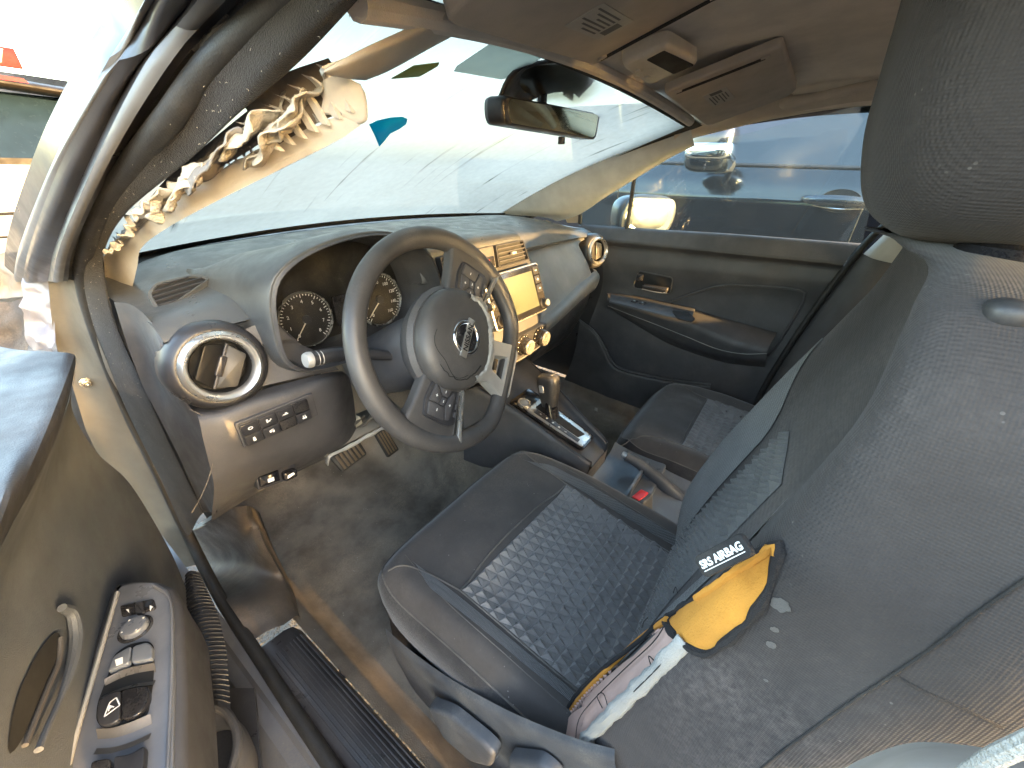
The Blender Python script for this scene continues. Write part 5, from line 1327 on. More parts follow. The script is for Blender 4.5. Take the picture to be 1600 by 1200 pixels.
# pull recess outline and armrest
MB().tube(crom([(0.672, -0.118, 0.743), (0.672, -0.205, 0.798), (0.672, -0.287, 0.839), (0.672, -0.412, 0.858), (0.672, -0.497, 0.862), (0.672, -0.514, 0.845), (0.672, -0.511, 0.792), (0.672, -0.496, 0.703), (0.672, -0.479, 0.639), (0.672, -0.421, 0.607)], 60), .004, 8).build('recess_rim', PLAST, pd_)
AR = [[(0.668, 0.111, 0.738), (0.668, 0.003, 0.749), (0.668, -0.117, 0.749), (0.668, -0.230, 0.742), (0.668, -0.337, 0.732), (0.668, -0.425, 0.726), (0.668, -0.481, 0.722)],
      [(0.640, 0.093, 0.740), (0.640, -0.008, 0.745), (0.640, -0.127, 0.743), (0.640, -0.239, 0.735), (0.640, -0.344, 0.723), (0.640, -0.423, 0.712), (0.640, -0.476, 0.708)],
      [(0.606, 0.081, 0.735), (0.606, -0.013, 0.722), (0.606, -0.120, 0.717), (0.606, -0.235, 0.713), (0.606, -0.339, 0.691), (0.606, -0.417, 0.685), (0.606, -0.472, 0.685)],
      [(0.604, 0.075, 0.722), (0.604, -0.017, 0.704), (0.604, -0.126, 0.693), (0.604, -0.239, 0.680), (0.604, -0.339, 0.655), (0.604, -0.417, 0.654), (0.604, -0.475, 0.662)],
      [(0.620, 0.066, 0.702), (0.620, -0.029, 0.673), (0.620, -0.143, 0.645), (0.620, -0.248, 0.629), (0.620, -0.346, 0.618), (0.620, -0.423, 0.624), (0.620, -0.478, 0.634)],
      [(0.664, 0.060, 0.672), (0.664, -0.046, 0.634), (0.664, -0.151, 0.601), (0.664, -0.259, 0.585), (0.664, -0.358, 0.581), (0.664, -0.427, 0.590), (0.664, -0.482, 0.600)]]
arm = MB().loft(AR, 40, 5).build('armrest', PLAST, pd_, ang=60)
MB().tube(crom([(0.603, 0.073, 0.710), (0.603, -0.019, 0.695), (0.603, -0.129, 0.679), (0.603, -0.233, 0.662), (0.603, -0.331, 0.646), (0.603, -0.409, 0.650), (0.603, -0.473, 0.670)], 40), .0013, 6).build('silver_line', SATIND, arm)
swp = [V(*p) for p in ((0.605, 0.070, 0.752), (0.633, -0.127, 0.752), (0.635, -0.227, 0.752), (0.514, -0.244, 0.752), (0.496, -0.168, 0.752), (0.517, 0.037, 0.752),)]
fr = frame(sum(swp, V(0, 0, 0))/6, (0, 1, 0), (-1, 0, 0))
if (fr.to_3x3() @ V(0, 0, 1)).z < 0: fr = fr @ Matrix.Rotation(pi, 4, 'X')
iv = fr.inverted()
pan = MB().prism(rpoly([((iv @ p).x, (iv @ p).y) for p in swp], .008, 4), .006, fr, .0015, -.002).build('switch_panel', mat('passenger_switch_panel', (.085, .088, .095), .4, metal=.2, dust=.25), arm)
for k, y in enumerate((.075, .045)):
    MB().prism(rpoly([(y-.010, -.012), (y+.010, -.012), (y+.010, .010), (y-.010, .010)], .003), .006, fr, .0015, .003).build('window_switch', DARKP, pan)
    MB().prism(rpoly([(y-.003, -.003), (y+.003, -.003), (y+.003, .002), (y-.003, .002)], .0005), .0004, fr, 0, .009).build('icon', WHITEP, pan)
pc_ = [V(*p) for p in ((0.552, -0.172, 0.754), (0.568, -0.220, 0.754), (0.515, -0.255, 0.754), (0.475, -0.253, 0.754), (0.477, -0.210, 0.754),)]
MB().prism(rpoly([((iv @ p).x, (iv @ p).y) for p in pc_], .006, 4), .003, fr, .0005, .004).build('pull_cup', DARKV, arm)
# inner handle
fr = frame(V(*(0.668, -0.058, 0.811)), (0, -1, 0), (0, 0, 1))
if (fr.to_3x3() @ V(0, 0, 1)).x > 0: fr = frame(V(*(0.668, -0.058, 0.811)), (0, 1, 0), (0, 0, 1))
hb = MB().prism(rpoly([(-.066, -.030), (.066, -.030), (.066, .026), (-.058, .030)], .012, 5), .006, fr, .002, -.001).build('handle_recess', DARKV, pd_)
rim2 = [fr @ V(p[0], p[1], .005) for p in rpoly([(-.068, -.032), (.068, -.032), (.068, .028), (-.060, .032)], .013, 5)]
MB().tube(rim2, .0022, 6, closed=True).build('recess_rim', PLAST, hb)
MB().prism(rpoly([(-.030, -.024), (.060, -.024), (.062, -.006), (-.028, -.010)], .006, 4), .018, fr, .005, .004, 3).build('door_handle', DARKP, hb)
MB().tube(crom([fr @ V(-.032, -.026, .020), fr @ V(.02, -.027, .024), fr @ V(.062, -.024, .020)], 12), .0018, 6).build('handle_edge', SATIN, hb)
MB().prism(rpoly([(-.060, .0), (-.036, .0), (-.036, .022), (-.060, .022)], .003), .010, fr, .003, .004).build('lock_tab', DARKP, hb)
# map pocket
PK = [[(0.640, 0.201, 0.613), (0.640, 0.123, 0.577), (0.640, 0.072, 0.520), (0.640, 0.015, 0.459), (0.640, -0.089, 0.454), (0.640, -0.234, 0.472), (0.640, -0.341, 0.498)], [(0.628, 0.193, 0.596), (0.628, 0.121, 0.558), (0.628, 0.073, 0.503), (0.628, 0.018, 0.439), (0.628, -0.097, 0.436), (0.628, -0.242, 0.455), (0.628, -0.349, 0.479)], [(0.640, 0.210, 0.435), (0.640, 0.140, 0.379), (0.640, 0.074, 0.338), (0.640, 0.008, 0.298), (0.640, -0.119, 0.300), (0.640, -0.268, 0.324), (0.640, -0.380, 0.347)], [(0.660, 0.279, 0.205), (0.660, 0.170, 0.157), (0.660, 0.069, 0.139), (0.660, -0.011, 0.127), (0.660, -0.143, 0.135), (0.660, -0.297, 0.174), (0.660, -0.414, 0.199)]]
MB().loft(PK, 40, 6).build('map_pocket', PLAST, pd_, ang=60)
MB().tube(crom([(0.634, 0.198, 0.616), (0.634, 0.121, 0.582), (0.634, 0.067, 0.523), (0.634, 0.013, 0.464), (0.634, -0.090, 0.460), (0.634, -0.235, 0.477), (0.634, -0.342, 0.501)], 40), .004, 8).build('pocket_rim', PLAST, pd_)
# window: glass, divider bar, frame, quarter glass
slab('window_glass', SGLASS, [(0.700, 0.069, 0.972), (0.700, -0.597, 0.999), (0.655, -0.536, 1.339), (0.672, 0.062, 1.196)], .004, pd_)
slab('quarter_glass', SGLASS, [(0.702, 0.278, 0.969), (0.702, 0.070, 0.972), (0.675, 0.064, 1.181), (0.690, 0.279, 1.021)], .004, pd_)
MB().tube([(0.690, 0.080, 0.972), (0.683, 0.078, 1.068), (0.672, 0.076, 1.167)], .010, 8, flat=.7).build('window_divider', DARKP, pd_)
MB().tube(crom([(0.692, 0.271, 0.975), (0.685, 0.263, 1.062), (0.675, 0.169, 1.114), (0.665, 0.073, 1.165), (0.652, -0.037, 1.215)], 30), .008, 8).build('window_frame', RUBBER, pd_)
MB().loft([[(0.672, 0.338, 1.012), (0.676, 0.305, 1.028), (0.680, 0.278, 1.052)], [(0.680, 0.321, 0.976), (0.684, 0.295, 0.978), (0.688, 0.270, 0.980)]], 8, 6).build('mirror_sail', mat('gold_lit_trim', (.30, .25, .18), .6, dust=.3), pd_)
slab('outer_skin', PAINT, [(.72, .60, .30), (.72, -.62, .30), (.735, -.62, .95), (.735, .60, .93)], -.03, pd_)
# door mirror
MC = V(*(0.840, 0.060, 1.014))
mir = thing('door_mirror', 'dark door mirror seen through the passenger window', 'door mirror', MC-V(0, 0, .07))
MD = V(.80, -.60, 0)                            # the glass is turned in towards the driver
fr = frame(MC, MD, (0, .05, 1))
mb = superell((0, 0, 0), (.128, .074, .050), .5, .65, 40, 28)
mb.v = [fr @ (v+V(.004, 0, -.040)) for v in mb.v]
mb.build('mirror_shell', PAINT, mir)
MB().prism(rpoly([(-.112, -.060), (.104, -.064), (.126, .010), (.109, .060), (-.089, .064), (-.119, .0)], .028, 6), .012, fr, .003, -.006).build('mirror_bezel', DARKP, mir)
MIRR = mat('mirror_glass', (.34, .36, .34), .03, metal=1.0, var=.02, rvar=.02, dust=.25, dcol=(.5, .5, .45))
MB().prism(rpoly([(-.102, -.052), (.094, -.056), (.114, .008), (.098, .052), (-.080, .056), (-.108, .0)], .026, 6), .001, fr, 0, .0066).build('mirror_face', MIRR, mir)
MB().tube([MC+V(-.03, .06, -.04), V(.735, MC.y+.11, .955)], .018, 10).build('mirror_arm', DARKP, mir)

# ================================================================ driver's door, swung open
dd = thing('driver_door', 'open black driver door with window switches on its armrest', 'car door', (-.82, .5, .3))
LEDG = mat('driver_door_ledge', (.024, .025, .029), .48, bump=.4, bscale=700, dust=.25, wash=.15)
BT = [[(-0.810, 0.307, 0.950), (-0.794, 0.245, 0.956), (-0.778, 0.217, 0.957), (-0.761, 0.195, 0.955), (-0.759, 0.200, 0.946), (-0.765, 0.214, 0.925)],
      [(-0.833, 0.250, 0.950), (-0.815, 0.194, 0.957), (-0.801, 0.146, 0.957), (-0.784, 0.104, 0.955), (-0.784, 0.104, 0.946), (-0.788, 0.124, 0.925)],
      [(-0.853, 0.126, 0.950), (-0.843, 0.079, 0.957), (-0.831, 0.040, 0.957), (-0.818, -0.001, 0.955), (-0.816, 0.000, 0.946), (-0.821, 0.016, 0.925)],
      [(-0.877, -0.007, 0.950), (-0.869, -0.040, 0.957), (-0.859, -0.067, 0.957), (-0.850, -0.094, 0.955), (-0.850, -0.090, 0.946), (-0.855, -0.071, 0.925)],
      [(-0.899, -0.126, 0.950), (-0.892, -0.148, 0.957), (-0.885, -0.163, 0.957), (-0.877, -0.179, 0.955), (-0.878, -0.172, 0.946), (-0.885, -0.155, 0.925)]]
MB().loft(BT, 30, 6).build('window_ledge', LEDG, dd, ang=40)
MB().cap([V(*p) for p in BT[0]]+[V(*(-0.787, 0.293, 0.851)), V(*(-0.843, 0.373, 0.847))]).build('ledge_end', PLAST, dd)
DP = [[(-0.764, 0.208, 0.928), (-0.787, 0.124, 0.926), (-0.821, 0.016, 0.926), (-0.854, -0.071, 0.926), (-0.885, -0.155, 0.926)],
      [(-0.780, 0.298, 0.845), (-0.809, 0.218, 0.834), (-0.850, 0.104, 0.830), (-0.887, 0.003, 0.837), (-0.917, -0.079, 0.849)],
      [(-0.780, 0.328, 0.757), (-0.825, 0.204, 0.756), (-0.867, 0.087, 0.771), (-0.902, -0.008, 0.784), (-0.931, -0.089, 0.802)],
      [(-0.763, 0.374, 0.658), (-0.819, 0.221, 0.664), (-0.871, 0.086, 0.696), (-0.908, -0.017, 0.719), (-0.940, -0.104, 0.755)],
      [(-0.759, 0.384, 0.548), (-0.809, 0.238, 0.566), (-0.873, 0.058, 0.638), (-0.909, -0.043, 0.672), (-0.941, -0.130, 0.713)],
      [(-0.762, 0.368, 0.443), (-0.815, 0.217, 0.454), (-0.874, 0.041, 0.520), (-0.913, -0.067, 0.570), (-0.942, -0.148, 0.656)],
      [(-0.777, 0.321, 0.359), (-0.825, 0.189, 0.339), (-0.870, 0.064, 0.352), (-0.912, -0.050, 0.394), (-0.951, -0.159, 0.511)],
      [(-0.793, 0.278, 0.292), (-0.832, 0.170, 0.236), (-0.876, 0.049, 0.215), (-0.918, -0.067, 0.232), (-0.961, -0.184, 0.345)]]
DOORG = mat('driver_door_panel', (.058, .068, .084), .68, bump=.6, bscale=700, dust=.22, wash=.12, dcol=(.26, .24, .22), dscale=6)
dpan = MB().loft(DP, 40, 7).build('door_panel', DOORG, dd, ang=60)
dtree = bvh_of(dpan)
# front shut face of the door and outer skin
MB().loft([[(-0.764, 0.357, 0.859), (-0.779, 0.334, 0.754), (-0.759, 0.391, 0.543), (-0.777, 0.327, 0.352)], [(-0.786, 0.529, 0.821), (-0.799, 0.493, 0.696), (-0.791, 0.516, 0.496), (-0.810, 0.465, 0.285)]], 16, 6).build('shut_face', mat('door_shut_rubber', (.02, .02, .02), .6, dust=.5), dd)
MB().grid([[(-.80-.34*t-.02, .55-.94*t, z) for t in (0.1, .5, 1.1)] for z in (.28, .6, .93)]).build('outer_skin', PAINT, dd, solid=.02)
# pull handle: dark patch puts a recess's shade on the panel, with a lip
hpr = cast(dtree, [((-0.8210, -0.3920, 1.1000), (-0.9610, 0.5400, 0.3000)), ((-0.8210, -0.3940, 1.1000), (-0.9570, 0.5130, 0.3000)), ((-0.8220, -0.3980, 1.1000), (-0.9680, 0.4690, 0.3000)), ((-0.8230, -0.4010, 1.1000), (-0.9910, 0.4190, 0.3000)), ((-0.8250, -0.4040, 1.1000), (-1.0150, 0.3780, 0.3000)), ((-0.8270, -0.4070, 1.1000), (-1.0370, 0.3420, 0.3000)), ((-0.8280, -0.4070, 1.1000), (-1.0490, 0.3380, 0.3000)), ((-0.8270, -0.4040, 1.1000), (-1.0420, 0.3850, 0.3000)), ((-0.8260, -0.4000, 1.1000), (-1.0260, 0.4410, 0.3000)), ((-0.8240, -0.3960, 1.1000), (-1.0040, 0.4890, 0.3000)), ((-0.8230, -0.3940, 1.1000), (-0.9820, 0.5230, 0.3000))], .002)
rim = crom(hpr, 50, True); c = sum(rim, V(0, 0, 0))/50
MB().grid([[c.lerp(p, k/4) for p in rim] for k in range(5)], True).build('pull_shade', DARKV, dd)
h1 = crom(cast(dtree, [((-0.8210, -0.3880, 1.1000), (-0.9520, 0.6050, 0.3000)), ((-0.8200, -0.3900, 1.1000), (-0.9420, 0.5690, 0.3000)), ((-0.8200, -0.3950, 1.1000), (-0.9480, 0.5010, 0.3000)), ((-0.8210, -0.4000, 1.1000), (-0.9650, 0.4360, 0.3000)), ((-0.8230, -0.4040, 1.1000), (-0.9920, 0.3780, 0.3000)), ((-0.8250, -0.4080, 1.1000), (-1.0160, 0.3350, 0.3000)), ((-0.8260, -0.4100, 1.1000), (-1.0310, 0.3070, 0.3000))], .008), 40)
MB().tube(h1, lambda t: .006*(.5+.5*sin(pi*min(1, t*1.3+.12))), 10).build('pull_lip', DOORG, dd)
h2 = crom(cast(dtree, [((-0.8210, -0.3940, 1.1000), (-0.9610, 0.5190, 0.3000)), ((-0.8220, -0.3980, 1.1000), (-0.9720, 0.4650, 0.3000)), ((-0.8240, -0.4010, 1.1000), (-0.9930, 0.4210, 0.3000)), ((-0.8250, -0.4050, 1.1000), (-1.0190, 0.3680, 0.3000)), ((-0.8270, -0.4080, 1.1000), (-1.0350, 0.3320, 0.3000))], .004), 30)
MB().tube(h2, .0022, 8).build('pull_edge', PLAST, dd)
# armrest with switch panel: local frame across (x) and forward (y)
AF = frame((-.855, .0, .660), (.940, -.342, 0), (.342, .940, 0)); AI = AF.inverted()
def loc(pts): return [((AI @ Vector(p)).x, (AI @ Vector(p)).y) for p in pts]
OUT = loc([(-0.846, 0.131, 0.660), (-0.836, 0.147, 0.660), (-0.821, 0.136, 0.660), (-0.801, 0.109, 0.660), (-0.791, 0.079, 0.660), (-0.795, 0.041, 0.660), (-0.825, -0.058, 0.660), (-0.861, -0.164, 0.660), (-0.941, -0.086, 0.660), (-0.906, -0.007, 0.660), (-0.876, 0.066, 0.660)])
armd = MB().prism(rpoly(OUT, .006, 3), .10, AF, .010, -.10, 4).build('armrest', PLAST, dd, ang=50)
IN = loc([(-0.840, 0.121, 0.662), (-0.832, 0.130, 0.662), (-0.819, 0.121, 0.662), (-0.804, 0.101, 0.662), (-0.798, 0.076, 0.662), (-0.803, 0.042, 0.662), (-0.832, -0.051, 0.662), (-0.866, -0.151, 0.662), (-0.932, -0.088, 0.662), (-0.899, -0.008, 0.662), (-0.871, 0.058, 0.662)])
SWM = mat('switch_panel_grey', (.14, .147, .165), .36, metal=.25, dust=.35, dscale=14, dcol=(.33, .30, .26), coat=.15)
base = MB().prism(rpoly(IN, .004, 3), .0040, AF, .0015, -.0005).build('switch_panel', SWM, armd, ang=50)
ledge = [(-0.837, 0.119, 0.666), (-0.861, 0.065, 0.666), (-0.887, 0.007, 0.666), (-0.906, -0.035, 0.666), (-0.924, -0.079, 0.666)]
MB().tube(crom(ledge, 20), .0024, 6).build('bright_edge', SATIND, base)
edge2 = [(-0.807, 0.095, 0.665), (-0.801, 0.065, 0.665), (-0.809, 0.027, 0.665), (-0.834, -0.050, 0.665), (-0.852, -0.100, 0.665), (-0.871, -0.153, 0.665)]
MB().tube(crom(edge2, 24), .0018, 6).build('bright_edge', SWM, base)
def sw(px, h, name, m, z=.665, r=.003, bev=.0015, par=None, base_z=.0030):
    return MB().prism(rpoly(loc(px), r, 4), h, AF, bev, base_z, 3).build(name, m, par or base, ang=50)
rk = sw([(-0.841, 0.095, 0.665), (-0.813, 0.073, 0.665), (-0.815, 0.058, 0.665), (-0.818, 0.056, 0.665), (-0.844, 0.076, 0.665)], .003, 'mirror_selector', GLOSS)
sw([(-0.829, 0.083, 0.667), (-0.822, 0.078, 0.667), (-0.826, 0.058, 0.667), (-0.833, 0.065, 0.667)], .005, 'selector_knob', DARKP, par=rk)
for px in ([(-0.838, 0.082, 0.669), (-0.836, 0.080, 0.669), (-0.837, 0.073, 0.669)], [(-0.819, 0.065, 0.669), (-0.817, 0.060, 0.669), (-0.821, 0.058, 0.669)]): sw(px, .0035, 'icon', WHITEP, r=.0001, bev=.0, par=rk)
kc = Vector((-0.839, 0.046, 0.668)); kl = AI @ kc
KF = AF @ Matrix.Translation((kl.x, kl.y, .003))
kb = MB().lathe([(.0165, 0), (.0165, .0015), (.0150, .0022), (.0135, .0015)], KF, 32).build('mirror_knob', GLOSS, base)
MB().lathe([(.0130, .0), (.0130, .006), (.0115, .0085), (.008, .0092), (0, .0086)], KF, 32).build('knob_top', mat('grey_knob', (.11, .12, .14), .3, dust=.2), kb)
mb = MB()
for a in range(4): mb.prism([(.0095, -.0012), (.0115, 0), (.0095, .0012)], .0003, KF @ Matrix.Rotation(a*pi/2+.4, 4, 'Z'), 0, .0089)
mb.build('icon', WHITEP, kb)
well = sw([(-0.871, 0.012, 0.663), (-0.863, 0.030, 0.663), (-0.850, 0.031, 0.663), (-0.835, 0.018, 0.663), (-0.833, 0.006, 0.663), (-0.840, -0.019, 0.663), (-0.849, -0.044, 0.663), (-0.860, -0.069, 0.663), (-0.871, -0.068, 0.663), (-0.889, -0.050, 0.663), (-0.892, -0.034, 0.663), (-0.887, -0.016, 0.663)], .0006, 'switch_well', DARKV, r=.006, bev=0, base_z=.0037)
lk = sw([(-0.872, 0.007, 0.669), (-0.863, 0.022, 0.669), (-0.850, 0.021, 0.669), (-0.848, 0.018, 0.669), (-0.855, -0.001, 0.669), (-0.863, 0.003, 0.669)], .008, 'window_lock_switch', mat('switch_grey', (.13, .14, .155), .38, dust=.25), r=.004)
sw([(-0.847, 0.018, 0.669), (-0.836, 0.011, 0.669), (-0.834, 0.001, 0.669), (-0.839, -0.015, 0.669), (-0.854, -0.002, 0.669)], .008, 'door_lock_switch', MATS['switch_grey'], r=.004)
sw([(-0.863, 0.015, 0.672), (-0.857, 0.012, 0.672), (-0.859, 0.004, 0.672), (-0.864, 0.006, 0.672)], .0004, 'icon', WHITEP, r=.0005, bev=0, par=lk, base_z=.0112)
w1 = sw([(-0.889, -0.035, 0.669), (-0.884, -0.020, 0.669), (-0.876, -0.020, 0.669), (-0.868, -0.026, 0.669), (-0.877, -0.058, 0.669), (-0.886, -0.054, 0.669), (-0.890, -0.046, 0.669)], .009, 'window_switch', DARKP, r=.005)
sw([(-0.868, -0.027, 0.669), (-0.858, -0.036, 0.669), (-0.850, -0.044, 0.669), (-0.854, -0.058, 0.669), (-0.863, -0.067, 0.669), (-0.870, -0.065, 0.669), (-0.876, -0.059, 0.669)], .009, 'window_switch', GLOSS, r=.005)
mb = text_mb('A', .007, AF @ Matrix.Translation((loc([(-0.879, -0.038, 0.672)])[0][0], loc([(-0.879, -0.038, 0.672)])[0][1], .0123)) @ Matrix.Rotation(.35, 4, 'Z'), .0002, .0001)
cxy = loc([(-0.879, -0.038, 0.672)])[0]
o_ = [(-.006, -.005), (.006, -.005), (.006, .006), (.001, .006)]
M2 = AF @ Matrix.Translation((cxy[0], cxy[1], .0122)) @ Matrix.Rotation(.35, 4, 'Z')
for a, b in zip(o_, o_[1:]+o_[:1]):
    d = (Vector(b)-Vector(a)); n2 = Vector((-d.y, d.x)).normalized()*.0005
    mb.prism([Vector(a)-n2, Vector(b)-n2, Vector(b)+n2, Vector(a)+n2], .0002, M2)
mb.build('icon', WHITEP, w1)
sc1 = mat('scooped_switch_bed', (.12, .11, .10), .35, metal=.4, dust=.4, dcol=(.35, .28, .18))
def scoop(a, b, name):
    A, B = crom(a, 12), crom(b, 12)
    rows = [[A[i].lerp(B[i], k/8)+V(0, 0, -.006*sin(pi*k/8)+.0005) for k in range(9)] for i in range(12)]
    return MB().grid(rows).build(name, sc1, base)
scoop([(-0.876, 0.003, 0.668), (-0.862, -0.001, 0.668), (-0.851, -0.009, 0.668), (-0.839, -0.020, 0.668)], [(-0.883, -0.017, 0.668), (-0.871, -0.023, 0.668), (-0.859, -0.032, 0.668), (-0.847, -0.045, 0.668)], 'finger_scoop')
scoop([(-0.893, -0.046, 0.668), (-0.883, -0.058, 0.668), (-0.870, -0.067, 0.668), (-0.858, -0.073, 0.668)], [(-0.900, -0.069, 0.668), (-0.890, -0.081, 0.668), (-0.878, -0.090, 0.668), (-0.866, -0.096, 0.668)], 'finger_scoop')
sw([(-0.902, -0.076, 0.669), (-0.891, -0.087, 0.669), (-0.896, -0.113, 0.669), (-0.909, -0.102, 0.669)], .009, 'window_switch', GLOSS, r=.004)
sw([(-0.889, -0.088, 0.669), (-0.880, -0.098, 0.669), (-0.869, -0.101, 0.669), (-0.880, -0.132, 0.669), (-0.895, -0.115, 0.669)], .009, 'window_switch', DARKP, r=.004)
# lower door: ribbed speaker grille and bottle holder
GA = crom([(-0.766, 0.258, 0.500), (-0.791, 0.176, 0.500), (-0.810, 0.102, 0.500), (-0.820, 0.044, 0.500), (-0.824, 0.004, 0.500)], 34); GB = crom([(-0.749, 0.244, 0.500), (-0.761, 0.145, 0.500), (-0.777, 0.074, 0.500), (-0.794, 0.022, 0.500), (-0.809, -0.019, 0.500)], 34)
gr = MB().grid([[a.lerp(b, k/6)+V(0, 0, .010*sin(pi*k/6)) for k in range(7)] for a, b in zip(GA, GB)]).build('speaker_grille', DARKP, dd)
mb = MB()
for i in range(33):
    a, b = GA[i], GB[i]; mb.tube([a.lerp(b, k/6)+V(0, 0, .010*sin(pi*k/6)+.0004) for k in range(7)], .0012, 5)
mb.build('grille_ribs', RUBBER, gr)
BH = crom([(-0.846, 0.047, 0.470), (-0.826, 0.030, 0.470), (-0.815, 0.004, 0.470), (-0.815, -0.028, 0.470), (-0.824, -0.053, 0.470), (-0.843, -0.076, 0.470), (-0.861, -0.096, 0.470)], 40)
bh = MB().tube(BH, .0055, 10).build('bottle_holder', PLAST, dd)
MB().grid([[p, p+V(.004, 0, -.05), p+V(0, 0, -.12)] for p in BH]).build('holder_wall', PLAST, bh, solid=.003)
slab('pocket_floor', DARKP, [(-0.847, 0.156, 0.380), (-0.773, 0.055, 0.380), (-0.841, -0.124, 0.380), (-0.924, -0.010, 0.380)], -.01, dd)

# ================================================================ centre console, gear lever, handbrake
con = thing('centre_console', 'black centre console with silver gear gate and storage tray', 'console', (-.01, -.1, .3))
CZ = [(.16, .125, .66, .085), (.09, .115, .635, .08), (.02, .100, .612, .072), (-.06, .085, .588, .064), (-.13, .072, .567, .056), (-.185, .062, .550, .048), (-.205, .055, .540, .040)]
def con_x(y): return lerp(.005, -.030, smooth((.05-y)/.25))
rows = []
for y, w, z, wi in CZ:
    x = con_x(y)
    rows.append([(x-w-.012, y, .40), (x-w-.006, y, z-.06), (x-w, y, z-.004), (x-w+.006, y, z+.004), (x-w+.014, y, z), (x-wi+.004, y, z-.022), (x, y, z-.024), (x+wi-.004, y, z-.022), (x+w-.014, y, z), (x+w-.006, y, z+.004), (x+w, y, z-.004), (x+w+.006, y, z-.06), (x+w+.012, y, .40)])
MB().loft(rows, 60, 5).build('console_body', PLAST, con, ang=50)
yl_, wl_, zl_, _ = CZ[-1]; xl0 = con_x(yl_)
MB().grid([[(xl0+k*(wl_+(.012 if z < .45 else 0)), yl_-.0005, z) for k in (-1, -.5, 0, .5, 1)] for z in (.40, .46, zl_-.022)]).build('console_end', PLAST, con)
for s in (-1, 1):
    MB().tube(crom([(con_x(y)+s*(w-.006), y, z+.005) for y, w, z, wi in CZ], 30), .0028, 8).build('console_edge', DARKP, con)
gx = con_x(-.06); g0, g1 = V(con_x(.055)+.0, .055, .602), V(con_x(-.165), -.165, .538)
fr = frame((g0+g1)/2, (1, 0, 0), g0-g1); GL = (g0-g1).length/2
gp = MB().prism(rpoly([(-.036, -GL), (.036, -GL), (.050, GL), (-.050, GL)], .012, 5), .008, fr, .002, -.002).build('gear_gate', GLOSS, con)
MB().prism(rpoly([(-.030, -GL+.006), (.030, -GL+.006), (.040, GL-.05), (-.040, GL-.05)], .008, 5), .0025, fr, .001, .0055).build('gate_frame', SATIN, gp)
MB().prism(rpoly([(-.010, -GL+.030), (.017, -GL+.022), (.022, GL-.062), (-.010, GL-.062)], .004, 4), .0012, fr, .0003, .0078).build('gate_slot', DARKV, gp)
MB().prism(rpoly([(-.026, -GL+.022), (-.012, -GL+.022), (-.012, GL-.07), (-.030, GL-.07)], .002, 4), .001, fr, .0003, .0078).build('gate_letters_strip', DARKP, gp)
mb = MB()
for k, ch in enumerate('PRNDL'):
    t = text_mb(ch, .0085, fr @ Matrix.Translation((-.020, GL-.088-.020*k, .0090)), .0002); b = len(mb.v); mb.v += t.v; mb.f += [tuple(q+b for q in f) for f in t.f]
mb.build('lettering', WHITEP, gp)
# start button
sbf = frame(V(*(-0.048, 0.014, 0.612))+V(0, 0, .0), (1, 0, 0), (0, 1, .3))
st = MB().ring([(.0135, -.004), (.0175, -.004), (.0175, .003), (.0155, .0045), (.0135, .003)], sbf, 32).build('start_button', SATIN, con)
MB().lathe([(.0133, -.004), (.0133, .0015), (.011, .0025), (0, .0022)], sbf, 28).build('button_face', mat('start_face', (.16, .17, .18), .3, dust=.3), st)
# rear tray
RT = []
for y, z in ((-.203, .480), (-.22, .474), (-.26, .470), (-.32, .470), (-.345, .470), (-.36, .455), (-.50, .445), (-.62, .44)):
    RT.append([(-.115, y, .38), (-.112, y, max(z, .45)+.012), (-.100, y, max(z, .45)+.016), (-.090, y, z+.008), (-.07, y, z), (0, y, z-.002), (.06, y, z), (.078, y, z+.008), (.088, y, max(z, .45)+.016), (.098, y, max(z, .45)+.012), (.102, y, .38)])
TRAY = mat('tray_plastic', (.075, .085, .100), .38, bump=.2, dust=.35, wash=.15)
MB().loft(RT, 40, 4).build('storage_tray', TRAY, con, ang=40)
slab('tray_divider', TRAY, [(-.085, -.300, .472), (.075, -.300, .472), (.075, -.300, .496), (-.085, -.300, .496)], .006, con)

gs = thing('gear_shifter', 'black automatic gear lever with thumb button in the gate', 'gear lever', (gx, -.045, .57))
b0 = V(gx+.006, -.052, .572); b1 = V(gx+.012, -.028, .640); b2 = V(gx+.014, -.020, .690)
MB().tube(crom([b0, b0.lerp(b1, .6), b1], 12), lambda t: lerp(.022, .016, t), 18, flat=.8).build('lever_boot', GLOSS, gs)
ax = (b2-b0).normalized(); xk = V(1, 0, 0); xk = (xk-ax*xk.dot(ax)).normalized(); KF = frame(b1, xk, ax.cross(xk))
rows = []
for z, w, d, oy in ((-.040, .017, .020, 0), (-.020, .019, .024, 0), (.0, .021, .028, -.002), (.022, .022, .031, -.004), (.038, .021, .030, -.005), (.047, .017, .024, -.005), (.051, .008, .012, -.005)):
    rows.append([KF @ V(w*math.copysign(abs(cos(a))**.7, cos(a)), oy+d*math.copysign(abs(sin(a))**.7, sin(a)), z) for a in [2*pi*k/20 for k in range(20)]])
kn = MB().loft(rows, 40, 4, cu=True); kn.cap([v for v in kn.v[-40:]]); kno = kn.build('lever_knob', mat('knob_leather', (.030, .029, .029), .38, bump=.4, bscale=600, dust=.3, coat=.1), gs)
MB().prism(rpoly([(-.012, -.020), (.012, -.020), (.011, .014), (-.011, .014)], .005), .0015, KF @ Matrix.Translation((0, -.005, .0490)), .0006).build('knob_cap', mat('knob_cap', (.13, .13, .135), .35, metal=.3), kno)
MB().box(.007, .014, .020, KF @ Matrix.Translation((-.021, .006, .014)), .003).build('shift_button', SATIND, kno)

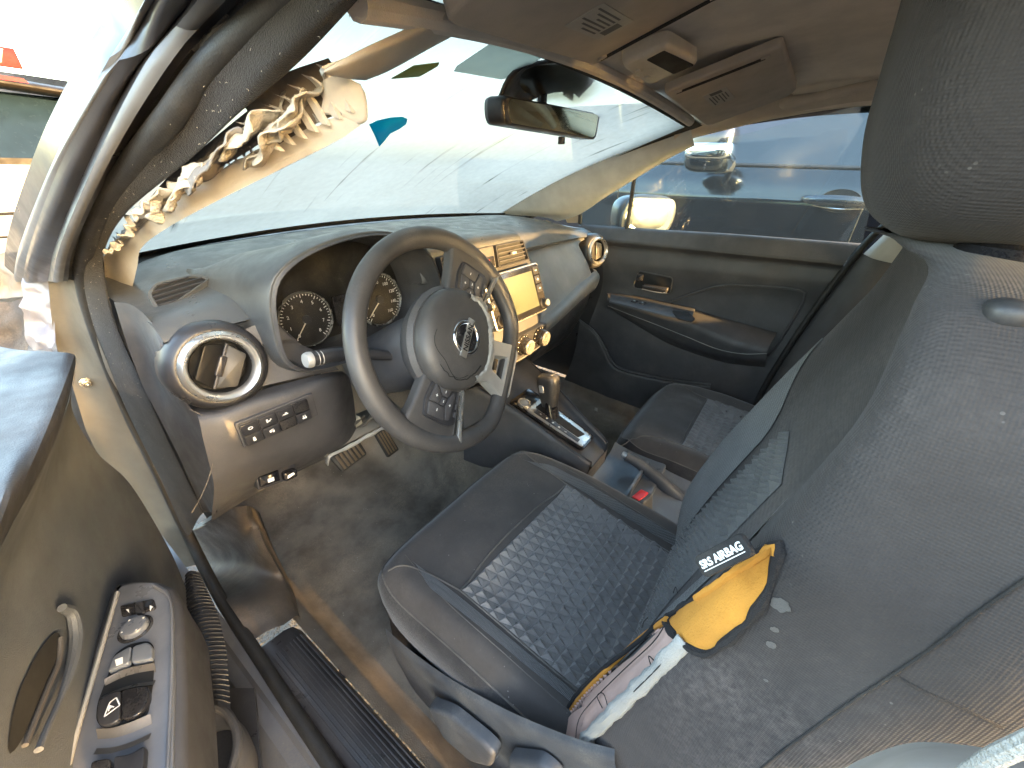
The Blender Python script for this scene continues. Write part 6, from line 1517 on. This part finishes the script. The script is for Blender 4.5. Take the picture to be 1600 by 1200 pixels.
hbk = thing('handbrake_lever', 'grey handbrake lever between the seats', 'handbrake', (.04, -.35, .45))
ha = [V(*(0.035, -0.255, 0.515)), V(*(0.040, -0.284, 0.505)), V(*(0.045, -0.346, 0.476)), V(*(0.050, -0.408, 0.438)), V(.052, -.47, .42)]
hl = MB().tube(crom(ha, 26), lambda t: lerp(.014, .023, smooth(t)), 14, flat=.8).build('lever_grip', mat('handbrake_vinyl', (.055, .058, .064), .5, bump=.4, dust=.3), hbk)
d = (ha[0]-ha[1]).normalized(); F2 = frame(ha[0], d.orthogonal(), d.cross(d.orthogonal()))
MB().lathe([(.0075, -.004), (.0075, .008), (.0055, .011), (0, .0115)], F2, 16).build('release_button', SATIND, hl)
bk = thing('belt_buckle', 'seat belt buckle with red release button beside the driver seat', 'seat belt buckle', (-.07, -.35, .40))
bc = V(*(-0.078, -0.343, 0.505)); fr = frame(bc, (1, -.25, 0), (-.1, -.55, .8))
bz_ = frame(bc+V(0, 0, -.035), (1, -.25, 0), (0, 1, -.2))
bb = MB().prism(rpoly([(-.024, -.017), (.024, -.017), (.024, .017), (-.024, .017)], .006), .09, bz_, .005, -.05, 3).build('buckle_body', PLAST, bk)
MB().prism(rpoly([(-.019, -.010), (.019, -.010), (.019, .010), (-.019, .010)], .003), .006, bz_ @ Matrix.Translation((0, .002, .037)), .0015).build('release_button', REDM, bb)
MB().tube(crom([bc+V(0, 0, -.08), bc+V(.0, -.02, -.14), bc+V(.01, -.05, -.2)], 10), .016, 8, flat=.3).build('buckle_strap', DARKP, bk)

# ================================================================ overhead: mirror, visors, lamp, grab handle
mr = thing('rear_view_mirror', 'rear view mirror in black housing hanging from the windscreen', 'rear view mirror', (.02, .03, 1.30))
mq = [V(*(-0.188, 0.000, 1.262)), V(*(0.286, 0.055, 1.285)), V(*(0.273, 0.055, 1.231)), V(*(-0.184, 0.000, 1.225))]
mc = sum(mq, V(0, 0, 0))/4; fr = frame(mc, mq[1]-mq[0], mq[0]-mq[3])
if (fr.to_3x3() @ V(0, 0, 1)).y > 0: print('mirror backwards')
iv = fr.inverted(); mo = [((iv @ p).x, (iv @ p).y) for p in mq]
mo2 = rpoly([(p[0]*1.03, p[1]*1.06) for p in mo], .018, 7)
hsg = MB().prism(mo2, .030, fr, .006, -.024, 4)
mh = hsg.build('mirror_housing', DARKP, mr)
rows = [[fr @ V(p[0]*k, p[1]*k, z) for p in mo2] for k, z in ((1, -.023), (.97, -.034), (.80, -.046), (.4, -.052))]
MB().grid(rows, True).cap(rows[-1]).build('housing_back', DARKP, mh)
MB().prism(rpoly([(p[0]*.955, p[1]*.90) for p in mo], .016, 7), .0012, fr, 0, .0058).build('mirror_face', mat('interior_mirror_glass', (.78, .76, .58), .03, metal=1.0, var=.02, rvar=.02, dust=.3, dcol=(.5, .47, .3)), mh)
MB().box(.016, .014, .010, fr @ Matrix.Translation((.012, -.036, .004)), .002).build('dip_tab', DARKP, mh)
top = V(.02, .055, 1.300)
MB().tube(crom([mc+V(0, .03, .0), mc+V(.01, .05, .03), top], 10), .011, 10).build('mirror_arm', DARKP, mr)
CB = [[(-0.173, 0.030, 1.246), (-0.162, -0.000, 1.298), (-0.116, -0.045, 1.317), (-0.052, -0.055, 1.320)], [(-0.106, 0.060, 1.255), (-0.030, 0.050, 1.313), (0.001, 0.000, 1.328), (0.097, -0.020, 1.329)], [(-0.062, 0.070, 1.258), (0.051, 0.070, 1.299), (0.122, 0.050, 1.313), (0.169, 0.050, 1.308)]]
MB().loft(CB, 16, 6).build('sensor_cover', DARKP, mr, solid=.004)
for k in range(3): MB().box(.05, .004, .012, frame(V(*(0.119, 0.050, 1.304))+V(0, 0, .010*k), (1, .1, -.1), (0, 1, 0)), .001).build('cover_slot', DARKV, mr)

VIS = mat('visor_vinyl', (.44, .40, .35), .7, bump=.4, bscale=700, dust=.35, dcol=(.30, .25, .19), wash=.2)
LABL = mat('visor_label', (.42, .41, .38), .6, dust=.2)
def visor(c4, label, txtdir):
    q = [V(*p) for p in c4]                     # inner-front, outer-front, outer-rear, inner-rear (underside)
    v = thing('sun_visor', label, 'sun visor', (q[0]+q[1])/2, 'sun visors')
    fr = frame(sum(q, V(0, 0, 0))/4, q[1]-q[0], q[3]-q[0])
    if (fr.to_3x3() @ V(0, 0, 1)).z > 0: fr = fr @ Matrix.Rotation(pi, 4, 'X')
    iv = fr.inverted(); o = [((iv @ p).x, (iv @ p).y) for p in q]
    b = MB().prism(rpoly(o, [.02, .03, .045, .012], 6), .016, fr, .006, -.010, 3).build('visor_panel', VIS, v, ang=50)
    a0, a1 = iv @ (q[0].lerp(q[1], .06)), iv @ (q[3].lerp(q[2], .06))
    MB().tube([fr @ V(lerp(a0.x, a1.x, t), lerp(a0.y, a1.y, t), .0065) for t in (.10, .86)], .0030, 8).build('mirror_flap_edge', DARKV, b)
    for t in (.12, .86):
        p = V(lerp(a0.x, a1.x, t), lerp(a0.y, a1.y, t), .0055)
        MB().lathe([(.008, 0), (.007, .003), (0, .0035)], fr @ Matrix.Translation(p), 14).build('hinge_pin', VIS, b)
    lc = iv @ (q[0].lerp(q[1], .42).lerp(q[3].lerp(q[2], .42), .36))
    L2 = fr @ Matrix.Translation((lc.x, lc.y, .0062))
    lb2 = MB().prism(rpoly([(-.048, -.022), (.048, -.022), (.048, .022), (-.048, .022)], .002), .0006, L2).build('warning_label', LABL, b)
    mb = MB()
    for k in range(6):
        y = -.015+.006*k
        mb.prism([(-.020, y-.0012), (.042-.012*(k % 3), y-.0012), (.042-.012*(k % 3), y+.0012), (-.020, y+.0012)], .0002, L2, 0, .0007)
    mb.prism([(-.043, -.010), (-.026, -.010), (-.026, .012), (-.043, .012)], .0002, L2, 0, .0007)
    mb.build('label_print', mat('label_ink', (.12, .12, .12), .7), lb2)
    return v
visor([(.135, -.150, 1.300), (.485, -.165, 1.272), (.470, -.345, 1.345), (.150, -.335, 1.358)], 'beige sun visor on the passenger side folded up, label showing', 1)
visor([(-.135, -.130, 1.300), (-.485, -.150, 1.272), (-.470, -.330, 1.345), (-.150, -.320, 1.358)], 'beige sun visor on the driver side folded up beside the mirror', 1)

lamp = thing('map_lamp', 'pale beige overhead map lamp console with a missing cover', 'map lamp', (.0, -.17, 1.33))
lq = [V(*(-0.058, -0.136, 1.318)), V(*(0.073, -0.139, 1.312)), V(*(0.059, -0.229, 1.332)), V(*(-0.063, -0.208, 1.338))]
fr = frame(sum(lq, V(0, 0, 0))/4, lq[2]-lq[0], lq[3]-lq[1])
fr = frame(sum(lq, V(0, 0, 0))/4, (lq[1]-lq[0])+(lq[2]-lq[3]), (lq[3]-lq[0])+(lq[2]-lq[1]))
if (fr.to_3x3() @ V(0, 0, 1)).z > 0: fr = fr @ Matrix.Rotation(pi, 4, 'X')
iv = fr.inverted(); o = [((iv @ p).x, (iv @ p).y) for p in lq]
lb_ = MB().prism(rpoly(o, .018, 6), .022, fr, .008, -.012, 4).build('lamp_body', mat('lamp_ivory', (.62, .58, .50), .5, dust=.3), lamp, ang=50)
oc = [lerp(Vector(o[2]), Vector(o[3]), .5)*.62+lerp(Vector(o[0]), Vector(o[1]), .5)*.0, ]
hx = [Vector(o[3]).lerp(Vector(o[0]), .12).lerp(Vector(o[2]), .08), Vector(o[3]).lerp(Vector(o[0]), .42).lerp(Vector(o[1]), .12), Vector(o[2]).lerp(Vector(o[1]), .42).lerp(Vector(o[0]), .06), Vector(o[2]).lerp(Vector(o[1]), .06).lerp(Vector(o[3]), .08)]
MB().prism(rpoly(hx, .004), .001, fr, 0, .0095).build('missing_cover', DARKV, lb_)
cc = (Vector(o[0])+Vector(o[1]))*.5*.55
MB().ring([(.015, .0102), (.017, .0108), (.019, .0102)], fr @ Matrix.Translation((cc.x, cc.y, 0)), 28).build('lens_ring', MATS['lamp_ivory'], lb_)
for t in (.25, .75):
    p = Vector(o[0]).lerp(Vector(o[1]), t)*.62; MB().box(.012, .008, .004, fr @ Matrix.Translation((p.x, p.y, .0105)), .001).build('lamp_switch', MATS['lamp_ivory'], lb_)
# microphone cut-out in the lining
mp = V(*(-0.123, -0.090, 1.335)); MB().lathe([(.013, -.006), (.012, .002), (.009, .003), (.008, -.004), (0, -.004)], frame(mp, (1, 0, 0), (0, -1, -.1)), 20, 1.4, 1).build('lining_socket', DARKP, body)

gh = thing('grab_handle', 'beige roof grab handle above the passenger window', 'grab handle', (.58, -.42, 1.34))
gp_ = [V(.585, -.315, 1.335), V(.560, -.330, 1.325), V(.548, -.38, 1.330), V(.545, -.46, 1.345), V(.560, -.52, 1.352), V(.59, -.535, 1.362)]
MB().tube(crom(gp_, 30), lambda t: .010+.010*math.exp(-(t/.14)**2)+.010*math.exp(-((1-t)/.14)**2), 12, flat=.7).build('handle_bar', BEIGE, gh)

# sagging strip of roof trim above the torn pillar
sg = thing('sagging_roof_trim', 'sagging beige strip of roof trim above the torn pillar', 'roof trim', (-.5, -.12, 1.25))
SG = [[(-0.586, -0.130, 1.223), (-0.550, -0.130, 1.242), (-0.493, -0.135, 1.269), (-0.417, -0.140, 1.305), (-0.374, -0.150, 1.325)],
      [(-0.584, -0.130, 1.221), (-0.547, -0.130, 1.237), (-0.490, -0.135, 1.263), (-0.407, -0.140, 1.302), (-0.363, -0.150, 1.323)],
      [(-0.551, -0.110, 1.224), (-0.519, -0.110, 1.236), (-0.459, -0.115, 1.264), (-0.364, -0.120, 1.310), (-0.316, -0.130, 1.333)],
      [(-0.518, -0.090, 1.229), (-0.486, -0.090, 1.242), (-0.426, -0.100, 1.273), (-0.330, -0.110, 1.320), (-0.281, -0.120, 1.342)]]
MB().loft(SG, 30, 5).build('trim_strip', BEIGE, sg, solid=.006, ang=50)

# crumpled front wing beyond the pillar, seen past the door
wg = thing('crumpled_wing', 'crumpled pale front wing edge beyond the driver door', 'car wing', (-.77, .65, .7))
WINGM = mat('dented_pale_paint', (.17, .165, .185), .35, metal=.25, coat=.4, dust=.4, dcol=(.4, .33, .25))
def crum_grid(rows, nu, nv, amp, sc, seed):
    mb = MB().loft(rows, nu, nv)
    for v in mb.v: v += V(-.6, -1, .3)*(amp*noise.noise(v*sc+V(seed, 0, 0)))+V(1, 0, .4)*(amp*.6*noise.noise(v*sc*2.1+V(0, seed, 0)))
    return mb
crum_grid([[(-0.729, 0.600, 1.007), (-0.714, 0.585, 1.007), (-0.695, 0.570, 1.013)], [(-0.741, 0.600, 0.964), (-0.727, 0.580, 0.965), (-0.709, 0.565, 0.967)], [(-0.757, 0.600, 0.912), (-0.742, 0.578, 0.915), (-0.727, 0.560, 0.918)], [(-0.777, 0.600, 0.852), (-0.765, 0.578, 0.850), (-0.750, 0.560, 0.848)]], 24, 8, .012, 32, 3).build('wing_edge', WINGM, wg, ang=50)
crum_grid([[(-0.766, 0.720, 0.988), (-0.734, 0.700, 0.997), (-0.716, 0.660, 1.008)], [(-0.780, 0.720, 0.951), (-0.750, 0.700, 0.960), (-0.730, 0.660, 0.969)], [(-0.793, 0.740, 0.914), (-0.766, 0.720, 0.918), (-0.744, 0.680, 0.925)]], 16, 6, .018, 22, 9).build('wing_skin', mat('dusty_brown_wing', (.20, .17, .14), .5, dust=.6), wg, ang=50)
crum_grid([[(-0.795, 0.700, 0.917), (-0.766, 0.680, 0.920), (-0.745, 0.650, 0.924)], [(-0.815, 0.680, 0.873), (-0.782, 0.660, 0.875), (-0.761, 0.630, 0.882)], [(-0.836, 0.660, 0.824), (-0.799, 0.640, 0.829), (-0.778, 0.620, 0.838)]], 16, 6, .015, 26, 5).build('wing_liner', mat('dark_brown_liner', (.045, .035, .028), .7, dust=.6), wg, ang=50)

# pillar foot and belt guide close to the camera, bottom right
bf = thing('pillar_foot_trim', 'rounded grey and beige trim at the foot of the driver side pillar', 'pillar trim', (-.66, -.60, .85))
PF = [[(-0.665, -0.549, 0.918), (-0.660, -0.553, 0.937), (-0.655, -0.561, 0.958), (-0.655, -0.567, 0.972), (-0.655, -0.579, 0.986), (-0.655, -0.588, 0.993)],
      [(-0.680, -0.546, 0.933), (-0.685, -0.544, 0.968), (-0.690, -0.544, 0.998), (-0.690, -0.549, 1.009), (-0.690, -0.556, 1.019), (-0.690, -0.564, 1.025)],
      [(-0.690, -0.550, 0.925), (-0.700, -0.545, 0.971), (-0.710, -0.540, 1.006), (-0.710, -0.543, 1.018), (-0.710, -0.549, 1.028), (-0.710, -0.555, 1.032)]]
MB().loft(PF, 30, 6).build('trim_cover', mat('grey_beige_trim', (.36, .33, .30), .6, dust=.4, dcol=(.24, .24, .28)), bf, ang=60)
MB().tube(crom([(-0.700, -0.547, 1.020), (-0.700, -0.547, 1.033), (-0.700, -0.548, 1.044), (-0.700, -0.549, 1.055)], 16), .0022, 8).build('pale_edge', FRAY, bf)
sg2 = superell((-0.530, -0.554, 1.111), (.009, .009, .007), .8, .8, 20, 14).build('lever_cap', mat('grey_cap', (.030, .030, .032), .45, dust=.3), seat)
MB().box(.014, .014, .009, frame((-0.520, -0.563, 1.109), (1, -.3, 0), (.3, 1, 0)), .003).build('lever_block', DARKP, seat)
scr = crom([(-0.405, -0.566, 1.117), (-0.400, -0.575, 1.113), (-0.390, -0.586, 1.115), (-0.380, -0.602, 1.113)], 20)
rows = [[p+V(0, -.010, .001), p+V(0, -.004, .006+.003*noise.noise(p*70)), p+V(0, .006, .005), p+V(0, .012, 0)] for p in scr]
MB().grid(rows).build('foam_scrap', FOAM, seat, solid=.002)
# small litter on the carpet
lt = MB().box(.020, .012, .006, frame((0.525, 0.026, 0.300), (1, .4, .2), (-.3, 1, .1)), .002).build('litter', WHITEF); tag(lt, 'white scrap of litter on the passenger floor carpet', 'litter')
bl = V(*(-0.646, 0.016, 0.285)); fb = thing('floor_bracket', 'small metal carpet clip on the driver floor beside the sill', 'clip', bl)
MB().ring([(.010, 0), (.016, 0), (.016, .006), (.012, .007)], frame(bl, (.8, .6, 0), (-.6, .8, .2)), 16, 1.2, .8).build('clip_ring', DARKP, fb)
superell(bl+V(0, 0, .004), (.010, .007, .006), .8, .8, 14, 10).build('clip_head', SATIND, fb)

# ================================================================ other vehicles in the lot, then two added sun blockers
suv = thing('parked_suv', 'dark blue parked sport utility vehicle beyond the passenger window', 'suv', (2.4, -.2, 0))
SUVP = mat('dark_blue_paint', (.007, .009, .013), .10, metal=.2, coat=1.0, dust=.12, dcol=(.06, .06, .06), dscale=3, rvar=.03)
DGL = mat('dark_suv_glass', (.010, .012, .015), .03, coat=.8, rvar=.02, dust=.06, dcol=(.2, .21, .23), spec=.8)
X0 = 1.55
def suv_side(y): return [(X0+.06, y, .34), (X0+.015, y, .50), (X0+.03, y, .80), (X0+.012, y, 1.02), (X0+.004, y, 1.060), (X0+.012, y, 1.075), (X0+.022, y, 1.13), (X0+.05, y, 1.200)]
MB().loft([suv_side(y) for y in (-3.0, -1.6, -.7, .3, 1.0, 1.7)], 40, 3).build('side_panel', SUVP, suv, ang=25)
MB().loft([[(X0+.055, y, 1.212), (X0+.10, y, 1.32), (X0+.17, y, 1.50), (X0+.27, y, 1.66)] for y in (-2.7, -1.2, 0, .35)], 14, 3).build('side_glass', DGL, suv)
MB().tube([(X0+.050, -3.0, 1.205), (X0+.050, .45, 1.205)], .008, 8).build('belt_moulding', DARKP, suv)
MB().grid([[(X0+.27, -2.7, 1.66), (X0+.27, .1, 1.66)], [(X0+.5, -2.8, 1.75), (X0+.5, 0, 1.75)], [(X0+1.3, -2.8, 1.75), (X0+1.3, 0, 1.75)], [(X0+1.55, -2.7, 1.66), (X0+1.55, .1, 1.66)]]).build('roof', SUVP, suv)
MB().grid([[(X0+.06, .75, 1.20), (X0+1.76, .75, 1.20)], [(X0+.27, -.10, 1.66), (X0+1.55, -.10, 1.66)]]).build('windscreen', DGL, suv)
MB().tube([(X0+.045, .60, 1.22), (X0+.16, .18, 1.48), (X0+.27, -.15, 1.66)], .035, 8, flat=.6).build('a_pillar', SUVP, suv)
MB().grid([[(X0+.05, .65, 1.20), (X0+1.75, .65, 1.20)], [(X0+.10, 1.70, 1.06), (X0+1.70, 1.70, 1.06)], [(X0+.15, 1.80, .5), (X0+1.65, 1.8, .5)]]).build('bonnet', SUVP, suv)
MB().grid([[(X0+1.76, y, .34), (X0+1.80, y, .9), (X0+1.76, y, 1.2), (X0+1.55, y, 1.66)] for y in (-3.0, .3, 1.7)]).build('far_side', SUVP, suv)
for y in (-.62, .48):
    MB().tube([(X0+.045, y+.02, 1.195), (X0+.0075, y, 1.065), (X0+.011, y, 1.02), (X0+.0265, y, .80), (X0+.012, y+.02, .52)], .003, 6).build('door_gap', DARKV, suv)
hc = V(*(1.552, -0.532, 1.078))
fr = frame(hc, (0, -1, 0), (0, 0, 1))
hd_ = MB().lathe([(.075, .004), (.074, .006), (.055, -.002), (0, -.008)], frame(hc+V(.004, 0, 0), (0, -1, 0), (0, 0, 1)), 32, 1.0, .62).build('handle_cup', DARKV, suv)
MB().tube(crom([hc+V(.012, .135, 0), hc+V(-.018, .105, 0), hc+V(-.030, .0, .002), hc+V(-.020, -.10, 0), hc+V(.010, -.135, 0)], 24), lambda t: .014+.008*sin(pi*t), 12, flat=.8).build('door_handle', mat('suv_handle_paint', (.05, .055, .065), .2, metal=.5, coat=.9), suv)
MB().tube(crom([hc+V(-.012, .09, -.022), hc+V(-.022, 0, -.030), hc+V(-.012, -.09, -.022)], 12), .005, 8).build('handle_trim', CHROME, suv)
mc2 = V(*(1.360, -0.002, 1.261))
sm = superell((mc2.x, mc2.y, mc2.z), (.11, .10, .095), .5, .6, 36, 26).build('mirror_shell', SUVP, suv)
superell((mc2.x-.002, mc2.y-.002, mc2.z-.012), (.116, .104, .040), .5, .6, 36, 20).build('mirror_cap', CHROME, suv)
MB().tube([mc2+V(.08, -.02, -.07), V(X0+.045, mc2.y-.06, 1.20)], .028, 10, flat=.6).build('mirror_foot', DARKP, suv)
for y in (-2.3, 1.05):
    for x in (X0+.14, X0+1.64):
        w_ = MB().lathe([(.20, -.11), (.33, -.11), (.35, -.07), (.35, .07), (.33, .11), (.20, .11)], Matrix.Translation((x, y, .35)) @ Matrix.Rotation(pi/2, 4, 'Y'), 32).build('wheel', RUBBER, suv)

van = thing('parked_white_car', 'white parked car with red tail lamp and dark rear window past the pillar', 'car', (-.4, 5.2, 0))
WP_ = mat('white_car_paint', (.30, .29, .27), .35, coat=.2, dust=.3, dcol=(.5, .45, .36))
BLK = mat('van_black_trim', (.008, .006, .004), .6, dust=.3, dcol=(.03, .022, .015), spec=.2)
VG = mat('van_rear_glass', (.006, .012, .020), .25, rvar=.05, spec=.12)
def cross(y, k=0.0): return [(-2.0, y, .35), (-2.02, y, .9), (-1.9, y+.1, 1.25), (-1.6, y+.25, 1.58), (-1.3, y+.3, 1.64), (.2, y+.3, 1.64), (.42, y+.25, 1.58), (.62, y+.1, 1.25), (.72, y, .9), (.70, y, .35)]
MB().loft([[ (p[0], p[1]+(.18*(p[2]-.5) if p[2] > .5 else 0), p[2]) for p in cross(4.15)], cross(5.5), cross(8.2)], 60, 6).build('body', WP_, van, ang=40)
def vback(z): return 4.15+(.05*(z-.5) if z < 1.1 else .03+.50*(z-1.1))
bk_ = [[(x, vback(z)+.10*(abs(x+.65)/1.3)**3, z) for x in [-1.95+2.6*i/16 for i in range(17)]] for z in (.35, .5, .62, .63, .80, .81, .98, 1.02, 1.10)]
MB().grid(bk_).build('tailgate', WP_, van, ang=20)
zz = lambda z0, z1, m, nm, x0=-1.75, x1=.42, off=-.012: MB().grid([[(x, vback(z)+off+.10*(abs(x+.65)/1.3)**3, z) for x in [x0+(x1-x0)*i/14 for i in range(15)]] for z in [z0+(z1-z0)*k/4 for k in range(5)]]).build(nm, m, van)
zz(1.10, 1.50, VG, 'rear_window')
zz(1.06, 1.10, BLK, 'wiper_panel')
zz(.745, .765, BLK, 'bumper_joint', off=-.006)
zz(.60, .615, BLK, 'bumper_joint', off=-.006)
sp_ = MB().loft([[(-1.7, 4.42, 1.56), (-.65, 4.30, 1.60), (.45, 4.42, 1.56)], [(-1.7, 4.20, 1.54), (-.65, 4.12, 1.57), (.45, 4.22, 1.53)], [(-1.7, 4.22, 1.50), (-.65, 4.14, 1.53), (.45, 4.24, 1.49)], [(-1.7, 4.45, 1.50), (-.65, 4.35, 1.53), (.45, 4.45, 1.49)]], 20, 4).build('spoiler', BLK, van)
RL = mat('red_lamp_glass', (.085, .002, .001), .4, spec=.2)
lampo = MB().loft([[(-.62, 4.105, 1.585), (-.30, 4.115, 1.58), (-.02, 4.15, 1.572)], [(-.62, 4.10, 1.555), (-.30, 4.11, 1.552), (.0, 4.15, 1.548)]], 14, 4).build('brake_lamp', RL, van)
sg_ = thing('number_board', 'small red board with pale number 07 on the roof of the white car', 'sign', (-.15, 4.25, 1.62))
fr = frame((-.17, 4.20, 1.685), (1, .05, 0), (0, .1, 1))
if (fr.to_3x3() @ V(0, 0, 1)).y > 0: fr = fr @ Matrix.Rotation(pi, 4, 'Y')
MB().box(.36, .11, .02, fr, .004).build('board', mat('red_board', (.075, .003, .003), .6, spec=.2), sg_)
text_mb('07', .10, fr @ Matrix.Translation((.07, 0, .0105)), .001, .002).build('lettering', WHITEP, sg_)
for x in (-1.75, .45):
    for y in (4.9, 7.5): MB().lathe([(.18, -.1), (.30, -.1), (.32, 0), (.30, .1), (.18, .1)], Matrix.Translation((x, y, .32)) @ Matrix.Rotation(pi/2, 4, 'Y'), 28).build('wheel', RUBBER, van)

bv = thing('shade_van', 'tall grey van, unseen, added to shade the driver door', 'van', (-2.0, -5.5, 0))  # unseen; added only to keep the sun off the driver door
BVP = mat('shade_van_paint', (.20, .20, .21), .35, coat=.4, dust=.4)
MB().loft([[(-2.95, y, .35), (-3.0, y, 1.0), (-2.9, y, 1.9), (-2.7, y, 2.1), (-1.25, y, 2.1), (-1.07, y, 1.95), (-1.06, y, 1.0), (-1.09, y, .35)] for y in (-4.1, -5.5, -8.5)], 40, 4).build('body', BVP, bv)
MB().grid([[(-2.95, -4.1, .35), (-1.09, -4.1, .35)], [(-3.0, -4.1, 1.0), (-1.06, -4.1, 1.0)], [(-2.9, -4.1, 1.95), (-1.07, -4.1, 1.95)], [(-2.7, -4.1, 2.1), (-1.25, -4.1, 2.1)]]).build('front', BVP, bv)
MB().grid([[(-2.8, -4.02, 1.15), (-1.14, -4.02, 1.15)], [(-2.72, -4.06, 1.85), (-1.2, -4.06, 1.85)]]).build('windscreen', DGL, bv)
for x in (-2.8, -1.15):
    for y in (-4.9, -7.6): MB().lathe([(.18, -.1), (.32, -.1), (.34, 0), (.32, .1), (.18, .1)], Matrix.Translation((x, y, .34)) @ Matrix.Rotation(pi/2, 4, 'Y'), 28).build('wheel', RUBBER, bv)

cpo = thing('sunblocker', 'steel carport with deep fascia, unseen, added to shade the driver pillar', 'sunblocker', (-4.5, -12, 0))  # unseen structure added so its fascia keeps sun off the driver pillar
CPM = mat('sunblocker_steel', (.30, .30, .31), .5, metal=.2, dust=.4)
MB().box(7.1, .12, .75, Matrix.Translation((-4.43, -10.0, 2.97)), .01).build('fascia', CPM, cpo)
MB().box(7.1, 5.0, .08, Matrix.Translation((-4.43, -12.5, 3.30)), .01).build('roof', CPM, cpo)
for x in (-7.8, -4.4, -1.1):
    for y in (-10.2, -14.6): MB().box(.10, .10, 3.26, Matrix.Translation((x, y, 1.63)), .01).build('post', CPM, cpo)
